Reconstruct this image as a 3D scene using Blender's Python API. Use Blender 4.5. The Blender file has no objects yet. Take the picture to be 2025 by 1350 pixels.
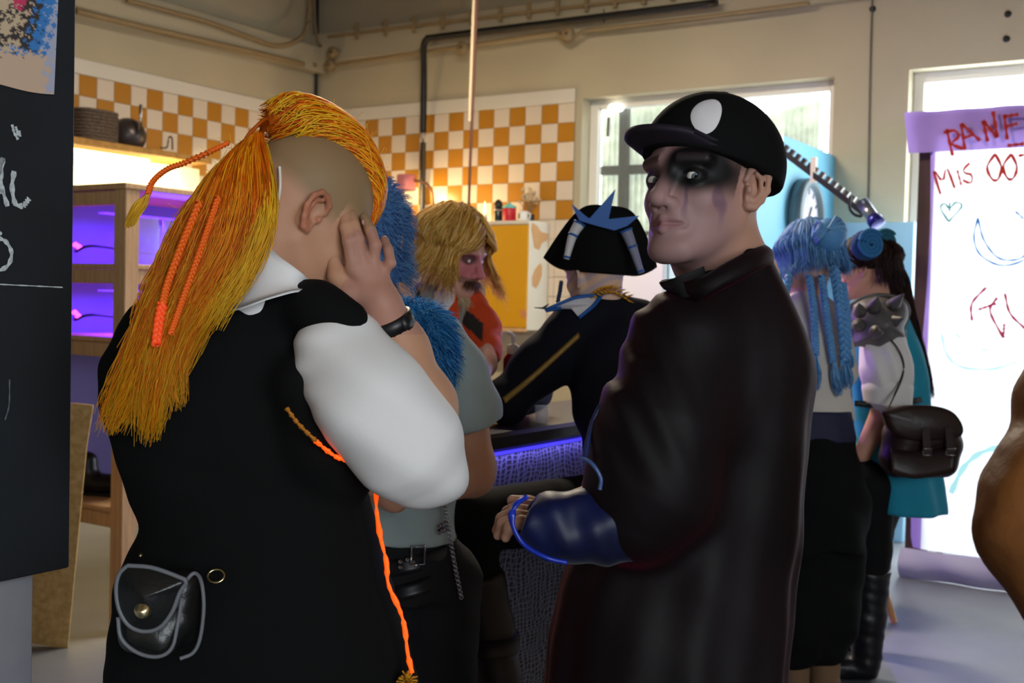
import bpy, math, random
import numpy as np
from mathutils import Vector, Matrix
random.seed(7); RNG = np.random.default_rng(11)
scene = bpy.context.scene

# ------------------------------------------------------------------ camera
F_PX, PITCH, ROLL, CAM_H = 2253.4, 0.0336, 0.0245, 1.45
CP, SP, CR, SR = math.cos(PITCH), math.sin(PITCH), math.cos(ROLL), math.sin(ROLL)
cam_data = bpy.data.cameras.new('camera'); cam = bpy.data.objects.new('camera', cam_data)
scene.collection.objects.link(cam)
cam_data.sensor_width = 36.0; cam_data.lens = F_PX / 2025 * 36.0
cam_data.clip_start = 0.05
right = Vector((CR, SR*SP, SR*CP)); upv = Vector((-SR, CR*SP, CR*CP)); fwd = Vector((0, CP, -SP))
mw = Matrix((right, upv, -fwd)).transposed().to_4x4(); mw.translation = (0, 0, CAM_H)
cam.matrix_world = mw
scene.camera = cam
cam_data.dof.use_dof = True
cam_data.dof.focus_distance = 1.9
cam_data.dof.aperture_fstop = 7.0

# ------------------------------------------------------------------ colour management
vs = scene.view_settings
scene.display_settings.display_device = 'sRGB'
vs.view_transform = 'Standard'; vs.look = 'None'; vs.gamma = 1.0; vs.use_curve_mapping = False
vs.exposure = 0.45

# ------------------------------------------------------------------ world (overcast daylight outside)
world = bpy.data.worlds.new('overcast_sky'); scene.world = world; world.use_nodes = True
bg = world.node_tree.nodes['Background']; bg.inputs[0].default_value = (0.86, 0.95, 1.0, 1); bg.inputs[1].default_value = 8.5
scene.cycles.max_bounces = 7; scene.cycles.diffuse_bounces = 4; scene.cycles.glossy_bounces = 3
scene.cycles.transmission_bounces = 6; scene.cycles.transparent_max_bounces = 10
scene.cycles.sample_clamp_indirect = 4.0
scene.cycles.use_denoising = True

# ------------------------------------------------------------------ room frame: s to the right along the back wall, d out of it, z up
TH = 1.0013
U = np.array([math.sin(TH), -math.cos(TH), 0.0]); V = np.array([math.cos(TH), math.sin(TH), 0.0])   # V runs along the left wall, away
TILE = 0.15
B0 = np.array([2.9898, 59.1176, 0]) * TILE; L0 = np.array([-20.9952, 54.7407, 0]) * TILE
TILE_TOP = 10.399*TILE + CAM_H
CORNER = B0 - U * float(np.dot(B0 - L0, U))
def W(s, d, z): return CORNER + U*s - V*d + np.array([0, 0, z])
def ray(px, py):
    a = (px-1012.5)/F_PX; b = (675-py)/F_PX
    x = a*CR - b*SR; up = a*SR + b*CR
    return np.array([x, CP+SP*up, -SP+CP*up])
CAMP = np.array([0, 0, CAM_H])
def P(px, py, D): return CAMP + ray(px, py)*D
def on_plane(px, py, p0, n):
    r = ray(px, py); return CAMP + r*(np.dot(np.asarray(p0)-CAMP, n)/np.dot(r, n))
def on_back(px, py, off=0.0): return on_plane(px, py, W(0, off, 0), V)
def on_left(px, py, off=0.0): return on_plane(px, py, W(off, 0, 0), U)
def room(p):
    q = np.asarray(p) - CORNER; return float(np.dot(q, U)), float(-np.dot(q, V)), float(q[2])

# ------------------------------------------------------------------ lights standing for openings and lamps
def lin(c):
    return tuple(((x/255)/12.92 if x/255 <= 0.04045 else ((x/255+0.055)/1.055)**2.4) for x in c)
def area_light(name, p, target, sx, sy, col, power, portal=False, spread=math.pi):
    l = bpy.data.lights.new(name, 'AREA'); l.shape = 'RECTANGLE'; l.size = sx; l.size_y = sy
    l.color = col; l.energy = power; l.spread = spread
    if portal: l.cycles.is_portal = True
    o = bpy.data.objects.new(name, l); scene.collection.objects.link(o)
    o.location = Vector(p); o.rotation_euler = (Vector(target)-Vector(p)).to_track_quat('-Z', 'Y').to_euler()
    return o
def point_light(name, p, col, power, r=0.03):
    l = bpy.data.lights.new(name, 'POINT'); l.color = col; l.energy = power; l.shadow_soft_size = r
    o = bpy.data.objects.new(name, l); scene.collection.objects.link(o); o.location = Vector(p); return o
def spot_light(name, p, target, col, power, angle, blend=0.6, r=0.02):
    l = bpy.data.lights.new(name, 'SPOT'); l.color = col; l.energy = power; l.spot_size = angle; l.spot_blend = blend; l.shadow_soft_size = r
    o = bpy.data.objects.new(name, l); scene.collection.objects.link(o); o.location = Vector(p)
    o.rotation_euler = (Vector(target)-Vector(p)).to_track_quat('-Z', 'Y').to_euler(); return o
ROOM_S, ROOM_D, ROOM_H = 10.2, 13.0, 4.25
# windows of the back wall (s0, s1, z0, z1)
S_OF = lambda px, py: room(on_back(px, py))[0]
WIN1 = (S_OF(1152, 192), S_OF(1650, 155), 1.00, 3.04)
WIN2 = (S_OF(1798, 142), S_OF(1798, 142)+2.3, 0.30, 3.04)
# high windows behind the photographer and on the right side
WIN_R = (8.1, 11.5, 1.2, 3.3)
for (a, b, z0, z1) in (WIN1, WIN2):
    area_light('sky_portal', W((a+b)/2, -0.30, (z0+z1)/2), W((a+b)/2, 3, (z0+z1)/2), b-a, z1-z0, (1, 1, 1), 1.0, True)
area_light('sky_portal', W(ROOM_S+0.12, (WIN_R[0]+WIN_R[1])/2, 2.25), W(0, (WIN_R[0]+WIN_R[1])/2, 2.25), WIN_R[1]-WIN_R[0], 2.1, (1, 1, 1), 1.0, True)

# ------------------------------------------------------------------ materials
MATS = {}
def mat(name, col=(128, 128, 128), rough=0.7, metal=0.0, noise=None, bump=None, vcol=None, emit=None, sheen=0.0, trans=0.0,
        alpha=1.0, sss=0.0, spec=None, stint=None, translucent=0.0, wood=None, ior=1.45):
    """noise=(scale, amount, second colour); bump=(scale, strength); vcol=colour attribute name; emit=(colour, strength)"""
    if name in MATS: return MATS[name]
    m = bpy.data.materials.new(name); m.use_nodes = True; nt = m.node_tree; N = nt.nodes; Lk = nt.links
    b = N['Principled BSDF']; out = N['Material Output']
    c = lin(col) + (1,)
    b.inputs['Base Color'].default_value = c; b.inputs['Roughness'].default_value = rough; b.inputs['Metallic'].default_value = metal
    b.inputs['IOR'].default_value = ior
    if spec is not None: b.inputs['Specular IOR Level'].default_value = spec
    if sheen: b.inputs['Sheen Weight'].default_value = sheen; b.inputs['Sheen Roughness'].default_value = 0.4; b.inputs['Sheen Tint'].default_value = (lin(stint) if stint else (1, 1, 1)) + (1,)
    if trans: b.inputs['Transmission Weight'].default_value = trans
    if alpha < 1: b.inputs['Alpha'].default_value = alpha
    if sss:
        b.inputs['Subsurface Weight'].default_value = sss; b.inputs['Subsurface Radius'].default_value = (0.012, 0.005, 0.003); b.inputs['Subsurface Scale'].default_value = 1.0
    if emit:
        b.inputs['Emission Color'].default_value = lin(emit[0]) + (1,); b.inputs['Emission Strength'].default_value = emit[1]
    tc = N.new('ShaderNodeTexCoord'); src = None
    if vcol:
        a = N.new('ShaderNodeAttribute'); a.attribute_name = vcol; src = a.outputs['Color']
    if noise or wood:
        t = N.new('ShaderNodeTexNoise'); t.inputs['Scale'].default_value = (noise or wood)[0]; t.inputs['Detail'].default_value = 5
        mp = N.new('ShaderNodeMapping'); Lk.new(tc.outputs['Object'], mp.inputs[0]); Lk.new(mp.outputs[0], t.inputs['Vector'])
        if wood: mp.inputs['Scale'].default_value = wood[3]
        am, c2 = (noise or wood)[1], (noise or wood)[2]
        r = N.new('ShaderNodeValToRGB'); r.color_ramp.elements[0].position = 0.5-0.22; r.color_ramp.elements[1].position = 0.5+0.22
        r.color_ramp.elements[0].color = (0, 0, 0, 1); r.color_ramp.elements[1].color = (am, am, am, 1)
        Lk.new(t.outputs['Fac'], r.inputs[0])
        mx = N.new('ShaderNodeMix'); mx.data_type = 'RGBA'; Lk.new(r.outputs[0], mx.inputs[0])
        if src: Lk.new(src, mx.inputs[6])
        else: mx.inputs[6].default_value = c
        mx.inputs[7].default_value = lin(c2) + (1,); src = mx.outputs[2]
    if src:
        Lk.new(src, b.inputs['Base Color'])
    if bump:
        t2 = N.new('ShaderNodeTexNoise'); t2.inputs['Scale'].default_value = bump[0]; t2.inputs['Detail'].default_value = 4
        Lk.new(tc.outputs['Object'], t2.inputs['Vector'])
        bp = N.new('ShaderNodeBump'); bp.inputs['Strength'].default_value = bump[1]; bp.inputs['Distance'].default_value = 0.01
        Lk.new(t2.outputs['Fac'], bp.inputs['Height']); Lk.new(bp.outputs[0], b.inputs['Normal'])
    if translucent:
        tr = N.new('ShaderNodeBsdfTranslucent'); tr.inputs[0].default_value = c
        if src: Lk.new(src, tr.inputs[0])
        ms = N.new('ShaderNodeMixShader'); ms.inputs[0].default_value = translucent
        Lk.new(b.outputs[0], ms.inputs[1]); Lk.new(tr.outputs[0], ms.inputs[2]); Lk.new(ms.outputs[0], out.inputs[0])
    MATS[name] = m; return m

# ------------------------------------------------------------------ object helpers
COL = scene.collection
WLOC = {}
def tag(o, label, cat, group=None, kind=None):
    o['label'] = label; o['category'] = cat
    if group: o['group'] = group
    if kind: o['kind'] = kind
    return o
def thing(name, base, label, cat, group=None):
    o = bpy.data.objects.new(name, None); COL.objects.link(o); o.empty_display_size = 0.05
    o.location = Vector(base); WLOC[o.name] = np.array(base, float); return tag(o, label, cat, group)
def mesh_np(name, verts, faces, smooth=True, colors=None):
    """faces: (N,k) array or a list of arrays of different k"""
    me = bpy.data.meshes.new(name); verts = np.asarray(verts, np.float32)
    fl = faces if isinstance(faces, list) else [faces]
    fl = [np.asarray(f, np.int32) for f in fl if len(f)]
    me.vertices.add(len(verts)); me.vertices.foreach_set('co', verts.ravel())
    loops = np.concatenate([f.ravel() for f in fl]); cnt = np.concatenate([np.full(len(f), f.shape[1], np.int32) for f in fl])
    me.loops.add(len(loops)); me.loops.foreach_set('vertex_index', loops)
    me.polygons.add(len(cnt)); me.polygons.foreach_set('loop_start', np.concatenate([[0], np.cumsum(cnt)[:-1]]).astype(np.int32))
    me.polygons.foreach_set('use_smooth', np.full(len(cnt), smooth))
    me.update(calc_edges=True); me.validate()
    if colors is not None:
        ca = me.color_attributes.new('Col', 'FLOAT_COLOR', 'POINT')
        c = np.ones((len(verts), 4), np.float32); c[:, :3] = colors; ca.data.foreach_set('color', c.ravel())
    return me
def put(name, verts, faces, material, parent=None, smooth=True, colors=None, structure=False, origin=None):
    verts = np.asarray(verts, float)
    if origin is None:
        lo, hi = verts.min(0), verts.max(0); origin = np.array([(lo[0]+hi[0])/2, (lo[1]+hi[1])/2, lo[2]])
    me = mesh_np(name, verts-origin, faces, smooth, colors)
    ms = material if isinstance(material, (list, tuple)) else [material]
    for m in ms: me.materials.append(m)
    return link(name, me, origin, parent, structure)
def link(name, me, origin, parent=None, structure=False):
    o = bpy.data.objects.new(name, me); COL.objects.link(o)
    WLOC[o.name] = np.array(origin, float)
    if parent is not None:
        o.parent = parent; o.location = Vector(np.array(origin) - WLOC[parent.name])
    else: o.location = Vector(origin)
    if structure: o['kind'] = 'structure'
    return o
class Geo:
    def __init__(s): s.v = []; s.f = {}; s.n = 0
    def add(s, v, f):
        f = np.asarray(f); s.v.append(np.asarray(v, float)); s.f.setdefault(f.shape[1], []).append(f + s.n); s.n += len(v); return s
    def vf(s): return np.concatenate(s.v), [np.concatenate(x) for x in s.f.values()]
    def put(s, name, material, parent=None, **k): v, f = s.vf(); return put(name, v, f, material, parent, **k)
BOXF = np.array([[0, 3, 2, 1], [4, 5, 6, 7], [0, 1, 5, 4], [1, 2, 6, 5], [2, 3, 7, 6], [3, 0, 4, 7]])
def box_local(x0, x1, y0, y1, z0, z1, bev=0.0):
    """bevelled box as verts, faces (6 faces + chamfers)"""
    if not bev:
        v = np.array([[x0, y0, z0], [x1, y0, z0], [x1, y1, z0], [x0, y1, z0], [x0, y0, z1], [x1, y0, z1], [x1, y1, z1], [x0, y1, z1]]); return v, [BOXF]
    b = min(bev, 0.45*min(x1-x0, y1-y0, z1-z0)); g = Geo(); cx, cy, cz = (x0+x1)/2, (y0+y1)/2, (z0+z1)/2; hx, hy, hz = (x1-x0)/2, (y1-y0)/2, (z1-z0)/2
    v = []; idx = {}
    for sx in (-1, 1):
        for sy in (-1, 1):
            for sz in (-1, 1):
                for ax in range(3):
                    h = [hx-b, hy-b, hz-b]; h[ax] += b
                    idx[(sx, sy, sz, ax)] = len(v); v.append((cx+sx*h[0], cy+sy*h[1], cz+sz*h[2]))
    q = []; t = []
    for ax in range(3):
        o1, o2 = (ax+1) % 3, (ax+2) % 3
        for s in (-1, 1):
            r = []
            for a, c in ((-1, -1), (1, -1), (1, 1), (-1, 1)):
                k = [0, 0, 0]; k[ax] = s; k[o1] = a; k[o2] = c; r.append(idx[(*k, ax)])
            q.append(r if s > 0 else r[::-1])
    for ax in range(3):       # chamfer edges along ax
        o1, o2 = (ax+1) % 3, (ax+2) % 3
        for a in (-1, 1):
            for c in (-1, 1):
                def K(s, w):
                    k = [0, 0, 0]; k[ax] = s; k[o1] = a; k[o2] = c; return idx[(*k, w)]
                r = [K(-1, o1), K(1, o1), K(1, o2), K(-1, o2)]
                q.append(r if a*c < 0 else r[::-1])
    for sx in (-1, 1):
        for sy in (-1, 1):
            for sz in (-1, 1):
                r = [idx[(sx, sy, sz, k)] for k in range(3)]; t.append(r if sx*sy*sz > 0 else r[::-1])
    return np.array(v), [np.array(q), np.array(t)]
def to_room(v):  # local (s, -d, z) -> world
    v = np.asarray(v); return CORNER + v[:, :1]*U + v[:, 1:2]*V + v[:, 2:3]*np.array([[0, 0, 1.0]])
def rbox(s0, s1, d0, d1, z0, z1, bev=0.0):
    v, f = box_local(min(s0, s1), max(s0, s1), -max(d0, d1), -min(d0, d1), min(z0, z1), max(z0, z1), bev); return to_room(v), f
def put_rbox(name, s0, s1, d0, d1, z0, z1, material, parent=None, bev=0.004, **k):
    v, f = rbox(s0, s1, d0, d1, z0, z1, bev); return put(name, v, f, material, parent, smooth=False, **k)
def gadd(g, vf):
    v, fl = vf; n = g.n; g.v.append(np.asarray(v, float))
    for f in fl: g.f.setdefault(f.shape[1], []).append(f + n)
    g.n += len(v); return g
def obox(a, b, wid, hgt, upd=(0, 0, 1), bev=0.0):
    """box along segment a-b; wid across, hgt along upd"""
    a = np.asarray(a, float); b = np.asarray(b, float); t = b-a; L = np.linalg.norm(t); t /= L
    up = np.asarray(upd, float); sd = np.cross(t, up); sd /= np.linalg.norm(sd); up = np.cross(sd, t)
    v, f = box_local(0, L, -wid/2, wid/2, -hgt/2, hgt/2, bev)
    return a + v[:, :1]*t + v[:, 1:2]*(-sd) + v[:, 2:3]*up, f
def frames(p):
    p = np.asarray(p, float); t = np.gradient(p, axis=0); t /= np.linalg.norm(t, axis=1)[:, None]+1e-12
    ref = np.array([0.13, 0.21, 0.97]) if abs(t[:, 2]).mean() < 0.8 else np.array([0.1, 0.98, 0.15])
    n = np.cross(t, ref); n /= np.linalg.norm(n, axis=1)[:, None]+1e-12; return t, n, np.cross(t, n)
def smooth_path(pts, n):
    pts = np.asarray(pts, float); m = len(pts)
    if m < 3: return np.array([pts[0]+(pts[-1]-pts[0])*x for x in np.linspace(0, 1, n)])
    q = np.concatenate([[2*pts[0]-pts[1]], pts, [2*pts[-1]-pts[-2]]]); out = []
    for x in np.linspace(0, m-1-1e-9, n):
        i = int(x); t = x-i; a, b, c, d = q[i:i+4]
        out.append(0.5*((2*b)+(-a+c)*t+(2*a-5*b+4*c-d)*t*t+(-a+3*b-3*c+d)*t**3))
    return np.array(out)
def tube(pts, r, sides=8, flat=1.0, caps=True):
    pts = np.asarray(pts, float); n = len(pts); r = np.broadcast_to(np.asarray(r, float), (n,))
    t, a, b = frames(pts); ang = np.linspace(0, 2*math.pi, sides, endpoint=False)
    v = pts[:, None] + r[:, None, None]*(np.cos(ang)[None, :, None]*a[:, None] + flat*np.sin(ang)[None, :, None]*b[:, None])
    i = np.arange(n-1)[:, None]*sides; j = np.arange(sides)[None]; j2 = (j+1) % sides
    f = np.stack([i+j, i+sides+j, i+sides+j2, i+j2], -1).reshape(-1, 4)[:, ::-1]
    fl = [f]
    if caps: fl += [np.arange(sides)[None], (np.arange(sides)[::-1]+(n-1)*sides)[None]]
    return v.reshape(-1, 3), fl
def lathe(prof, base, sides=24, axis=None):
    """prof: list of (r, z) from bottom to top; base point; optional axis vector"""
    prof = np.asarray(prof, float); ang = np.linspace(0, 2*math.pi, sides, endpoint=False)
    if axis is None: X, Y, Z = np.eye(3)
    else:
        Z = np.asarray(axis, float); Z /= np.linalg.norm(Z); X = np.cross(Z, [0.3, 0.2, 0.93] if abs(Z[2]) < 0.9 else [0, 1, 0.1]); X /= np.linalg.norm(X); Y = np.cross(Z, X)
    v = np.asarray(base, float) + prof[:, None, :1]*(np.cos(ang)[None, :, None]*X + np.sin(ang)[None, :, None]*Y) + prof[:, None, 1:2]*Z
    n = len(prof); i = np.arange(n-1)[:, None]*sides; j = np.arange(sides)[None]; j2 = (j+1) % sides
    f = np.stack([i+j, i+j2, i+sides+j2, i+sides+j], -1).reshape(-1, 4)
    return v.reshape(-1, 3), [f, np.arange(sides)[None, ::-1], (np.arange(sides)+(n-1)*sides)[None]]
def put_vf(name, vf, material, parent=None, smooth=True, **k): return put(name, vf[0], vf[1], material, parent, smooth=smooth, **k)
def plate(poly, n, thick):
    """flat polygon (3-D points, in order) with thickness along n"""
    poly = np.asarray(poly, float); n = np.asarray(n, float)/np.linalg.norm(n); m = len(poly)
    v = np.concatenate([poly + n*thick/2, poly - n*thick/2])
    i = np.arange(m); j = (i+1) % m
    return v, [np.arange(m)[None], (np.arange(m)[::-1]+m)[None], np.stack([i, i+m, j+m, j], 1)]
def ribbons(lines, normal, width):
    """flat paint strokes along polylines lying on a plane with the given normal"""
    g = Geo(); nrm = np.asarray(normal, float)
    for ln in lines:
        p = np.asarray(ln, float); t = np.gradient(p, axis=0); t /= np.linalg.norm(t, axis=1)[:, None]
        s = np.cross(t, nrm); n = len(p)
        w = width*0.5*(0.75+0.25*np.sin(np.arange(n)*1.7))[:, None]
        i = np.arange(n-1); g.add(np.concatenate([p+s*w, p-s*w]), np.stack([i, i+1, i+1+n, i+n], 1))
    return g

# ------------------------------------------------------------------ signed distance modelling (smooth organic surfaces)
CORN = np.array([[i, j, k] for i in (0, 1) for j in (0, 1) for k in (0, 1)])
EDG = [(a, b) for a in range(8) for b in range(a+1, 8) if np.abs(CORN[a]-CORN[b]).sum() == 1]
def surface_nets(Fv, org, h):
    s = Fv < 0
    nx, ny, nz = Fv.shape; c = np.zeros((nx-1, ny-1, nz-1), np.int8)
    for i, j, k in CORN: c += s[i:nx-1+i, j:ny-1+j, k:nz-1+k]
    ijk = np.argwhere((c > 0) & (c < 8)); idm = np.full(c.shape, -1, np.int32); idm[tuple(ijk.T)] = np.arange(len(ijk))
    vals = np.stack([Fv[ijk[:, 0]+i, ijk[:, 1]+j, ijk[:, 2]+k] for i, j, k in CORN], 1)
    acc = np.zeros((len(ijk), 3)); cnt = np.zeros(len(ijk))
    for a, b in EDG:
        fa, fb = vals[:, a], vals[:, b]; m = (fa < 0) != (fb < 0); t = np.where(m, fa/np.where(m, fa-fb, 1), 0)
        acc += m[:, None]*(CORN[a] + t[:, None]*(CORN[b]-CORN[a])); cnt += m
    v = org + h*(ijk + acc/cnt[:, None])
    quads = []
    for ax in range(3):
        o1, o2 = (ax+1) % 3, (ax+2) % 3
        lo = [slice(None)]*3; hi = [slice(None)]*3; lo[ax] = slice(0, -1); hi[ax] = slice(1, None)
        A, Bb = s[tuple(lo)], s[tuple(hi)]; e = np.argwhere(A != Bb)
        e = e[(e[:, o1] > 0) & (e[:, o2] > 0) & (e[:, o1] < Fv.shape[o1]-1) & (e[:, o2] < Fv.shape[o2]-1)]
        d1 = np.zeros(3, int); d1[o1] = 1; d2 = np.zeros(3, int); d2[o2] = 1
        q = np.stack([idm[tuple((e-d1-d2).T)], idm[tuple((e-d2).T)], idm[tuple(e.T)], idm[tuple((e-d1).T)]], 1)
        fl = A[tuple(e.T)]; q[~fl] = q[~fl][:, ::-1]; quads.append(q)
    q = np.concatenate(quads); return v, q[(q >= 0).all(1)]
class SDF:
    def __init__(s, k=0.02): s.ops = []; s.k = k
    def cap(s, a, b, ra, rb, k=None, op='u'):
        a = np.asarray(a, float); b = np.asarray(b, float); r = max(ra, rb)
        lo = np.minimum(a, b)-r; hi = np.maximum(a, b)+r
        def f(x, y, z):
            d = b-a; L = float(d@d) or 1e-9
            t = np.clip(((x-a[0])*d[0]+(y-a[1])*d[1]+(z-a[2])*d[2])/L, 0, 1)
            return np.sqrt((x-a[0]-t*d[0])**2+(y-a[1]-t*d[1])**2+(z-a[2]-t*d[2])**2)-(ra+(rb-ra)*t)
        s.ops.append((op, f, lo, hi, s.k if k is None else k)); return s
    def chain(s, pts, k=None, op='u'):
        for (a, ra), (b, rb) in zip(pts[:-1], pts[1:]): s.cap(a, b, ra, rb, k, op)
        return s
    def ell(s, c, r, axes=None, k=None, op='u'):
        c = np.asarray(c, float); r = np.asarray(r, float); A = np.eye(3) if axes is None else np.asarray(axes, float)
        ext = np.abs(A.T) @ r
        def f(x, y, z):
            dx, dy, dz = x-c[0], y-c[1], z-c[2]
            l = [(dx*A[i, 0]+dy*A[i, 1]+dz*A[i, 2])/r[i] for i in range(3)]
            k0 = np.sqrt(l[0]**2+l[1]**2+l[2]**2); k1 = np.sqrt((l[0]/r[0])**2+(l[1]/r[1])**2+(l[2]/r[2])**2)+1e-9
            return k0*(k0-1)/k1
        s.ops.append((op, f, c-ext, c+ext, s.k if k is None else k)); return s
    def loft(s, rows, k=None, op='u', fold=None, pw=2.2):
        """rows (z, cx, cy, a, b); fold = (amplitude, count, twist, phase)"""
        R = np.array(sorted(rows), float); z = R[:, 0]; am, bm = R[:, 3].max()*1.15, R[:, 4].max()*1.15
        lo = np.array([(R[:, 1]-R[:, 3]*1.15).min(), (R[:, 2]-R[:, 4]*1.15).min(), z[0]]); hi = np.array([(R[:, 1]+R[:, 3]*1.15).max(), (R[:, 2]+R[:, 4]*1.15).max(), z[-1]])
        zs = np.linspace(z[0], z[-1], 80); Q = np.stack([np.interp(zs, z, R[:, i]) for i in range(5)], 1)
        ker = np.array([1, 2, 3, 2, 1])/9.0
        for i in range(1, 5): Q[:, i] = np.convolve(np.pad(Q[:, i], 2, 'edge'), ker, 'valid')
        def f(x, y, zz):
            z1 = zz.ravel(); cx, cy, a, b = (np.interp(z1, zs, Q[:, i]).reshape(zz.shape) for i in range(1, 5))
            dx, dy = (x-cx)/a, (y-cy)/b
            r = (np.abs(dx)**pw+np.abs(dy)**pw)**(1/pw)
            rr = 1.0
            if fold is not None:
                ph = np.arctan2(dy, dx); am, nn, tw, p0 = fold
                rr = 1.0 + am*(np.sin(nn*ph+tw*zz+p0)*0.6+np.sin((nn*1.7)//1*ph-tw*0.7*zz+p0*2.1)*0.4)*np.clip((z[-1]-zz)/(z[-1]-z[0])*1.6, 0.15, 1)
            d = (r-rr)*np.minimum(a, b)
            return np.maximum(d, np.maximum(zz-z[-1], z[0]-zz))
        s.ops.append((op, f, lo, hi, s.k if k is None else k)); return s
    def plane(s, p, n, k=0.004):
        """keep the side the normal points away from"""
        p = np.asarray(p, float); n = np.asarray(n, float)/np.linalg.norm(n)
        s.ops.append(('i', lambda x, y, z: (x-p[0])*n[0]+(y-p[1])*n[1]+(z-p[2])*n[2], None, None, k)); return s
    def mod(s, fn):
        s.ops.append(('m', fn, None, None, 0)); return s
    def build(s, h):
        pos = [o for o in s.ops if o[0] == 'u']
        lo = np.min([o[2] for o in pos], 0)-4*h-0.01; hi = np.max([o[3] for o in pos], 0)+4*h+0.01
        n = np.ceil((hi-lo)/h).astype(int)+1
        ax = [lo[i]+h*np.arange(n[i]) for i in range(3)]; Fv = np.full(n, 10.0, np.float32)
        for op, f, a, b, k in s.ops:
            if a is None: sl = (slice(None),)*3
            else:
                pad = k+4*h+0.012
                i0 = np.clip(np.floor((a-pad-lo)/h).astype(int), 0, n-1); i1 = np.clip(np.ceil((b+pad-lo)/h).astype(int)+1, 1, n)
                sl = tuple(slice(i0[i], i1[i]) for i in range(3))
            x = ax[0][sl[0]][:, None, None]; y = ax[1][sl[1]][None, :, None]; z = ax[2][sl[2]][None, None, :]
            A = Fv[sl]
            if op == 'm': Fv[sl] = A + f(x, y, z); continue
            d = f(x, y, z)
            if op == 'u':
                if k > 0: t = np.clip(0.5+0.5*(A-d)/k, 0, 1); Fv[sl] = np.where(A > 9, d, A*(1-t)+d*t-k*t*(1-t))
                else: Fv[sl] = np.minimum(A, d)
            else:
                e = -d if op == 's' else d
                if k > 0: t = np.clip(0.5-0.5*(A-e)/k, 0, 1); Fv[sl] = np.where(A > 9, A, A*(1-t)+e*t+k*t*(1-t))
                else: Fv[sl] = np.maximum(A, e)
        return surface_nets(Fv, lo, h)
def join_vf(parts):
    g = Geo()
    for v, f in parts: gadd(g, (v, [f] if not isinstance(f, list) else f))
    return g.vf()

# ------------------------------------------------------------------ strands (hair, fur, tassels)
def strand_mesh(C, R, flat=0.6):
    """C (N,S,3) centre lines, R (N,S) radii -> three-sided tubes"""
    N, S, _ = C.shape; t = np.gradient(C, axis=1); t /= np.linalg.norm(t, axis=2, keepdims=True)+1e-12
    ref = np.array([0.31, -0.9, 0.3]); n = np.cross(t, ref); n /= np.linalg.norm(n, axis=2, keepdims=True)+1e-12; b = np.cross(t, n)
    ang = np.array([0.5, 2.6, 4.7])
    v = C[:, :, None] + R[:, :, None, None]*(np.cos(ang)[None, None, :, None]*n[:, :, None]+flat*np.sin(ang)[None, None, :, None]*b[:, :, None])
    base = (np.arange(N)[:, None, None]*S+np.arange(S-1)[None, :, None])*3; j = np.arange(3)[None, None]; j2 = (j+1) % 3
    f = np.stack([base+j, base+j2, base+3+j2, base+3+j], -1).reshape(-1, 4)
    return v.reshape(-1, 3), f
def mixc(a, b, t): return a*(1-t)+b*t
def strand_colors(N, S, cols, tipcols=None, start=0.6, sides=3, jitter=0.12):
    """random pick among cols per strand, going over to tipcols along the length"""
    cols = np.array([lin(c) for c in cols]); c = cols[RNG.integers(0, len(cols), N)]*(1+RNG.uniform(-jitter, jitter, (N, 1)))
    out = np.repeat(c[:, None], S, 1)
    if tipcols is not None:
        tc = np.array([lin(x) for x in tipcols])[RNG.integers(0, len(tipcols), N)]
        w = np.clip((np.linspace(0, 1, S)[None]-start-RNG.uniform(-0.15, 0.15, (N, 1)))/(1.0-start), 0, 1)[..., None]; out = mixc(out, tc[:, None], w)
    return np.repeat(out[:, :, None], sides, 2).reshape(-1, 3)
def flow_hair(sections, N, S=14, r=0.0016, wob=0.006, end=(0.75, 1.0), shell=0.45):
    """sections: list of (centre, half-width vector, half-depth vector); strands keep their place in the bundle"""
    c = smooth_path([x[0] for x in sections], 40); w = smooth_path([x[1] for x in sections], 40); dd = smooth_path([x[2] for x in sections], 40)
    ang = RNG.uniform(0, 2*math.pi, N); rad = np.sqrt(RNG.uniform(shell**2, 1, N)); a, b = rad*np.cos(ang), rad*np.sin(ang)
    e = RNG.uniform(end[0], end[1], N); T = np.linspace(0, 1, S)[None]*e[:, None]*39
    i = np.clip(T.astype(int), 0, 38); fr = (T-i)[..., None]
    g = lambda A: A[i]*(1-fr)+A[i+1]*fr
    C = g(c)+a[:, None, None]*g(w)+b[:, None, None]*g(dd)
    ph = RNG.uniform(0, 6.28, (N, 1, 3)); k = RNG.uniform(3, 9, (N, 1, 1))
    C = C + wob*np.linspace(0.1, 1, S)[None, :, None]*np.sin(k*np.linspace(0, 1, S)[None, :, None]+ph)
    R = r*np.linspace(1.0, 0.35, S)[None]*RNG.uniform(0.7, 1.3, (N, 1)); return C, R
def braid(path, r, n=None, sides=6):
    """three interlaced strands along a path; returns verts, faces"""
    path = np.asarray(path, float); L = np.linalg.norm(np.diff(path, axis=0), axis=1).sum(); turns = L/(r*3.4); S = int(max(24, turns*9))
    p = smooth_path(path, S); t, a, b = frames(p); g = Geo(); ph = np.linspace(0, 2*math.pi*turns, S)
    for k in range(3):
        q = p + a*(0.62*r*np.sin(ph+k*2.094))[:, None] + b*(0.42*r*np.sin(2*(ph+k*2.094)))[:, None]
        gadd(g, tube(q, 0.52*r, sides))
    return g.vf()

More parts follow.
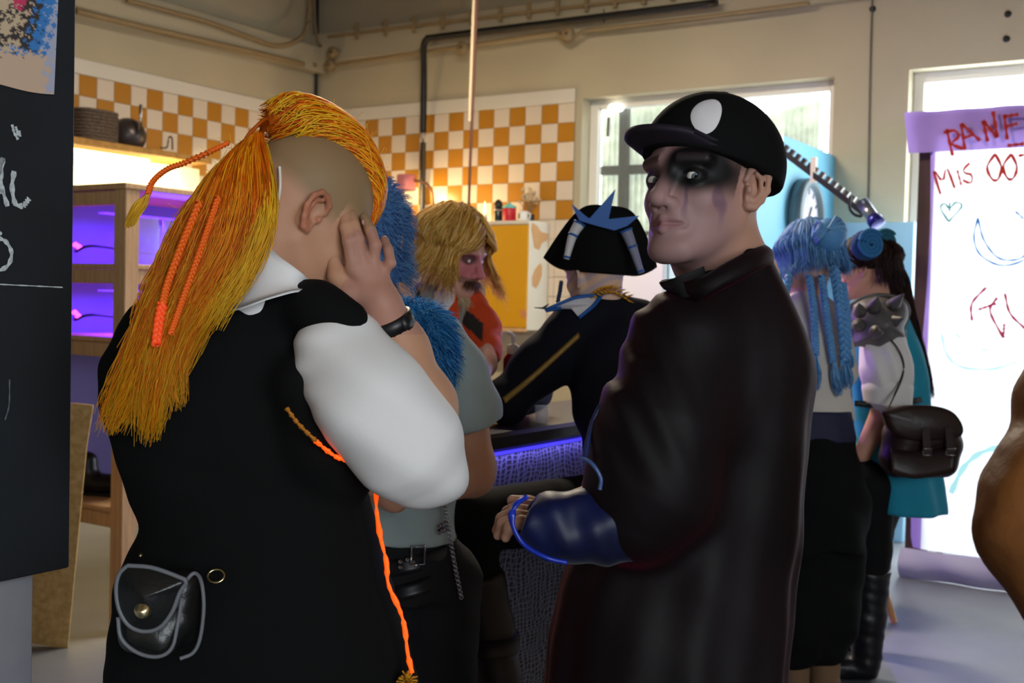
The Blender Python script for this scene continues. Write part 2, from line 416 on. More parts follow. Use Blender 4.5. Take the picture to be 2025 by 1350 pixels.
# ================================================================== THE ROOM
M_wall = mat('concrete_paint_beige', (186, 174, 148), 0.85, noise=(1.3, 0.45, (162, 154, 134)), bump=(26, 0.18))
M_ceil = mat('ceiling_concrete', (132, 112, 84), 0.9, noise=(0.8, 0.5, (104, 86, 62)), bump=(14, 0.2))
M_floor = mat('polished_concrete', (120, 123, 126), 0.45, noise=(1.7, 0.75, (84, 88, 96)), bump=(40, 0.08))
M_white = mat('white_paint', (214, 208, 198), 0.55, noise=(3, 0.25, (190, 182, 168)))
M_tile_o = mat('ochre_tile', (178, 122, 36), 0.28, noise=(2.5, 0.35, (160, 102, 30)))
M_tile_w = mat('white_tile', (214, 200, 184), 0.26, noise=(2.5, 0.3, (200, 180, 160)))
M_grout = mat('grout', (150, 132, 108), 0.9)
M_black = mat('black_metal', (22, 22, 24), 0.45)
M_iron = mat('painted_conduit', (150, 128, 94), 0.65, noise=(6, 0.4, (120, 100, 74)))
M_wood = mat('pine', (210, 170, 124), 0.6, wood=(9, 0.7, (176, 132, 88), (7, 7, 0.6)), bump=(60, 0.12))
M_darkwood = mat('stained_wood', (66, 40, 34), 0.6, wood=(6, 0.7, (40, 24, 22), (6, 6, 0.5)), bump=(50, 0.15))
M_osb = mat('chipboard', (244, 210, 142), 0.75, noise=(38, 0.85, (200, 150, 76)), bump=(45, 0.25))
M_steel = mat('steel', (190, 190, 195), 0.25, 1.0)
M_chrome = mat('brass_snap', (226, 208, 160), 0.22, 1.0)
M_glass = mat('window_glass', (240, 248, 250), 0.04, alpha=0.07)
M_clear = mat('jar_glass', (235, 235, 245), 0.06, alpha=0.28)

TZ = np.array([0, 0, 1.0])
put_rbox('floor', -0.3, ROOM_S+0.3, -0.3, ROOM_D+0.3, -0.12, 0.0, M_floor, bev=0, structure=True)
put_rbox('ceiling', -0.3, ROOM_S+0.3, -0.3, ROOM_D+0.3, ROOM_H, ROOM_H+0.15, M_ceil, bev=0, structure=True)
wall_left = put_rbox('wall_left', -0.28, 0, -0.28, ROOM_D, 0, ROOM_H, M_wall, bev=0, structure=True)
g = Geo(); T = 0.28
segs = [(0, WIN1[0], 0, ROOM_H), (WIN1[1], WIN2[0], 0, ROOM_H), (WIN2[1], ROOM_S, 0, ROOM_H)]
for w in (WIN1, WIN2): segs += [(w[0], w[1], 0, w[2]), (w[0], w[1], w[3], ROOM_H)]
for s0, s1, z0, z1 in segs: gadd(g, rbox(s0, s1, -T, 0, z0, z1))
wall_back = g.put('wall_back', M_wall, smooth=False, structure=True)
g = Geo()
for d0, d1, z0, z1 in ((-0.28, WIN_R[0], 0, ROOM_H), (WIN_R[1], ROOM_D, 0, ROOM_H), (WIN_R[0], WIN_R[1], 0, WIN_R[2]), (WIN_R[0], WIN_R[1], WIN_R[3], ROOM_H)):
    gadd(g, rbox(ROOM_S, ROOM_S+0.28, d0, d1, z0, z1))
g.put('wall_right', M_wall, smooth=False, structure=True)
put_rbox('wall_front', -0.28, ROOM_S+0.28, ROOM_D, ROOM_D+0.28, 0, ROOM_H, M_wall, bev=0, structure=True)
# ceiling beams
for k, (d0, d1) in enumerate(((1.55, 1.95), (4.7, 5.1), (8.0, 8.4))):
    put_rbox('trim_%d' % (k+10), 0, ROOM_S, d0, d1, ROOM_H-0.32, ROOM_H, M_ceil, bev=0.01, structure=True)

# ---- tiles, one object each, on both walls
def tile_mesh(nm, along, out, m):
    v, f = box_local(0.0015, TILE-0.0015, 0, 0.007, 0.0015, TILE-0.0015, 0.002)
    v = v[:, :1]*along + v[:, 1:2]*out + v[:, 2:3]*TZ
    if np.dot(np.cross(along, out), TZ) < 0: f = [x[:, ::-1] for x in f]
    me = mesh_np(nm, v, f, False); me.materials.append(m); return me
TB = [tile_mesh('tile', -U, -V, M_tile_w), tile_mesh('tile', -U, -V, M_tile_o)]
TL = [tile_mesh('tile', V, U, M_tile_w), tile_mesh('tile', V, U, M_tile_o)]
sB0 = room(B0)[0]
put_rbox('trim_1', 0, sB0, 0, 0.006, TILE_TOP-13*TILE, TILE_TOP+0.115, M_grout, wall_back, bev=0)
put_rbox('trim_2', 0.006, sB0, 0.006, 0.016, TILE_TOP+0.002, TILE_TOP+0.113, M_white, wall_back)
NB = int(np.dot(B0-CORNER, U)/TILE)
for i in range(NB):
    for j in range(13):
        o = B0 - U*TILE*i - V*0.006 + TZ*(TILE_TOP-(j+1)*TILE)
        link('tile', TB[1 if (i+j) % 2 == 1 and j < 6 else 0], o, wall_back)
dL0 = room(L0)[1]
put_rbox('trim_3', 0, 0.006, 0, dL0+0.6, TILE_TOP-6*TILE, TILE_TOP+0.115, M_grout, wall_left, bev=0)
put_rbox('trim_4', 0.006, 0.016, 0.006, dL0+0.6, TILE_TOP+0.002, TILE_TOP+0.113, M_white, wall_left)
NL = int(dL0/TILE)
for k in range(-2, NL):
    for j in range(6):
        o = L0 + V*TILE*k + U*0.006 + TZ*(TILE_TOP-(j+1)*TILE)
        link('tile', TL[1 if (k+j) % 2 == 0 else 0], o, wall_left)

# ---- services under the ceiling
def wall_pipe(name, pts, plane, off, r, m, label=None, cat='pipe', n=40, parent=None):
    q = smooth_path([plane(x, y, off) for x, y in pts], n); o = put_vf(name, tube(q, r, 10), m, parent)
    if label: tag(o, label, cat)
    return o
# concrete edge beam along the back wall
z_a = room(on_back(840, 105))[2]
put_rbox('trim_5', 0, 7.5, 0, 0.10, z_a, z_a+0.26, M_wall, bev=0.008, structure=True)
put_rbox('trim_6', 0, 0.12, 0.0, 8.0, room(on_left(300, 62))[2], room(on_left(300, 62))[2]+0.22, M_wall, bev=0.008, structure=True)
wall_pipe('conduit', [(150, 22), (300, 57), (480, 98), (600, 127)], on_left, 0.15, 0.022, M_iron, 'straight beige conduit pipe along the left wall above the tiles', 'conduit')
wall_pipe('cable', [(250, 0), (400, 40), (490, 72), (545, 90), (590, 78), (608, 50), (612, 0), (612, -60)], on_left, 0.19, 0.017, M_iron, 'thick beige cable sagging into the ceiling corner', 'cable', 70)
wall_pipe('cable', [(614, -60), (614, 30), (620, 80), (628, 92)], lambda x, y, o: on_back(x+8, y, o), 0.10, 0.014, M_iron, 'short beige cable dropping down the room corner', 'cable')
wall_pipe('cable', [(628, -40), (627, 60), (626, 130), (624, 240)], lambda x, y, o: on_back(x, y, o), 0.05, 0.016, M_black, 'black cable running straight down the room corner', 'cable')
wall_pipe('conduit', [(650, 138), (672, 128), (900, 93), (1085, 66), (1105, 70), (1122, 82), (1140, 72), (1160, 60), (1250, 50), (1420, 30), (1600, 6)], lambda x, y, o: on_back(x, y, o), 0.12, 0.014, M_iron, 'thin beige conduit along the back wall below the black pipe', 'conduit', 120)
q = smooth_path([on_back(1418, 5, 0.20), on_back(1150, 38, 0.20), on_back(872, 72, 0.20), on_back(846, 77, 0.20), on_back(838, 92, 0.19), on_back(838, 130, 0.14), on_back(838, 180, 0.10), on_back(837, 262, 0.08)], 90)
pipe = thing('black_pipe', q[-1], 'thick black pipe running along the beam and down the tiled wall', 'pipe')
put_vf('upper_pipe', tube(q, 0.026, 12), M_black, pipe)
put_vf('pipe_joint', tube([on_back(837, 258, 0.08), on_back(837, 286, 0.08)], 0.010, 8), M_steel, pipe)
put_vf('lower_pipe', tube([on_back(837, 282, 0.08), on_back(833, 520, 0.08)], 0.024, 12), M_black, pipe)
put_vf('clamp', tube([on_back(1194, 18, 0.20), on_back(1194, 45, 0.20)], 0.006, 6), M_steel, pipe)
# hooks on the cable tray
tray = thing('cable_tray', on_back(1000, 40, 0.12), 'painted cable tray with a row of hooks under the ceiling', 'cable tray')
put_vf('rail', obox(on_back(650, 72, 0.13), on_back(1560, -38, 0.13), 0.03, 0.02), M_iron, tray, smooth=False)
for k, x in enumerate(np.linspace(706, 1500, 15)):
    y = 72 + (x-650)*(-110/910)
    put_vf('hook', obox(on_back(x, y+12, 0.14), on_back(x, y-20, 0.14), 0.03, 0.014, upd=V), M_iron, tray, smooth=False)
for (x, y, lb) in ((612, 128, 'round beige junction box left of the corner cable'), (655, 103, 'upper beige junction box right of the corner cable'), (650, 128, 'lower beige junction box right of the corner cable'), (912, 93, 'beige junction box just right of the black pipe bend'), (1120, 66, 'beige junction box where the conduit dips')):
    jb = thing('junction_box', on_back(x, y, 0.12), lb, 'junction box', 'junction boxes on the walls')
    put_vf('box', lathe([(0.0, -0.05), (0.045, -0.05), (0.05, -0.04), (0.05, 0.0), (0.042, 0.012), (0.0, 0.014)], on_back(x, y, 0.188), 14, -V), M_iron, jb)
    put_vf('lid_screw', lathe([(0.0, 0), (0.009, 0), (0.007, 0.006), (0.0, 0.007)], on_back(x, y, 0.203), 8, -V), M_black, jb)
# hanging cord in front of the tiles
hc = thing('hanging_cord', P(926, 430, 7.6), 'thin maroon and white cord hanging straight down before the tiles', 'cord')
put_vf('cord', tube(smooth_path([P(946, -90, 7.6), P(943, 0, 7.6), P(935, 200, 7.6), P(930, 320, 7.6), P(925, 470, 7.6)], 30), 0.010, 8), mat('maroon_cord', (92, 52, 40), 0.6), hc)
put_vf('white_sleeve', tube(smooth_path([P(940, -90, 7.61), P(937, 0, 7.61), P(930, 190, 7.61), P(929, 240, 7.61)], 20), 0.011, 8), mat('cream_cord', (210, 190, 160), 0.6), hc)
wc = put_vf('wall_cable', tube(smooth_path([on_back(1726, -20, 0.012), on_back(1722, 100, 0.012), on_back(1719, 250, 0.012), on_back(1716, 440, 0.012)], 24), 0.005, 6), mat('grey_cable', (90, 88, 84), 0.6))
tag(wc, 'thin grey cable down the wall between the two windows', 'cable')
for k, (x, y) in enumerate(((1993, 28), (1990, 77), (1726, 18))):
    o = put_vf('wall_bolt', lathe([(0, 0), (0.022, 0), (0.02, 0.01), (0.008, 0.014), (0, 0.014)], on_back(x, y, 0.0), 10, -V), M_black)
    tag(o, ('upper of two dark bolts in the wall above the banner', 'lower of two dark bolts in the wall above the banner', 'dark bolt at the top of the thin wall cable')[k], 'bolt', 'bolts in the back wall')

# ---- added ceiling lamp above the frame, put in to brighten the walls
lc = W(3.6, 2.9, ROOM_H-0.34)
t = thing('added_ceiling_lamp', lc, 'long white ceiling lamp added over the kitchen corner to brighten the walls', 'lamp')
put_rbox('housing', 2.9, 4.3, 2.84, 2.96, ROOM_H-0.30, ROOM_H-0.001, M_white, t)
put_vf('tube', tube([W(2.95, 2.9, ROOM_H-0.33), W(4.25, 2.9, ROOM_H-0.33)], 0.016, 10), mat('added_lamp_tube', (255, 240, 215), 0.5, emit=((255, 232, 196), 6.0)), t)
area_light('added_ceiling_lamp_light', W(3.6, 2.9, ROOM_H-0.36), W(3.6, 2.9, 0), 1.3, 0.06, (1.0, 0.86, 0.66), 120.0).rotation_euler.rotate_axis('Z', math.atan2(U[1], U[0]))
# ---- windows
M_frame = mat('window_frame', (226, 222, 214), 0.45)
def window(n, w, mull):
    wd = bpy.data.objects.new('window_%d' % n, None); COL.objects.link(wd); base = W((w[0]+w[1])/2, -0.15, w[2]); wd.location = Vector(base); WLOC[wd.name] = base; wd['kind'] = 'structure'
    wd['label'] = 'white framed window in the back wall' if n == 1 else 'white framed window behind the painted banner'
    t = 0.07
    for nm, a in (('frame_bar', (w[0], w[0]+t, w[2], w[3])), ('frame_bar', (w[1]-t, w[1], w[2], w[3])), ('frame_bar', (w[0]+t, w[1]-t, w[3]-t, w[3])), ('frame_bar', (w[0]+t, w[1]-t, w[2], w[2]+t))):
        put_rbox(nm, a[0], a[1], -0.20, -0.13, a[2], a[3], M_frame, wd)
    for s in mull: put_rbox('mullion', s-0.03, s+0.03, -0.20, -0.13, w[2]+t, w[3]-t, M_frame, wd)
    cuts = [w[0]+t] + list(mull) + [w[1]-t]
    for a, b in zip(cuts[:-1], cuts[1:]):
        put_rbox('pane', a, b, -0.168, -0.162, w[2]+t, w[3]-t, M_glass, wd, bev=0)
    put_rbox('sill', w[0], w[1], -0.13, 0.04, w[2]-0.03, w[2], M_white, wd)
    return wd
window(1, WIN1, [])
window(2, WIN2, [])
put_vf('window_handle', obox(on_back(1204, 232, -0.12), on_back(1202, 270, -0.12), 0.02, 0.02), M_steel, bpy.data.objects['window_1'], smooth=False)
# curtains hanging outside the first window, on a dark wooden frame
M_curt = mat('pale_curtain', (206, 212, 196), 0.9, noise=(9, 0.7, (120, 126, 108)), translucent=0.11)
def curtain(name, s0, s1, d, z0, zt0, zt1, label, amp=0.018, waves=9):
    n, m = 90, 14; s = np.linspace(s0, s1, n); t = np.linspace(0, 1, m)
    S, Tt = np.meshgrid(s, t, indexing='ij'); Zt = zt0 + (zt1-zt0)*(S-s0)/(s1-s0)
    Z = z0 + (Zt-z0)*Tt; Dd = d + amp*np.sin((S-s0)/(s1-s0)*waves*6.28+0.6*np.sin(S*9)) + 0.006*np.sin(S*120)
    v = to_room(np.stack([S, -Dd, Z], -1).reshape(-1, 3)); i = np.arange(n-1)[:, None]*m; j = np.arange(m-1)[None]
    f = np.stack([i+j, i+m+j, i+m+j+1, i+j+1], -1).reshape(-1, 4)
    return tag(put(name, v, f, M_curt), label, 'curtain', 'curtains outside the first window')
sw = lambda px, off: room(on_back(px, 300, off))[0]
zw = lambda px, py, off: room(on_back(px, py, off))[2]
curtain('curtain', sw(1190, -0.42), sw(1340, -0.42), -0.42, 0.7, zw(1210, 212, -0.42), zw(1340, 202, -0.42), 'pale striped curtain behind the dark frame left of the black cap', waves=13)
curtain('curtain', sw(1345, -0.42), sw(1480, -0.42), -0.42, 0.7, zw(1350, 202, -0.42), zw(1480, 205, -0.42), 'pale striped curtain panel hidden mostly behind the black cap', waves=11)
curtain('curtain', sw(1485, -0.42), sw(1628, -0.42), -0.42, 0.7, zw(1490, 232, -0.42), zw(1628, 194, -0.42), 'pale striped curtain hanging above the light blue partition', waves=15)
fr = thing('timber_lattice', W(sw(1235, -0.36), -0.36, 0.0), 'dark crossed wooden frame behind the window glass', 'frame')
M_dk = mat('dark_frame_wood', (46, 48, 42), 0.8)
put_vf('post', obox(on_back(1236, 205, -0.34), np.append(on_back(1230, 700, -0.34)[:2], 0.0), 0.075, 0.05, upd=V), M_dk, fr, smooth=False)
put_vf('crossbar', obox(on_back(1188, 338, -0.36), on_back(1660, 318, -0.36), 0.05, 0.07), M_dk, fr, smooth=False)
put_vf('lower_crossbar', obox(on_back(1188, 462, -0.36), on_back(1660, 458, -0.36), 0.05, 0.03), M_dk, fr, smooth=False)
M_lampw = mat('white_lamp_glass', (255, 255, 250), 0.4, emit=((255, 252, 240), 2.0))
o = put_vf('wall_lamp', lathe([(0, 0), (0.05, 0.0), (0.062, 0.02), (0.05, 0.045), (0, 0.05)], on_back(1218, 219, -0.11), 16, [0, 0, 1]), M_lampw); tag(o, 'small white oval lamp in the top corner of the first window', 'lamp')

# ---- refrigerator in front of the window
M_enamel = mat('white_enamel', (224, 224, 226), 0.3)
s1 = room(P(1268, 600, 7.4)); fz = room(P(1290, 476, 7.35))[2]
fridge = thing('refrigerator', W(s1[0], s1[1], 0), 'tall white refrigerator under the window beside the pirate hat', 'refrigerator')
put_rbox('body', s1[0]-0.42, s1[0]+0.16, s1[1]-0.60, s1[1]-0.05, 0.03, fz, M_enamel, fridge, bev=0.02)
put_rbox('door', s1[0]-0.42, s1[0]+0.16, s1[1]-0.045, s1[1], 0.08, fz-0.005, M_enamel, fridge, bev=0.015)
put_rbox('handle', s1[0]-0.40, s1[0]-0.38, s1[1], s1[1]+0.04, 1.0, 1.5, M_steel, fridge)

# ---- yellow wall cabinet and what stands on it
M_yel = mat('yellow_paint', (206, 150, 10), 0.45, noise=(2.2, 0.3, (186, 128, 8)))
M_peel = mat('peeling_white_paint', (222, 216, 204), 0.6, noise=(5.0, 0.25, (206, 190, 168)))
cs0 = room(on_back(960, 540, 0.33))[0]; cs1 = room(on_back(1043, 540, 0.33))[0]
cz1 = room(on_back(1000, 436, 0.33))[2]; cz0 = room(on_back(1000, 652, 0.33))[2]
cab = thing('wall_cabinet', W((cs0+cs1)/2, 0.16, cz0), 'wall cabinet with a yellow door and peeling white side', 'cabinet')
put_rbox('body', cs0, cs1, 0.016, 0.31, cz0, cz1, M_peel, cab, bev=0.005)
dr = put_rbox('door', cs0+0.004, cs1-0.006, 0.311, 0.332, cz0+0.02, cz1-0.035, M_yel, cab, bev=0.003)
put_rbox('top_rail', cs0, cs1, 0.311, 0.33, cz1-0.03, cz1, M_white, cab)
put_rbox('bottom_rail', cs0, cs1, 0.311, 0.335, cz0-0.012, cz0+0.016, M_wood, cab)
M_bare = mat('bare_plywood', (206, 160, 112), 0.8, noise=(9, 0.4, (190, 140, 92)))
def patch(name, pts, plane, off, m, parent, lift):
    p = np.array([plane(x, y, off) for x, y in pts]); return put_vf(name, plate(p, lift, 0.003), m, parent, smooth=False)
cside = lambda x, y, o: on_plane(x, y, W(cs1+o, 0, 0), U)
patch('peeled_patch', [(1052, 440), (1062, 446), (1070, 458), (1084, 462), (1082, 475), (1072, 480), (1066, 494), (1057, 490), (1054, 470), (1051, 455)], cside, 0.002, M_bare, cab, U)
patch('peeled_patch', [(1069, 520), (1072, 528), (1071, 545), (1066, 560), (1060, 570), (1053, 565), (1052, 548), (1058, 532), (1064, 525)], cside, 0.002, M_bare, cab, U)
patch('peeled_patch', [(1029, 614), (1038, 612), (1041, 622), (1037, 630), (1030, 626)], on_back, 0.3345, mat('scuffed_patch', (196, 128, 84), 0.8), cab, V)
put_vf('hinge_block', obox(on_back(953, 438, 0.33), on_back(962, 430, 0.33), 0.03, 0.03), M_white, cab, smooth=False)
gc = thing('wall_cabinet', W(cs0-0.13, 0.16, cz0), 'dull mauve cabinet just left of the yellow one', 'cabinet')
M_mauve = mat('mauve_paint', (128, 108, 112), 0.7, noise=(6, 0.4, (108, 90, 92)))
put_rbox('body', cs0-0.30, cs0-0.012, 0.016, 0.27, cz0, cz0+0.52, M_mauve, gc)
put_rbox('door', cs0-0.295, cs0-0.016, 0.271, 0.288, cz0+0.01, cz0+0.51, M_mauve, gc)
def top_at(px, D): return np.array([P(px, 432, D)[0], P(px, 432, D)[1], cz1])
def cabtop(px, d): q = on_back(px, 430, d); return np.array([q[0], q[1], cz1])
b = cabtop(985, 0.18); t = thing('bottle', b, 'dark bottle with a rounded cap on the yellow cabinet', 'bottle')
put_vf('body', lathe([(0, 0), (0.032, 0), (0.034, 0.01), (0.034, 0.09), (0.03, 0.095)], b, 16), mat('dark_glass', (18, 30, 34), 0.25), t)
put_vf('label_band', lathe([(0.0342, 0.092), (0.0345, 0.094), (0.0345, 0.104), (0.0342, 0.105)], b, 16), M_white, t)
put_vf('cap', lathe([(0.03, 0.095), (0.036, 0.10), (0.036, 0.14), (0.026, 0.165), (0.01, 0.18), (0, 0.182)], b, 16), M_black, t)
b = cabtop(1007, 0.19); t = thing('canister', b, 'red canister with a turquoise lid on the yellow cabinet', 'canister')
put_vf('body', lathe([(0, 0), (0.05, 0), (0.053, 0.006), (0.053, 0.105), (0.05, 0.108)], b, 20), mat('red_tin', (190, 34, 50), 0.4), t)
put_vf('lid', lathe([(0.055, 0.107), (0.056, 0.12), (0.03, 0.135), (0.012, 0.139), (0.01, 0.15), (0, 0.152)], b, 20), mat('turquoise_plastic', (110, 200, 198), 0.4), t)
b = cabtop(1034, 0.2); t = thing('mug', b, 'white mug with a dark mark on the yellow cabinet', 'mug')
put_vf('body', lathe([(0, 0), (0.034, 0), (0.037, 0.004), (0.039, 0.08), (0.036, 0.08), (0.034, 0.008), (0, 0.007)], b, 20), M_enamel, t)
put_vf('handle', tube(smooth_path([b+U*0.036+TZ*0.066, b+U*0.062+TZ*0.062, b+U*0.066+TZ*0.04, b+U*0.056+TZ*0.02, b+U*0.036+TZ*0.016], 14), 0.006, 8), M_enamel, t)
put_vf('printed_mark', obox(b-V*0.0385+U*-0.012+TZ*0.022, b-V*0.0385+U*-0.012+TZ*0.062, 0.014, 0.002, upd=V), M_black, t, smooth=False)
b = cabtop(1046, 0.08); t = thing('dried_flowers', b, 'bunch of dried pale flowers in a dark pot behind the mug', 'flowers')
put_vf('pot', lathe([(0, 0), (0.04, 0), (0.045, 0.06), (0.04, 0.065), (0, 0.06)], b, 14), M_black, t)
gs, gh = Geo(), Geo()
for k in range(22):
    a = random.uniform(0, 6.28); r = random.uniform(0.02, 0.10); h = random.uniform(0.15, 0.27); e = b+np.array([math.cos(a)*r, math.sin(a)*r*0.5, h])
    gadd(gs, tube(smooth_path([b+TZ*0.05, (b+e)/2+TZ*0.03, e], 5), 0.002, 4)); gadd(gh, lathe([(0, -0.012), (0.011, -0.004), (0.012, 0.006), (0, 0.014)], e, 6))
gs.put('stems', mat('dry_stem', (150, 120, 80), 0.9), t); gh.put('blossoms', mat('dry_blossom', (196, 176, 144), 0.9), t)
b = cabtop(958, 0.25); t = thing('candle', b, 'burning candle with a tall flame left of the dark bottle', 'candle')
put_vf('wax', lathe([(0, 0), (0.02, 0), (0.02, 0.05), (0.018, 0.055), (0, 0.053)], b, 14), mat('wax', (236, 220, 190), 0.5), t)
put_vf('flame', lathe([(0, 0.056), (0.008, 0.075), (0.009, 0.09), (0.005, 0.13), (0, 0.165)], b, 10), mat('flame', (255, 230, 170), 0.5, emit=((255, 214, 140), 7.0)), t)

# ---- pink desk lamp and the glow behind the blond wig
lampb = on_back(856, 470, 0.16); t = thing('desk_lamp', lampb, 'pink cylindrical lamp shade on a curved arm, lit, before the tiles', 'lamp')
sh = on_back(803, 376, 0.30)
put_vf('shade', lathe([(0.079, 0.0), (0.08, 0.005), (0.078, 0.12), (0.07, 0.125), (0.0, 0.126), (0.0, 0.118), (0.072, 0.115), (0.074, 0.0)], sh, 28), mat('pink_enamel', (196, 116, 122), 0.4), t)
put_vf('bulb', lathe([(0, 0.0), (0.045, 0.004), (0.066, 0.012), (0.055, 0.05), (0.02, 0.07), (0, 0.075)], sh, 20), mat('warm_bulb', (255, 240, 200), 0.5, emit=((255, 226, 160), 9.0)), t)
put_vf('arm', tube(smooth_path([sh+U*0.078+TZ*0.075, on_back(835, 359, 0.26), on_back(848, 368, 0.22), on_back(856, 390, 0.18), lampb], 28), 0.012, 10), mat('copper_arm', (120, 84, 62), 0.35, 0.8), t)
point_light('desk_lamp_light', sh-TZ*0.05, (1.0, 0.72, 0.36), 9.0, 0.05)
lb2 = on_back(897, 440, 0.22); t = thing('table_lamp', lb2-TZ*0.30, 'glowing warm lamp half hidden behind the blond wig', 'lamp')
put_vf('globe', lathe([(0, -0.07), (0.05, -0.05), (0.07, 0), (0.05, 0.05), (0, 0.07)], lb2, 18), mat('warm_globe', (255, 236, 190), 0.5, emit=((255, 216, 140), 6.0)), t)
put_vf('stand', lathe([(0, -0.30), (0.06, -0.30), (0.06, -0.28), (0.012, -0.27), (0.012, -0.06)], lb2, 14), M_black, t)
point_light('table_lamp_light', lb2-V*0.10, (1.0, 0.68, 0.32), 14.0, 0.07)
sh2 = thing('wall_shelf', on_back(870, 470, 0.2), 'narrow dark shelf carrying the lamps on the tiled wall', 'shelf')
zsh = (lb2-TZ*0.30)[2]
put_rbox('board', room(lb2)[0]-0.75, room(lb2)[0]+0.16, 0.014, 0.34, zsh-0.025, zsh-0.0005, M_darkwood, sh2)
put_vf('lamp_base', lathe([(0, 0), (0.06, 0), (0.06, 0.014), (0.013, 0.02), (0.012, max(0.03, lampb[2]-zsh))], np.array([lampb[0], lampb[1], zsh]), 14), M_black, bpy.data.objects['desk_lamp'])

# ---- plank shelf on the left wall with the lit panel below
ps = 0.42
pd0 = room(on_left(120, 268, ps))[1]; pd1 = room(on_left(420, 312, ps))[1]; pz = room(on_left(250, 290, ps))[2]
pl = thing('plank_shelf', W(ps/2, (pd0+pd1)/2, pz), 'rough wooden plank shelf over a brightly lit panel on the left wall', 'shelf')
put_rbox('plank', 0.016, ps, pd1, pd0+0.4, pz-0.03, pz+0.015, mat('raw_plank', (186, 140, 70), 0.7, wood=(7, 0.7, (130, 92, 44), (3, 3, 3))), pl)
pnl_z = room(on_left(150, 380, 0.10))[2]
put_rbox('lit_panel', 0.03, 0.06, pd1-0.2, pd0+0.4, pnl_z-0.5, pz-0.031, mat('cream_panel', (240, 226, 186), 0.5), pl)
tb = put_vf('tube_lamp', tube([W(0.30, pd1+0.5, pz-0.06), W(0.30, pd0+0.2, pz-0.06)], 0.014, 10), mat('warm_tube', (255, 240, 205), 0.5, emit=((255, 226, 160), 5.0)), pl)
area_light('tube_lamp_light', W(0.36, (pd0+pd1)/2, pz-0.10), W(0.10, (pd0+pd1)/2, pz-0.45), 0.04, pd0-pd1, (1.0, 0.82, 0.5), 15.0).rotation_euler.rotate_axis('Z', math.pi/2)
point_light('panel_lamp_light', W(0.30, room(on_left(330, 340, 0.3))[1], room(on_left(330, 380, 0.3))[2]), (1.0, 0.78, 0.42), 9.0, 0.04)
M_wick = mat('dark_wicker', (58, 50, 46), 0.85, noise=(60, 0.8, (120, 100, 84)), bump=(90, 0.5))
bs = room(on_left(182, 270, 0.26))
t = thing('basket', W(0.24, bs[1], pz+0.015), 'dark woven basket on the plank shelf', 'basket')
bw = 0.10
gb = Geo()
for k in range(9):
    zz = pz+0.03+k*0.024; rr = [W(0.24+0.12*sx, bs[1]+bw*1.3*sy, zz) for sx, sy in ((-1, -1), (1, -1), (1, 1), (-1, 1), (-1, -1))]
    gadd(gb, tube(smooth_path(rr, 28), 0.013, 6))
gb.put('woven_side', M_wick, t)
put_rbox('base', 0.13, 0.35, bs[1]-bw*1.2, bs[1]+bw*1.2, pz+0.016, pz+0.18, M_wick, t)
bs = room(on_left(256, 285, 0.26)); ctr = W(0.24, bs[1], pz+0.016)
t = thing('bread_bin', ctr, 'dark domed bread bin with a shiny handle on the plank shelf', 'bread bin')
g = SDF(0.02).ell(ctr+TZ*0.09, (0.13, 0.13, 0.13)).plane(ctr+TZ*0.001, -TZ); v, f = g.build(0.012); put('body', v, f, mat('dark_tin', (64, 56, 56), 0.35, 0.3), t)
hp = on_left(278, 240, 0.42); put_vf('handle', tube([hp-TZ*0.06, hp+TZ*0.12], 0.012, 8), M_steel, t)
hk = tag(put_vf('wire_hook', tube(smooth_path([on_left(318, 292, 0.40), on_left(330, 291, 0.40), on_left(334, 272, 0.40), on_left(340, 273, 0.40), on_left(341, 296, 0.40)], 20), 0.006, 6), M_black), 'small bent black wire hook at the end of the plank shelf', 'hook')

# ---- timber rack with violet light inside
rp = room(on_plane(237, 1256, (0, 0, 0), TZ)); RS, RD = rp[0], rp[1]; RW, RL = 0.62, 1.7
ZR = lambda y: room(P(215, y, 4.78))[2]
rack = thing('timber_rack', W(RS-RW/2, RD-RL/2, 0), 'open timber shelving rack glowing violet inside', 'rack')
pw_ = 0.075
for (ss, dd_) in ((RS, RD), (RS-RW+pw_, RD), (RS, RD-RL+pw_), (RS-RW+pw_, RD-RL+pw_)):
    put_rbox('post', ss-pw_, ss, dd_-pw_, dd_, 0, ZR(372), M_wood, rack)
put_rbox('top_board', RS-RW-0.01, RS+0.01, RD-RL, RD+0.01, ZR(372), ZR(360), M_wood, rack)
for y in (520, 668, 1012):
    z = ZR(y)
    put_rbox('shelf_board', RS-RW, RS-0.002, RD-RL, RD-0.004, z-0.022, z, M_wood, rack)
    put_rbox('rail', RS-RW+pw_, RS-pw_, RD-0.045, RD-0.004, z-0.085, z-0.024, M_wood, rack)
    put_rbox('side_rail', RS-0.05, RS-0.012, RD-RL+pw_, RD-pw_, z-0.085, z-0.024, M_wood, rack)
put_rbox('rail', RS-RW+pw_, RS-pw_, RD-0.045, RD-0.004, ZR(402), ZR(374), M_wood, rack)
M_pan = mat('rack_back_violet_tint', (110, 100, 170), 0.6)  # violet LED light tinted into the colour of the back and end panels
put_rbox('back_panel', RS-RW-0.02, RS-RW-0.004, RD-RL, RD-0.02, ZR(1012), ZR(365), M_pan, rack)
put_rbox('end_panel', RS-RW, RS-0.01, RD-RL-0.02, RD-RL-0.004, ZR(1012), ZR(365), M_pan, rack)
M_strip = mat('violet_led_strip', (130, 90, 255), 0.5, emit=((90, 40, 255), 2.0))
M_violet = mat('violet_led', (255, 80, 255), 0.5, emit=((255, 60, 255), 4.0))
